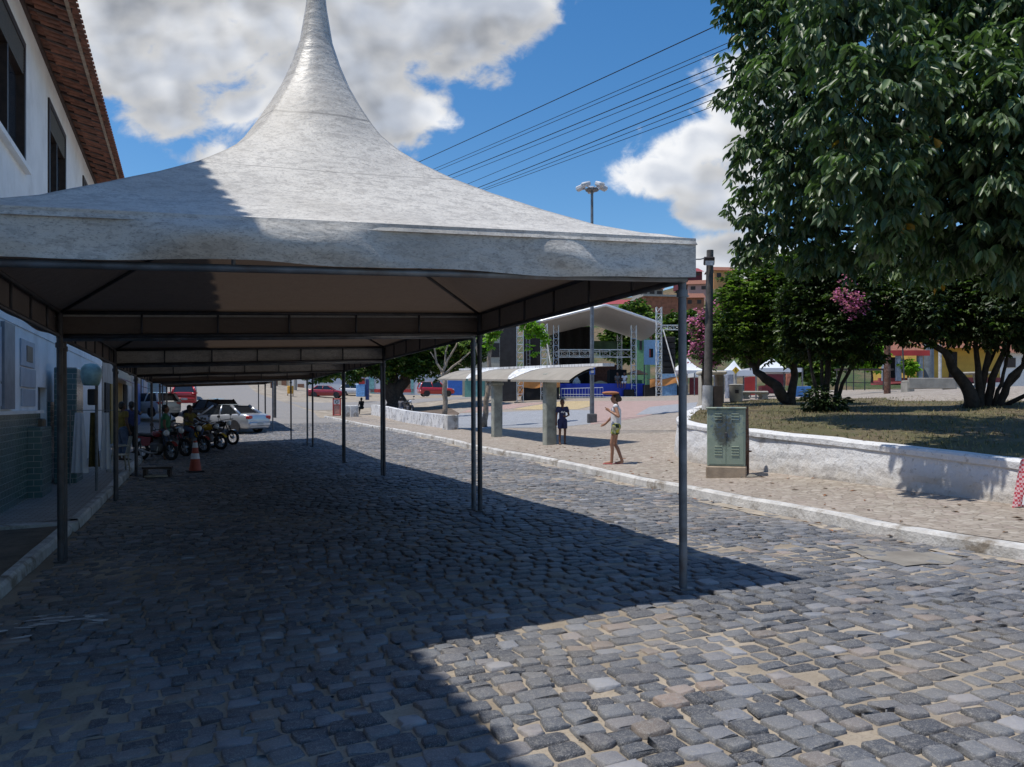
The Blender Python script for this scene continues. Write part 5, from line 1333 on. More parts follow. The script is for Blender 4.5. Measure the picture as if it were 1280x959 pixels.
M_brick = simple('orange_brick', (.34, .13, .07), .9, var=.3, scale=2, dirt=(.2, .1, .07)); M_wh = simple('white_house_wall', (.68, .67, .65), .85, var=.08); M_bl = simple('blue_house_wall', (.25, .42, .6), .85, var=.1)
M_or = simple('orange_house_wall', (.6, .3, .12), .85, var=.1); M_pk = simple('pinkish_wall', (.5, .3, .26), .85, var=.15); M_gy = simple('bare_cement', (.33, .31, .28), .9, var=.2); M_rdr = simple('red_sheet_roof', (.32, .05, .05), .6, var=.2)
house('long orange brick house with a pale sheet roof above the stage', 832, 391, 56, 20, M_brick, M_gy, d=112, flat=True, win=0)
house('cement house with dark openings right above the brick house', 815, 371, 30, 10, M_gy, M_clay, win=3)
house('maroon roofed house just left of the timber post top', 866, 347, 26, 8, M_dred, M_rdr, win=2)
house('clay roofed pinkish house behind the timber post', 873, 366, 26, 11, M_pk, M_clay, win=2)
house('brick house low behind the timber post', 868, 384, 24, 12, M_brick, M_clay, win=2)
house('orange house at the skyline above the leaning tree', 905, 352, 26, 14, M_or, M_clay, win=2)
house('white house showing its corner left of the stage roof peak', 770, 394, 34, 14, M_wh, M_rdr, win=2)
house('ochre gabled house peeping over the bushy tree', 952, 346, 24, 12, M_or, M_clay, win=1)
house('blue and white house between the bushy and the dark tree', 1083, 374, 20, 20, M_bl, M_clay, win=1)
house('orange house with one dark window beside the blue house', 1095, 371, 12, 15, M_or, M_clay, win=1)
house('tan roofed house at the skyline under the big tree', 1100, 338, 34, 9, M_pk, M_clay, win=2)
house('grey cement house behind the dark spreading tree', 1130, 362, 34, 12, M_gy, M_clay, win=2)
house('white house half hidden by the dark spreading tree', 1110, 394, 30, 12, M_wh, M_clay, win=2)
house('brick house between the tree tops at the right', 1180, 352, 30, 12, M_brick, M_clay, win=2)
house('white house beyond the dark tree stems at the far right', 1262, 470, 60, 30, M_wh, M_clay, d=70, win=3)
house('green walled house behind the stage wing', 801, 448, 14, 30, simple('green_house_wall', (.12, .28, .14), .8), M_clay, d=78, win=1, flat=True)
house('plain cream building above the shelter at the far left of the stage', 606, 462, 56, 44, simple('cream_wall', (.45, .41, .33), .9, var=.1, dirt=(.3, .27, .22)), M_gy, d=84, flat=True, win=2, name='cream_building')
htm = [(795, 400, 22, 98, 'round dark tree on the slope above the stage roof'), (838, 418, 26, 96, 'broad green tree behind the goal truss'), (775, 425, 20, 98, 'dark tree seen under the stage roof'), (862, 405, 14, 97, 'small tree behind the pole and the pink flowers'), (1125, 345, 22, 110, 'sunlit tree on the skyline between the dark crowns'), (1065, 345, 14, 118, 'bright tree beside the tan roofed hill house'), (905, 385, 18, 105, 'tree on the slope behind the bushy tree'), (1150, 385, 22, 100, 'tree on the slope behind the spreading tree'), (700, 405, 30, 98, 'dark tree behind the left stage towers'), (1090, 410, 22, 95, 'low green tree behind the magenta flowers'), (1200, 440, 26, 80, 'dark tree behind the yellow house'), (960, 430, 30, 92, 'dark tree behind the white market tents'), (1020, 440, 30, 90, 'dark tree behind the multi stemmed one'), (1290, 430, 30, 78, 'dark tree behind the spreading tree at the right edge')]
for i, (px, py, r, d, lab) in enumerate(htm):
    b_ = px_blobs([(px, py, r, d), (px-r*.6, py+r*.3, r*.7, d), (px+r*.6, py+r*.25, r*.7, d-1), (px+r*.1, py+r*.7, r*.7, d-1)]); base = at(px, py+r*1.9, d)
    bright = i in (4, 5, 9)
    px_tree('hillside_tree', lab, base, [([base, at(px, py, d)], .3, .12)], [(dict(blobs=b_, n=900, m=5, ln=(.35, .65), wd=(.5, .7), droop=.1, shell=.5), LF_lit if bright else LF_fic), (dict(blobs=b_, n=250, m=5, ln=(.35, .6), wd=(.5, .7), shell=.9), LF_lit)], 60+i, group='trees on the hillside')

# ------------------------------------------------------------------ overhead cables and their pole
WR = [((536, 197), (900, 30)), ((555, 206), (900, 58)), ((558, 208.5), (905, 62)), ((570, 216), (910, 77)), ((575, 219), (915, 83)), ((592, 227), (910, 93)), ((602, 233), (900, 113)), ((607, 235), (900, 121)), ((611, 236), (905, 128))]
WL = ['topmost overhead cable, alone above the others', 'second overhead cable from the top', 'third overhead cable, close under the second', 'thick fourth overhead cable from the top', 'thin fifth overhead cable just below the thick one', 'sixth overhead cable, halfway down the lower bundle', 'seventh overhead cable, above the lowest pair', 'second lowest overhead cable', 'lowest overhead cable of the set']
ends = []
for i, ((x0, y0), (x1, y1)) in enumerate(WR):
    a_ = at(x0, y0, 30); b_ = at(x1, y1, 18); pts = []
    pj = at(341, 508, 55); E_ = Vector((pj.x, pj.y, Hf(pj.x, pj.y)))+Vector((CT, -ST, 0))*(.9-.6*(i % 4))+Vector((0, 0, 10.6-.55*(i//4)))
    for k in range(25):
        t_ = -1.5+3.45*k/24; p = a_.lerp(b_, t_); p.z -= .10*(1-((t_-.5)/1.45)**2)-.10*(1-(.5/1.45)**2); w_ = min(1, max(0, (-.05-t_)/1.45)); w_ = w_*w_*(3-2*w_); pts.append(p.lerp(E_, w_))
    mb = MB(); mb.path(pts, .013 if i in (0, 3, 6) else .009, 5); o = mb.build('overhead_cable', M_black, smooth=True); tag(o, WL[i], 'cable', 'overhead cables crossing the sky'); ends.append(pts[0])
pe = sum(ends, Vector())/len(ends); up_ = thing('utility_pole', 'concrete utility pole carrying the cables behind the tent row', 'utility pole', (pe.x, pe.y, Hf(pe.x, pe.y)), -TH)
mb = MB(); mb.path([(0, .15, 0), (0, .15, max(e.z for e in ends)-up_.location.z+.4)], [.11, .08], 8); mb.build('pole', M_postw, up_)
mb = MB(); mb.box((0, 0, pe.z-up_.location.z-.12), (2.6, .1, .1)); mb.build('crossarm', M_rwood, up_)
# ------------------------------------------------------------------ vehicles
def paint(name, col, rough=.22, metal=.0): 
    m = simple(name, col, rough, metal, var=.06, scale=2); m.node_tree.nodes['Principled BSDF'].inputs['Coat Weight'].default_value = .6; return m
M_tyre = simple('tyre_rubber', (.018, .018, .018), .85); M_rim = simple('wheel_rim', (.42, .43, .45), .35, .7); M_plast = simple('dark_plastic', (.025, .025, .028), .6)
M_tail = simple('red_tail_lens', (.42, .015, .02), .2); M_head = simple('clear_lens', (.7, .72, .75), .1); M_plate = simple('number_plate', (.5, .5, .48), .6); M_carglass = simple('car_glass', (.015, .018, .022), .06, spec=.9)
CARS = {'sedan': dict(st=[(-2.18, .42, .66, .72), (-2.14, .26, .90, .80), (-1.95, .22, .98, .83), (-1.4, .21, 1.0, .85), (-.4, .20, .96, .86), (.9, .20, .93, .86), (1.1, .20, .90, .85), (1.75, .22, .80, .82), (2.05, .24, .66, .76), (2.16, .36, .56, .66)], base=(-1.62, 1.05), roof=(-.92, .28), zr=1.43, wb=(-1.30, 1.30)),
        'hatch': dict(st=[(-1.80, .42, .70, .70), (-1.77, .26, .92, .78), (-1.6, .22, .96, .81), (-.4, .20, .93, .82), (.8, .20, .91, .82), (1.0, .20, .89, .81), (1.6, .22, .78, .78), (1.85, .24, .64, .72), (1.92, .36, .55, .62)], base=(-1.76, .98), roof=(-1.38, .22), zr=1.45, wb=(-1.20, 1.18)),
        'suv': dict(st=[(-2.0, .5, .80, .74), (-1.97, .36, 1.05, .82), (-1.8, .32, 1.08, .85), (-.3, .30, 1.05, .86), (.75, .30, 1.03, .86), (.95, .30, 1.01, .85), (1.65, .32, .95, .83), (1.9, .34, .80, .78), (1.98, .45, .68, .68)], base=(-1.96, .92), roof=(-1.72, .30), zr=1.68, wb=(-1.25, 1.22))}
def car(name, label, loc, rz, pmat, kind, tilt=0.0, group=None):
    c = CARS[kind]; root = thing(name, label, 'car', loc, rz, group); st = c['st']
    def ring(x, zl, zt, hw):
        zm = (zl+zt)/2
        half = [(hw*.80, zl), (hw*.97, zl+.08), (hw, zm), (hw*.985, zt-.10), (hw*.93, zt-.03), (hw*.80, zt), (hw*.4, zt+.025)]
        return [Vector((x, -y, z)) for y, z in half]+[Vector((x, y, z)) for y, z in half[::-1]]
    # finer stations
    X = []
    for a_, b_ in zip(st[:-1], st[1:]):
        for k in range(3): X.append(tuple(a_[i]+(b_[i]-a_[i])*k/3 for i in range(4)))
    X.append(st[-1]); mb = MB(); rings = [ring(*s_) for s_ in X]; n = len(rings[0])
    for a_, b_ in zip(rings[:-1], rings[1:]):
        for k in range(n): mb.add([a_[k], b_[k], b_[(k+1) % n], a_[(k+1) % n]], [(0, 1, 2, 3)])
    mb.add(rings[0], [tuple(range(n))]); mb.add(rings[-1], [tuple(range(n-1, -1, -1))])
    me_o = mb.build('body', pmat, root, smooth=True, ang=35)
    import bmesh
    bm = bmesh.new(); bm.from_mesh(me_o.data); bmesh.ops.remove_doubles(bm, verts=bm.verts, dist=.0005); bmesh.ops.recalc_face_normals(bm, faces=bm.faces); bm.to_mesh(me_o.data); bm.free()
    hw = max(s_[3] for s_ in st); b0, b1 = c['base']; r0, r1 = c['roof']; zr = c['zr']
    def zt_at(x): return np.interp(x, [s_[0] for s_ in st], [s_[2] for s_ in st])
    zb0, zb1 = float(zt_at(b0))-.05, float(zt_at(b1))-.05; hb, hr = hw*.90, hw*.70
    cor = [(b0, zb0, hb), (r0, zr-.04, hr), (r1, zr-.04, hr), (b1, zb1, hb)]
    mb = MB()
    for sy in (-1, 1):
        q = [Vector((x, sy*y, z)) for x, z, y in cor]; mb.add(q, [(0, 1, 2, 3) if sy > 0 else (3, 2, 1, 0)])
    for a_, b_ in ((0, 1), (2, 3)):
        A, B = cor[a_], cor[b_]; mb.add([(A[0], -A[2], A[1]), (A[0], A[2], A[1]), (B[0], B[2], B[1]), (B[0], -B[2], B[1])], [(0, 1, 2, 3)])
    mb.build('glass', M_carglass, root)
    mb = MB(); mb.grid(lambda u, v: (r0-.06+(r1-r0+.12)*u, (2*v-1)*(hr+.015), zr-.035+.06*(1-(2*u-1)**2)*.6+.03*(1-(2*v-1)**2)), 8, 8); mb.build('roof', pmat, root, smooth=True)
    for sy in (-1, 1):
        for (xa, za, ya), (xb, zb_, yb), w_ in ((cor[0], cor[1], .075), (cor[3], cor[2], .05), (((b0+b1)/2-.02, (zb0+zb1)/2, hb), ((r0+r1)/2+.02, zr-.04, hr), .05)):
            mb = MB(); mb.path([(xa, sy*(ya+.0), za), (xb, sy*(yb+.0), zb_)], w_, 6); mb.build('window_pillar', pmat, root, smooth=True)
    for wx in c['wb']:
        for sy in (-1, 1):
            wr = .30 if kind != 'suv' else .34
            wh = thing('wheel', None, None, (wx, sy*(hw-.09), wr)); wh.parent = root
            mb = MB(); mb.torus((0, 0, 0), wr-.075, .075, 'Y', 20, 8); mb.build('tyre', M_tyre, wh, smooth=True)
            mb = MB(); mb.lathe([(.02, -.05), (wr-.10, -.04), (wr-.09, .02), (.05, .05)], 16, (0, 0, 0), Matrix.Rotation(-sy*math.pi/2, 4, 'X')); mb.build('rim', M_rim, wh, smooth=True, ang=30)
            mb = MB(); mb.lathe([(.36, -.01), (.36, .004)], 20, (wx, sy*(hw-.012), wr+.02), Matrix.Rotation(-sy*math.pi/2, 4, 'X')); mb.build('wheel_arch', M_plast, root)
    xr, xf = st[0][0], st[-1][0]; zt = st[1][2]
    for sy in (-1, 1):
        mb = MB(); mb.box((xr+.09, sy*hw*.74, zt-.10), (.20, .34, .17), rz=sy*.18, bev=.03); mb.build('tail_light', M_tail, root, smooth=True, ang=40)
        mb = MB(); mb.box((xf-.17, sy*hw*.66, .66 if kind != 'suv' else .82), (.22, .34, .13), rz=-sy*.35, bev=.03); mb.build('headlight', M_head, root, smooth=True, ang=40)
        mb = MB(); mb.box((b1-.12, sy*(hw+.06), float(zt_at(b1))+.06), (.12, .16, .11), bev=.03); mb.build('mirror', pmat, root)
    mb = MB(); mb.box((xr+.02, 0, .47 if kind != 'suv' else .6), (.16, hw*1.72, .22), bev=.05); mb.build('rear_bumper', pmat, root, smooth=True, ang=40)
    mb = MB(); mb.box((xf-.03, 0, .43 if kind != 'suv' else .55), (.18, hw*1.6, .22), bev=.05); mb.build('front_bumper', M_plast if kind == 'suv' else pmat, root, smooth=True, ang=40)
    mb = MB(); mb.box((xr-.075, 0, .50 if kind != 'suv' else .65), (.012, .40, .13)); mb.build('number_plate', M_plate, root)
    return root
def on_road(px, py, off=.012): return ground(px, py, off)
def put_car(name, label, px, py, rz, pm, kind, d=None, off=.012, group=None):
    g = ground(px, py, off) if d is None else at(px, py, d)
    g.z = Hf(g.x, g.y)+off if d is None else g.z
    return car(name, label, g, rz, pm, kind, group=group)
P_silver = paint('silver_paint', (.50, .52, .55), .28, .55); P_red = paint('red_paint', (.42, .022, .03)); P_black = paint('black_paint', (.015, .015, .018)); P_white = paint('white_paint', (.68, .68, .68)); P_wine = paint('wine_red_paint', (.30, .02, .03)); P_blue = paint('pale_blue_paint', (.35, .45, .55))
put_car('parked_car', 'silver saloon parked nose to the kerb behind the motorcycles', 283, 541, math.atan2(.72, -.70), P_silver, 'sedan')
put_car('parked_car', 'black car parked just beyond the silver saloon', 263, 528, math.atan2(.80, -.60), P_black, 'hatch')
put_car('parked_car', 'red hatchback seen from behind up the left side of the street', 229, 508, math.pi/2+.05, P_red, 'hatch', d=54)
put_car('parked_van', 'pale blue pickup parked in front of the red hatchback', 233, 494, math.pi/2, P_blue, 'suv', d=70)
put_car('parked_car', 'white hatchback parked nose in between the riders and the red hatchback', 189, 521, math.atan2(.8, -.6), P_white, 'hatch', d=47)
put_car('parked_car', 'wine red saloon side on across the far side street', 408, 497, -TH+.05, P_wine, 'sedan', d=93)
put_car('parked_car', 'white hatchback partly hidden behind the wine red saloon', 443, 494.5, -TH+.1, P_white, 'hatch', d=99)
put_car('parked_car', 'red off-roader parked by the white warehouse wall right of the fig tree', 545, 496, -TH+.35, P_red, 'suv', d=88)
def motorcycle(loc, rz, tank, label, group='motorcycles parked under the tents', lean=.10):
    root = thing('motorcycle', label, 'motorcycle', loc, rz, group); root.rotation_euler.x = lean
    for x in (-.62, .66):
        wh = thing('wheel', None, None, (x, 0, .30)); wh.parent = root
        mb = MB(); mb.torus((0, 0, 0), .25, .056, 'Y', 22, 8); mb.build('tyre', M_tyre, wh, smooth=True)
        mb = MB(); mb.torus((0, 0, 0), .21, .014, 'Y', 22, 6)
        for k in range(10): a_ = math.pi*2*k/10; mb.path([(0, .02*(-1)**k, 0), (.21*math.cos(a_), 0, .21*math.sin(a_))], .005, 4)
        mb.lathe([(.05, -.05), (.06, 0), (.05, .05)], 10, (0, 0, 0), Matrix.Rotation(math.pi/2, 4, 'X')); mb.build('rim', M_rim, wh)
    mb = MB()
    for sy in (-.09, .09): mb.path([(.66, sy, .30), (.42, sy*.9, .88)], .022, 6)
    mb.path([(.40, 0, .92), (.20, 0, .55), (-.05, 0, .32), (-.35, 0, .35)], .03, 6); mb.path([(.38, 0, .85), (-.2, 0, .72), (-.75, 0, .76)], .025, 6); mb.path([(-.62, .08, .30), (-.1, .08, .34)], .022, 6); mb.path([(-.62, -.08, .30), (-.1, -.08, .34)], .022, 6)
    for sy in (-.12, .12): mb.path([(-.55, sy, .33), (-.48, sy, .70)], .024, 6)
    mb.build('frame', M_plast, root, smooth=True)
    mb = MB(); mb.box((.08, 0, .42), (.44, .28, .32), bev=.06); mb.box((.14, 0, .58), (.18, .16, .16), ry=.3, bev=.03)
    for k in range(4): mb.box((.14, 0, .54+k*.035), (.24, .20, .012), ry=.3)
    mb.build('engine', M_rim if False else simple('engine_grey', (.13, .13, .14), .5, .5), root)
    mb = MB(); mb.path([(.25, -.12, .45), (.2, -.14, .25), (-.1, -.15, .24), (-.75, -.17, .38)], [.022, .022, .03, .05], 8); mb.build('exhaust', M_rim, root, smooth=True)
    mb = MB(); mb.ball((.14, 0, .83), .17, 12, 8, (1.45, .85, .75)); mb.build('tank', tank, root, smooth=True)
    mb = MB(); mb.box((-.36, 0, .80), (.72, .24, .09), ry=.04, bev=.04); mb.build('seat', M_plast, root, smooth=True, ang=50)
    for sy in (-.11, .11):
        mb = MB(); mb.prism([(-.45, .45), (-.10, .48), (-.02, .74), (-.55, .76)], sy-.02, sy+.02); mb.build('side_panel', tank, root)
    mb = MB(); mb.box((-.72, 0, .74), (.22, .16, .12), ry=-.3, bev=.04); mb.build('tail_cowl', tank, root); mb = MB(); mb.box((-.84, 0, .72), (.05, .12, .07), bev=.02); mb.build('tail_light', M_tail, root)
    mb = MB(); mb.path([(.46, -.36, .99), (.40, -.12, 1.0), (.40, .12, 1.0), (.46, .36, .99)][::1], .014, 6); mb.path([(.42, -.37, .985), (.38, -.26, .99)], .022, 6); mb.path([(.42, .37, .985), (.38, .26, .99)], .022, 6); mb.build('handlebar', M_plast, root)
    mb = MB(); mb.ball((.53, 0, .86), .10, 12, 8, (.8, 1, 1)); hl = mb.build('headlight', M_head, root, smooth=True)
    for sy in (-1, 1):
        mb = MB(); mb.path([(.40, sy*.26, 1.0), (.36, sy*.34, 1.14)], .008, 5); mb.box((.35, sy*.36, 1.17), (.02, .13, .08), bev=.008); mb.build('mirror', M_plast, root)
    mb = MB(); mb.grid(lambda u, v: (.66+.31*math.cos(.5+1.7*u), (v-.5)*.13, .30+.31*math.sin(.5+1.7*u)+.012), 8, 3); mb.build('front_fender', tank, root, smooth=True)
    mb = MB(); mb.path([(-.05, .10, .25), (.02, .26, .02)], .012, 5); mb.build('stand', M_plast, root)
    return root
P_yel = paint('yellow_paint', (.55, .34, .02)); P_dred = paint('dark_red_paint', (.20, .015, .02)); P_blk = P_black
MP = [(258, 562, .35, P_yel, 'motorcycle with a yellow tank, nearest the street in the parked row'), (274, 556, .32, P_black, 'black motorcycle just behind the yellow tanked one'), (236, 566, .30, P_dred, 'dark red motorcycle left of the yellow tanked one'), (214, 570, .25, P_black, 'black motorcycle beside the green shirted rider'), (246, 560, .42, P_black, 'black motorcycle squeezed between the dark red and the yellow tanked ones'), (225, 565, .1, P_blue, 'motorcycle with pale grey panels behind the seated yellow shirted rider'), (196, 575, .2, P_dred, 'dark red motorcycle nearest the shop fronts')]
for i, (px, py, a_, pm, lab) in enumerate(MP):
    g = on_road(px, py, .02); motorcycle(g, -TH+a_-.65 if i else -TH-.35, pm, lab)

# ------------------------------------------------------------------ people
def remesh(mb, name, mat, parent, vox, smooth_it=4):
    me = mb.mesh(name, mat); tmp = bpy.data.objects.new('tmp_body', me); COL.objects.link(tmp)
    rm = tmp.modifiers.new('r', 'REMESH'); rm.mode = 'VOXEL'; rm.voxel_size = vox
    sm = tmp.modifiers.new('s', 'SMOOTH'); sm.iterations = smooth_it; sm.factor = .5
    dg = bpy.context.evaluated_depsgraph_get(); dg.update()
    out = bpy.data.meshes.new_from_object(tmp.evaluated_get(dg)); bpy.data.objects.remove(tmp); out.name = name
    out.materials.clear(); out.materials.append(mat); out.polygons.foreach_set('use_smooth', [True]*len(out.polygons))
    o = bpy.data.objects.new(name, out); COL.objects.link(o); o.parent = parent; return o
def caps(mb, a_, b_, r0, r1, e0=True, e1=True, sq=1.0):
    a_, b_ = Vector(a_), Vector(b_); n = 10; t = (b_-a_).normalized()
    pts = [a_.lerp(b_, k/4) for k in range(5)]; rr = [r0+(r1-r0)*k/4 for k in range(5)]
    mb.path(pts, rr, n)
    if e0: mb.ball(a_, r0, n, 7)
    if e1: mb.ball(b_, r1, n, 7)
def person(label, loc, rz, J, hgt, skin, shirt, shorts, hair, vox=.012, sleeves=.5, short_len=.55, hairlen=0, slim=1.0, shoe=None, group=None, extra=None):
    """J: joint positions for a 1.70 m figure facing -y; missing joints take the standing default"""
    k = hgt/1.70
    D = dict(pel=(0, 0, .92), che=(0, 0, 1.28), nec=(0, .0, 1.44), hed=(0, -.015, 1.585), hipL=(.09, 0, .90), hipR=(-.09, 0, .90), knL=(.10, -.02, .49), knR=(-.10, -.02, .49), anL=(.10, .02, .07), anR=(-.10, .02, .07), toL=(.11, -.15, .025), toR=(-.11, -.15, .025),
             shL=(.175, 0, 1.395), shR=(-.175, 0, 1.395), elL=(.235, .02, 1.12), elR=(-.235, .02, 1.12), wrL=(.25, -.06, .87), wrR=(-.25, -.06, .87), haL=(.25, -.09, .78), haR=(-.25, -.09, .78))
    D.update(J); G = {n_: Vector(v) for n_, v in D.items()}
    root = thing('person', label, 'person', loc, rz, group); root.scale = (k, k, k); s = slim
    mb = MB()
    caps(mb, G['pel'], G['che'], .125*s, .14*s); mb.ball(G['che']+Vector((.07, 0, .03)), .105*s); mb.ball(G['che']+Vector((-.07, 0, .03)), .105*s); mb.ball(G['pel']+Vector((.06, .02, -.02)), .11*s); mb.ball(G['pel']+Vector((-.06, .02, -.02)), .11*s)
    caps(mb, G['che']+Vector((0, 0, .08)), G['nec'], .10*s, .055); caps(mb, G['nec'], G['hed'], .052, .06)
    h = G['hed']; mb.ball(h+Vector((0, .015, .035)), .092, 12, 9, (.86, 1.05, 1.12)); mb.ball(h+Vector((0, -.02, -.045)), .068, 10, 8, (.9, 1, 1.0)); mb.ball(h+Vector((0, -.092, -.01)), .018, 8, 6, (.8, 1, 1.3)); mb.ball(h+Vector((.082, .01, 0)), .022, 7, 6, (.5, 1, 1.4)); mb.ball(h+Vector((-.082, .01, 0)), .022, 7, 6, (.5, 1, 1.4))
    for S_ in 'LR':
        caps(mb, G['che']+Vector((0, 0, .07)), G['sh'+S_], .08*s, .062*s); caps(mb, G['sh'+S_], G['el'+S_], .055*s, .042*s); caps(mb, G['el'+S_], G['wr'+S_], .042*s, .028)
        ha, wr = G['ha'+S_], G['wr'+S_]; t = (ha-wr).normalized(); sd = t.cross(Vector((0, 1, .2))).normalized(); sgn = 1 if S_ == 'L' else -1
        pm_ = wr+t*.085; caps(mb, wr+t*.01, pm_, .030, .034); mb.ball(wr+t*.055, .042, 9, 7, (.9, .55, .9))
        curl = Vector((0, -.25, 0))
        for i_, (of, ln_) in enumerate(((-.030, .062), (-.010, .075), (.011, .07), (.030, .055))):
            b0_ = pm_+sd*of; b1_ = b0_+(t+curl*.3).normalized()*ln_*.55; b2_ = b1_+(t+curl*1.6).normalized()*ln_*.5
            caps(mb, b0_, b1_, .0105, .0098); caps(mb, b1_, b2_, .0098, .0085)
        th0 = wr+t*.03+Vector((0, -.02, 0)); th1 = th0+(t*.6+Vector((0, -1, 0))).normalized()*.04; caps(mb, th0, th1, .014, .012); caps(mb, th1, th1+(t+Vector((0, -.4, 0))).normalized()*.035, .012, .010)
        caps(mb, G['pel'], G['hip'+S_], .11*s, .10*s); caps(mb, G['hip'+S_], G['kn'+S_], .092*s, .056*s); kn, an = G['kn'+S_], G['an'+S_]
        cal = kn.lerp(an, .3)+Vector((0, .018, 0)); caps(mb, kn, cal, .055*s, .054*s); caps(mb, cal, an, .054*s, .036); caps(mb, an, an+(an-kn).normalized()*.03, .038, .035)
        to = G['to'+S_]; hl_ = an+(an-kn).normalized()*.035; caps(mb, hl_, to, .034, .026)
    remesh(mb, 'body', skin, root, vox, 3)
    # shirt
    mb = MB(); e = .016
    caps(mb, G['pel']+Vector((0, 0, -.03)), G['che'], .146*s, .150*s, False); mb.ball(G['che']+Vector((.07, 0, .03)), .118*s); mb.ball(G['che']+Vector((-.07, 0, .03)), .118*s)
    for S_ in 'LR':
        caps(mb, G['che']+Vector((0, 0, .07)), G['sh'+S_], .095*s, .074*s)
        if sleeves > 0: caps(mb, G['sh'+S_], G['sh'+S_].lerp(G['el'+S_], sleeves), .072*s, .070*s, True, False)
    caps(mb, G['che']+Vector((0, 0, .06)), G['nec']-Vector((0, 0, .05)), .105*s, .072, True, False)
    sh_ = remesh(mb, 'shirt', shirt, root, vox, 3)
    mb = MB(); mb.ball(G['pel']+Vector((.055, .015, -.01)), .130*s); mb.ball(G['pel']+Vector((-.055, .015, -.01)), .130*s); caps(mb, G['pel']+Vector((0, 0, .07)), G['pel'], .138*s, .138*s, False)
    for S_ in 'LR': caps(mb, G['hip'+S_], G['hip'+S_].lerp(G['kn'+S_], min(1, short_len)), .118*s, (.105 if short_len < .9 else .075)*s, True, False); 
    if short_len > 1:
        for S_ in 'LR': caps(mb, G['kn'+S_], G['kn'+S_].lerp(G['an'+S_], short_len-1), .076*s, .06*s, True, False)
    remesh(mb, 'shorts' if short_len <= 1 else 'trousers', shorts, root, vox, 3)
    # hair, eyes, mouth
    mb = MB(); mb.ball(h+Vector((0, .035, .055)), .098, 12, 9, (.92, 1.02, 1.05)); mb.ball(h+Vector((0, .06, .0)), .082, 10, 8, (.95, .9, 1.1))
    if hairlen: caps(mb, h+Vector((0, .10, .03)), h+Vector((0, .12, -.02)), .05, .055); caps(mb, h+Vector((0, .12, -.02)), h+Vector((0, .10, -.02-hairlen)), .05, .03)
    remesh(mb, 'hair', hair, root, vox, 2)
    for sx in (-1, 1):
        mb = MB(); mb.ball(h+Vector((sx*.033, -.085, .012)), .012, 8, 6, (1.2, .6, .8)); mb.build('eye', M_black, root)
    mb = MB(); mb.box(h+Vector((0, -.083, -.058)), (.045, .012, .010), bev=.004); mb.build('mouth', simple('lip_tone', (.22, .08, .07), .6), root)
    if shoe:
        for S_ in 'LR':
            to = G['to'+S_]; an = G['an'+S_]; c_ = (to+an)/2; dv = to-Vector((an.x, an.y, to.z)); mb = MB(); mb.box((c_.x+dv.x*.1, c_.y+dv.y*.1, to.z-.018), (.085, .235, .018), rz=math.atan2(dv.x, -dv.y), bev=.006); mb.build('sandal', shoe, root)
    if extra: extra(root, G)
    return root
SK1 = simple('tan_skin', (.36, .185, .115), .55, var=.08); SK2 = simple('brown_skin', (.16, .075, .045), .55, var=.1); SK3 = simple('dark_brown_skin', (.075, .038, .026), .55, var=.1)
HR = simple('black_hair', (.012, .010, .009), .5); HRB = simple('dark_brown_hair', (.03, .018, .012), .5)
C_wt = simple('white_cotton', (.72, .72, .76), .85, var=.05); C_navy = simple('navy_jersey', (.028, .035, .11), .8, var=.15); C_blk = simple('black_cotton', (.02, .02, .022), .9); C_grn = simple('green_vest', (.025, .15, .07), .7); C_ylw = simple('yellow_shirt', (.15, .115, .02), .8); C_jean = simple('blue_denim', (.06, .09, .16), .9); C_grey = simple('grey_shirt', (.12, .12, .13), .9)
def mat_floral():
    m, nt, b = new_mat('yellow_green_print')
    tc = nt.n('ShaderNodeTexCoord').outputs['Object']; v = nt.n('ShaderNodeTexVoronoi', {'Vector': tc, 'Scale': 13.0})
    s_ = nt.n('ShaderNodeSeparateColor', {0: v.outputs['Color']}).outputs[0]
    link(nt, nt.ramp(s_, [(0, (.03, .04, .02)), (.30, (.05, .10, .02)), (.34, (.45, .40, .03)), (.62, (.55, .50, .10)), (.66, (.10, .16, .03)), (.86, (.62, .60, .42)), (1, (.03, .03, .02))]), b.inputs['Base Color']); b.inputs['Roughness'].default_value = .85; return m
# woman on the pavement, walking, hand raised to her hat
def hat(root, G):
    h = G['hed']; mb = MB(); mb.ball((.02, -.13, h.z+.135), .17, 14, 8, (.9, 1.25, .26)); mb.build('sun_shade', simple('orange_brown_board', (.42, .17, .08), .8, var=.2), root, smooth=True)
def straps(root, G): hat(root, G)
wg = ground(770, 580.5, KH)
person('woman in white tank top and patterned shorts shading her head on the pavement', wg, -TH-math.pi/2-.55+.35, dict(knL=(.07, -.10, .50), anL=(.03, -.10, .085), toL=(.02, -.26, .03), knR=(-.05, -.03, .49), anR=(-.02, .14, .10), toR=(-.03, -.01, .03), elR=(-.30, -.10, 1.16), wrR=(-.36, -.27, .98), haR=(-.38, -.35, .93), elL=(.29, .08, 1.16), wrL=(.20, -.13, 1.28), haL=(.17, -.19, 1.33), hed=(0, -.03, 1.585)), 1.56, SK1, C_wt, mat_floral(), HRB, vox=.010, sleeves=0, short_len=.42, slim=.86, shoe=simple('pink_flip_flop', (.5, .12, .12), .7), hairlen=.03, extra=straps)
bgd = ground(703, 555.5, KH)
def motif(root, G):
    mb = MB(); rg = random.Random(1)
    for i in range(7): mb.box((-.07+.024*i, -.162, 1.24+.02*math.sin(i*1.7)), (.03, .012, .06-.004*i), ry=.5*(-1)**i, bev=.003)
    mb.build('shirt_motif', C_wt, root)
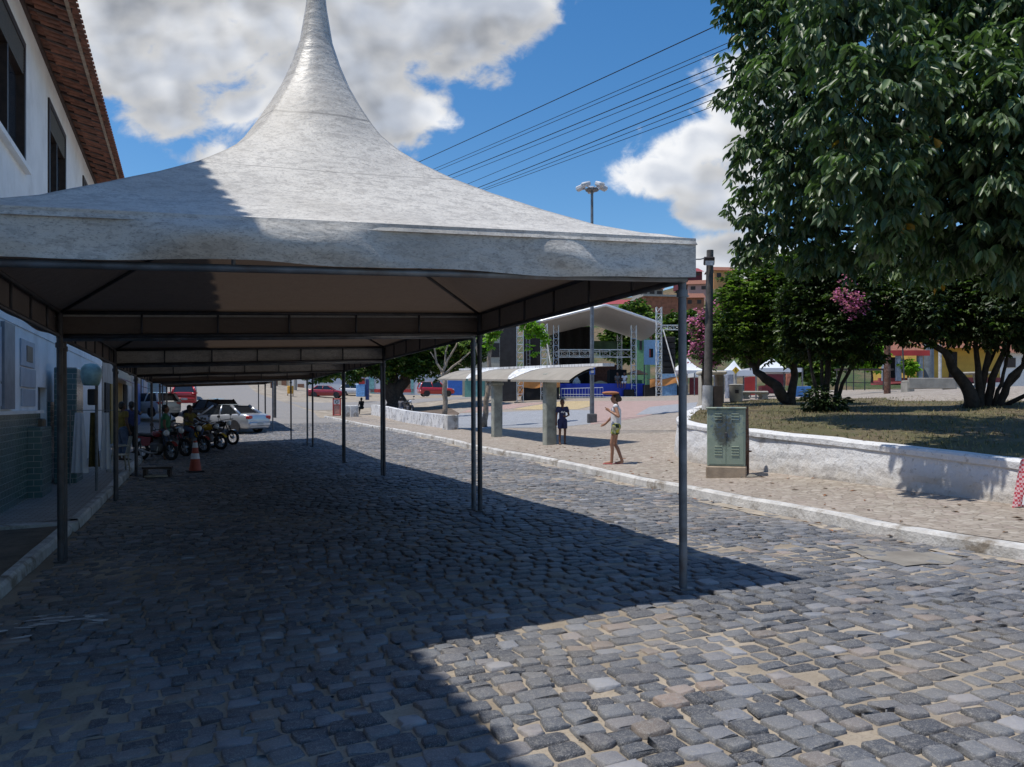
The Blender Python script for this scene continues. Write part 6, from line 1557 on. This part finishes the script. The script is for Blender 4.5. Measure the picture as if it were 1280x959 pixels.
person('boy in navy jersey and shorts standing in the shelter shade', bgd, -TH+.15, dict(elR=(-.225, .03, 1.12), wrR=(-.24, -.02, .87), haR=(-.245, -.04, .78), elL=(.25, -.02, 1.13), wrL=(.12, -.16, 1.07), haL=(.05, -.19, 1.09)), 1.36, SK2, C_navy, C_navy, HR, vox=.010, sleeves=.6, short_len=.72, slim=.9, shoe=C_blk, extra=motif)
SIT = dict(pel=(0, .02, .12), che=(0, -.02, .47), nec=(0, -.03, .63), hed=(0, -.06, .775), hipL=(.09, 0, .10), hipR=(-.09, 0, .10), knL=(.11, -.42, .10), knR=(-.11, -.42, .10), anL=(.11, -.46, -.33), anR=(-.11, -.46, -.33), toL=(.11, -.60, -.39), toR=(-.11, -.60, -.39), shL=(.17, -.02, .58), shR=(-.17, -.02, .58), elL=(.22, -.08, .33), elR=(-.22, -.08, .33), wrL=(.14, -.26, .24), wrR=(-.14, -.26, .24), haL=(.12, -.33, .22), haR=(-.12, -.33, .22))
sw = st.matrix_basis
person('person in grey vest sitting on the stage edge, left of two', st.matrix_basis @ Vector((l.x(772), .18, l.z(479.5)+.02)), -TH+.2, SIT, 1.70, SK2, C_grey, C_jean, HR, vox=.018)
person('person in white shirt sitting on the stage edge, right of two', st.matrix_basis @ Vector((l.x(781), .18, l.z(479.5)+.02)), -TH-.3, SIT, 1.72, SK2, C_wt, C_wt, HR, vox=.018, short_len=1.3)
# ------------------------------------------------------------------ low graffiti wall by the fig tree, far buildings
def mat_graf():
    m, nt, b = new_mat('whitewash_with_scrawls')
    tc = nt.n('ShaderNodeTexCoord').outputs['Object']; n = nt.noise(2.2, 5, .65, tc)
    w = nt.n('ShaderNodeTexVoronoi', {'Vector': tc, 'Scale': 3.2}); w.feature = 'DISTANCE_TO_EDGE'
    c = nt.mix(nt.m('MULTIPLY', nt.ss(.45, .65, n), .5), (.72, .72, .72), (.42, .41, .4))
    c = nt.mix(nt.m('MULTIPLY', nt.m('MULTIPLY', nt.ss(.05, .02, w.outputs[0]), nt.ss(.45, .55, n)), .8), c, (.08, .08, .09))
    link(nt, c, b.inputs['Base Color']); b.inputs['Roughness'].default_value = .9; return m
M_graf = mat_graf()
A = ground(564, 537, KH); B = ground(464, 519, KH); B.z = Hf(B.x, B.y)+KH
t = thing('low_wall', 'low white wall with dark scrawls edging the fig tree bed', 'wall', (0, 0, 0))
dv = (B-A); n_ = 24; mb = MB(); wv = Vector((dv.y, -dv.x, 0)).normalized()*.35
hA, hB = (537-520)/F*depth(A), (519-506)/F*depth(B)
for i in range(n_):
    p, q = A.lerp(B, i/n_), A.lerp(B, (i+1)/n_)
    for P_ in (p, q): P_.z = Hf(P_.x, P_.y)+KH
    h0, h1 = hA+(hB-hA)*i/n_, hA+(hB-hA)*(i+1)/n_
    dn = Vector((0, 0, -.1)); mb.add([p+dn, q+dn, q+Vector((0, 0, h1)), p+Vector((0, 0, h0)), p+wv+Vector((0, 0, h0)), q+wv+Vector((0, 0, h1)), p+wv+dn, q+wv+dn], [(0, 1, 2, 3), (3, 2, 5, 4), (4, 5, 7, 6), (0, 3, 4, 6), (1, 7, 5, 2)])
import bmesh
o = mb.build('wall_face', M_graf, t)
mb = MB(); mb.box((A.x, A.y, A.z+hA*.5), (.55, .55, hA+.1), rz=math.atan2(dv.y, dv.x), bev=.03); mb.build('end_block', M_white, t)
# raised earth bed behind it
bed = px_poly([(470, 517), (520, 523), (558, 528), (574, 517), (560, 509), (485, 509)], KH)
drape('tree_bed', bed, simple('bare_earth', (.13, .095, .07), .95, var=.3, scale=1.5, bump=.3), KH+.03, 1.5)
def building(label, name, xa, xb, yt, yb, d, mat, cat='building', dep=8, doors=(), roofm=None, ledge=None):
    f_ = frame(name, label, cat, (xa+xb)/2, yb, d); k = L2((xa+xb)/2, yb, d)
    mb = MB(); k.box(mb, xa, yt, xb, yb+6, 0, dep); mb.build('wall', mat, f_)
    mb = MB(); mb.bb((k.x(xa)-.15, -.15, k.z(yt)), (k.x(xb)+.15, dep, k.z(yt)+.25)); mb.build('roof', roofm or M_gy, f_)
    for nm, x0, y0, x1, y1, mt in doors:
        mb = MB(); k.box(mb, x0, y0, x1, y1, -.06, -.005); mb.build(nm, mt, f_)
    return f_
M_wwall = simple('white_long_wall', (.60, .62, .66), .85, var=.08, scale=.4, dirt=(.4, .4, .4), dirt_amt=.5)
M_rstr = simple('red_stripe_paint', (.5, .06, .05), .8); M_bgate = simple('blue_gate_paint', (.03, .13, .48), .5, var=.15); M_brdoor = simple('brown_door', (.20, .10, .06), .7, var=.2); M_aq = simple('aqua_paint', (.2, .42, .42), .8)
building('long white warehouse with red stripe, brown door and blue gate across the side street', 'warehouse', 383, 583, 466, 495, 104, M_wwall, doors=[('red_stripe', 462, 486.5, 517, 490.5, M_rstr), ('door', 499, 471, 513, 486, M_brdoor), ('blue_gate', 560, 468, 582, 494, M_bgate), ('aqua_panel', 461, 472, 468, 492, M_aq), ('aqua_panel', 514, 471, 517, 492, M_aq)])
building('tan walled house at the corner up the street', 'corner_house', 300, 363, 446, 492, 118, simple('tan_wall', (.42, .37, .28), .9, var=.1), doors=[('door', 352, 470, 358, 490, M_brdoor)])
building('white gabled house beside the tan corner house', 'white_house', 362, 392, 452, 493, 110, M_wh, doors=[('window', 372, 480, 380, 490, M_brdoor)])
building('green kiosk with a pale door left of the stage', 'green_kiosk', 581, 605, 470, 500, 80, simple('sea_green_paint', (.16, .36, .30), .7, var=.1), cat='kiosk', dep=3, doors=[('door', 594, 475, 599, 499, M_aq)])
for (px, yt, yb, d, r, lab) in ((345.5, 462, 493, 100, .16, 'brown timber utility pole, right of a leaning pair up the street'), (339, 463, 494, 96, .12, 'thin brown utility pole up the street, left of a pair'), (369, 458, 494, 98, .22, 'grey concrete pole in front of the white gabled house')):
    p = at(px, yb, d); mb = MB(); mb.path([(0, 0, -1), (.05, 0, (yb-yt)*d/F+3)], [r, r*.8], 8); o = mb.build('utility_pole', M_rust if r < .2 else M_gy, loc=p); tag(o, lab, 'pole')
f_ = frame('blue_booth', 'pale blue booth with a red sign under the fig tree edge', 'booth', 450, 495, 78); k = L2(450, 495, 78)
mb = MB(); k.box(mb, 445, 480, 456, 496, 0, 1.0, bev=.05); mb.build('body', simple('sky_blue_booth', (.22, .45, .78), .5), f_)
mb = MB(); k.box(mb, 448, 473, 456, 480, -.03, .1); mb.build('red_sign', M_red, f_)
mb = MB(); k.box(mb, 456.3, 474, 460, 500, .2, .7); mb.build('navy_pillar', simple('navy_pillar', (.03, .06, .2), .6), f_)
f_ = frame('street_board', 'red framed street board with a white round mark near the corner', 'sign', 421, 521, 58); k = L2(421, 521, 58)
mb = MB()
for x in (416.5, 425.5): mb.path([(k.x(x), 0, 0), (k.x(x), 0, k.z(498))], .05, 6)
for y in (499, 506, 519): mb.path([(k.x(416.5), 0, k.z(y)), (k.x(425.5), 0, k.z(y))], .045, 6)
mb.build('frame', M_red, f_)
mb = MB(); k.box(mb, 417, 499.5, 425, 505.5, -.02, .02); pn = mb.build('panel', M_wh, f_)
mb = MB(); mb.torus((k.x(421), -.03, k.z(502.5)), .11, .02, 'Y', 14, 5); mb.build('round_mark', M_black, pn)
mb = MB(); k.box(mb, 417, 506.5, 425, 518.5, -.01, .03); mb.build('lower_panel', simple('salmon_panel', (.5, .25, .2), .7), f_)
f_ = frame('yellow_barrel', 'orange yellow drum on a stand by the far corner', 'drum', 363, 500, 88); k = L2(363, 500, 88)
mb = MB(); mb.lathe([(.34, .7), (.36, .9), (.36, 1.5), (.33, 1.6)], 12); mb.build('drum', simple('drum_orange', (.6, .32, .04), .6), f_)
mb = MB(); mb.path([(-.3, 0, 0), (-.3, 0, .7)], .05, 5); mb.path([(.3, 0, 0), (.3, 0, .7)], .05, 5); mb.build('stand', M_rust, f_)
for px_, w_, lab in ((434, 11, 'left of two white concrete blocks by the street board'), (443, 9, 'right of two white concrete blocks by the street board')):
    p = ground(px_, 521, KH); d = depth(p); mb = MB(); mb.box((0, 0, .35), (w_*d/F, .6, .9), bev=.06); o = mb.build('concrete_block', M_white, loc=p, rz=-TH); tag(o, lab, 'block')
p = ground(452, 518, KH); person('person in black sitting on the end of the low wall', p+Vector((0, 0, .42)), -TH-.4, SIT, 1.70, SK3, C_blk, C_blk, HR, vox=.018, short_len=1.6)
p = at(501, 507, 55); p.z = Hf(p.x, p.y)+KH+.04; person('person in dark shirt sitting under the fig tree beside a motorcycle', p+Vector((0, 0, .25)), -TH+2.6, dict(SIT, anL=(.11, -.60, -.02), anR=(-.11, -.60, -.02), knL=(.11, -.36, .36), knR=(-.11, -.36, .36), toL=(.11, -.74, -.06), toR=(-.11, -.74, -.06)), 1.72, SK3, C_grey, C_jean, HR, vox=.018, short_len=1.5)
g = at(511, 511, 54); g.z = Hf(g.x, g.y)+KH+.04; motorcycle(g, -TH-math.pi/2+.5, P_black, 'lone motorcycle parked beside the person under the fig tree', None)

# ------------------------------------------------------------------ left side: shops, people, bits and pieces
M_shop = simple('shop_render', (.30, .29, .27), .9, var=.15, scale=1.5, dirt=(.15, .14, .13)); M_yd = simple('yellow_shutter', (.24, .16, .04), .7, var=.15); M_gl = simple('pale_shutter', (.40, .42, .45), .6, var=.15)
def shop(label, y0, y1, h, mat, doors, setback=-3.35, awn=None, dep=7):
    zb = Hf(-3, (y0+y1)/2)+.14; f_ = thing('shop_building', label, 'shop', (setback, y0, zb), 0, 'shops along the shaded pavement'); L_ = y1-y0
    mb = MB(); mb.bb((-dep, 0, -.5), (-.02, L_, h)); mb.build('wall', mat, f_)
    mb = MB(); mb.bb((-dep-.2, -.05, h), (.25, L_+.05, h+.18)); mb.build('roof', M_clay, f_)
    for nm, a_, b_, z0, z1, mt in doors:
        mb = MB(); mb.bb((-.05, a_, z0), (.03, b_, z1)); mb.build(nm, mt, f_)
    if awn:
        mb = MB(); mb.grid(lambda u, v: (.02+1.1*u, awn[0]+(awn[1]-awn[0])*v, 2.65-.45*u-.06*math.sin(math.pi*u)), 6, 8); mb.build('awning', awn[2], f_)
    return f_
shop('low shop with dark open doorway right after the teal pillar', 32.0, 36.4, 4.2, M_shop, [('open_doorway', .5, 1.9, 0, 2.4, M_black), ('yellow_shutter', 2.4, 3.8, 0, 2.4, M_yd)])
shop('second low shop with yellow shutters and a maroon awning', 36.5, 44.4, 4.6, simple('cream_shop', (.36, .33, .27), .9, var=.1), [('yellow_shutter', .6, 2.6, 0, 2.4, M_yd), ('open_doorway', 3.4, 5.0, 0, 2.4, M_black), ('pale_shutter', 5.6, 7.4, 0, 2.4, M_gl)], awn=(.4, 5.2, M_dred))
shop('third shop with pale shutters farther up the shaded pavement', 44.5, 51, 4.3, M_shop, [('pale_shutter', .8, 2.8, 0, 2.4, M_gl), ('blue_door', 3.8, 5.6, 0, 2.4, M_bgate)])
shop('fourth shop with a blue front at the end of the shaded pavement', 51.1, 62, 4.4, simple('bluish_shop', (.25, .33, .45), .85, var=.1), [('open_doorway', 2, 4, 0, 2.4, M_black), ('pale_shutter', 6, 9, 0, 2.4, M_gl)], setback=-3.6)
shop('fifth low house farther up the hill on the left', 62.3, 78, 4.6, simple('pink_shop', (.45, .30, .27), .85, var=.1), [('door', 3, 4.4, 0, 2.4, M_brdoor), ('window', 8, 10, 1, 2.2, M_black)], setback=-5.2)
shop('sixth low house at the top of the street on the left', 78.5, 100, 5.0, M_wh, [('door', 4, 5.4, 0, 2.4, M_brdoor), ('window', 9, 12, 1, 2.2, M_black)], setback=-5.6)
# phone hood
p = at(114, 600, 15.4); p = Vector((p.x, p.y, Hf(p.x, p.y)+.14)); f_ = thing('phone_hood', 'pale teal rounded phone hood on a thin post by the shop doorway', 'phone booth', p, -TH)
s_ = 15.4/F; z_ = at(114, 470, 15.4).z-p.z
mb = MB(); mb.path([(0, .2, 0), (0, .2, z_+.1)], .03, 8); mb.build('post', M_pole, f_)
mb = MB(); mb.lathe([(.02, .25), (.12, .23), (.18, .15), (.195, .02), (.16, -.14), (.13, -.19)], 14, (0, 0, z_)); mb.build('hood', simple('pale_teal_plastic', (.28, .46, .46), .4), f_, smooth=True)
mb = MB(); mb.box((0, .05, z_-.42), (.16, .12, .32), bev=.02); mb.build('handset_box', M_plast, f_)
# hanging clothes on a rack in the doorway
p = at(117, 582, 16.5); p.z = Hf(p.x, p.y)+.15; f_ = thing('clothes_rack', 'clothes rail with white garments in front of the dark doorway', 'clothes rack', p, -TH)
mb = MB(); mb.path([(-.5, 0, 0), (-.5, 0, 1.6), (.5, 0, 1.6), (.5, 0, 0)], .015, 6); mb.build('rail', M_pole, f_)
for i, (x, w_, h_, mt) in enumerate(((-.28, .30, 1.28, C_wt), (.02, .22, 1.15, simple('yellow_black_cloth', (.10, .075, .02), .9, var=.5, scale=6)), (.28, .24, 1.2, C_wt))):
    mb = MB(); mb.grid(lambda u, v: (x+(u-.5)*w_*(.6+.55*v), .05*math.sin(14*u+i)*v-.05, 1.55-h_*v), 14, 8); mb.build('garment', mt, f_, smooth=True)
# plastic chair
p = at(148, 586, 19.5); p.z = Hf(p.x, p.y)+.15; f_ = thing('plastic_chair', 'dull white plastic chair on the shaded pavement', 'chair', p, -TH-.9); M_pc = simple('dull_white_plastic', (.38, .36, .30), .5)
mb = MB(); mb.box((0, 0, .42), (.44, .44, .03), bev=.012); mb.build('seat', M_pc, f_)
mb = MB(); mb.grid(lambda u, v: (.42*(u-.5)*(1-.15*v), .21+.08*v-.04*math.sin(math.pi*u), .43+.45*v), 8, 6); mb.build('backrest', M_pc, f_, smooth=True)
for sx in (-.2, .2):
    for sy in (-.2, .2): mb = MB(); mb.path([(sx*1.1, sy*1.1, 0), (sx*.9, sy*.9, .42)], [.018, .024], 6); mb.build('leg', M_pc, f_)
    mb = MB(); mb.path([(sx*1.05, -.18, .42), (sx*1.1, -.18, .63), (sx*1.05, .22, .66)], .018, 6); mb.build('armrest', M_pc, f_)
# traffic cone
p = ground(244, 590, .015); f_ = thing('traffic_cone', 'faded red traffic cone with white bands on the shaded cobbles', 'traffic cone', p, .2); hc = (590-551)/F*depth(p)
mb = MB(); mb.bb((-.2, -.2, 0), (.2, .2, .04), bev=.015); mb.build('base', M_plast, f_)
mb = MB(); mb.lathe([(.155, .041), (.045, hc), (.03, hc)], 16); cn = mb.build('body', simple('faded_cone_red', (.42, .07, .04), .6, var=.15), f_, smooth=True, ang=40)
def rc(z): return .155+(.045-.155)*(z-.04)/(hc-.04)+.004
for z0, z1 in ((hc*.42, hc*.60), (hc*.78, hc*.94)):
    mb = MB(); mb.lathe([(rc(z0), z0), (rc(z1), z1)], 16); mb.build('white_band', C_wt, cn, smooth=True, ang=40)
# low wooden bench with a pale top
p = ground(196, 597, .015); f_ = thing('low_bench', 'low dark bench with a pale plank beside the traffic cone', 'bench', p, -TH+.25); s_ = depth(p)/F
mb = MB(); mb.box((0, .10, 12*s_), (34*s_, .30, .05)); mb.build('top', M_dwood, f_)
for sx in (-14, 14):
    mb = MB(); mb.box((sx*s_, .1, 5*s_), (.07, .28, 10*s_)); mb.build('leg', M_dwood, f_)
mb = MB(); mb.box((0, .02, .04), (26*s_, .34, .03)); mb.build('plank', simple('pale_plank', (.45, .41, .33), .8), f_)
# red rag and people
for (px, py, lab, rz_, J, sk, sh, so_, sl_, d) in ((153, 596, 'person in yellow and dark clothes with back turned near the yellow shutters', 2.6, {}, SK3, C_ylw, C_jean, 1.7, 23), (207, 585, 'person in green and yellow vest beside the parked motorcycles', 1.9, dict(wrL=(.2, -.2, 1.0), haL=(.16, -.27, 1.03)), SK2, C_grn, C_jean, 1.7, 24.5), (164, 592, 'person in blue shirt with a raised arm by the shop fronts', -2.2, dict(elR=(-.36, -.1, 1.30), wrR=(-.5, -.3, 1.36), haR=(-.56, -.36, 1.38)), SK3, C_navy, C_blk, 1.7, 26)):
    p = at(px, py, d); p.z = Hf(p.x, p.y)+(.16 if p.x < -1.8 else .02)
    person(lab, p, -TH+rz_, J, 1.70, sk, sh, so_, HR, vox=.018, short_len=sl_, shoe=C_blk)
p = ground(236, 566, .02); RID = dict(SIT, knL=(.24, -.36, .02), knR=(-.24, -.36, .02), anL=(.22, -.22, -.36), anR=(-.22, -.22, -.36), toL=(.22, -.38, -.42), toR=(-.22, -.38, -.42), elL=(.27, -.22, .38), elR=(-.27, -.22, .38), wrL=(.33, -.46, .30), wrR=(-.33, -.46, .30), haL=(.34, -.54, .29), haR=(-.34, -.54, .29))
person('person in yellow vest sitting astride the dark red motorcycle', p+Vector((0, 0, .76)), -TH+.30-.65+math.pi/2, RID, 1.68, SK3, C_ylw, C_jean, HR, vox=.018, short_len=1.6)
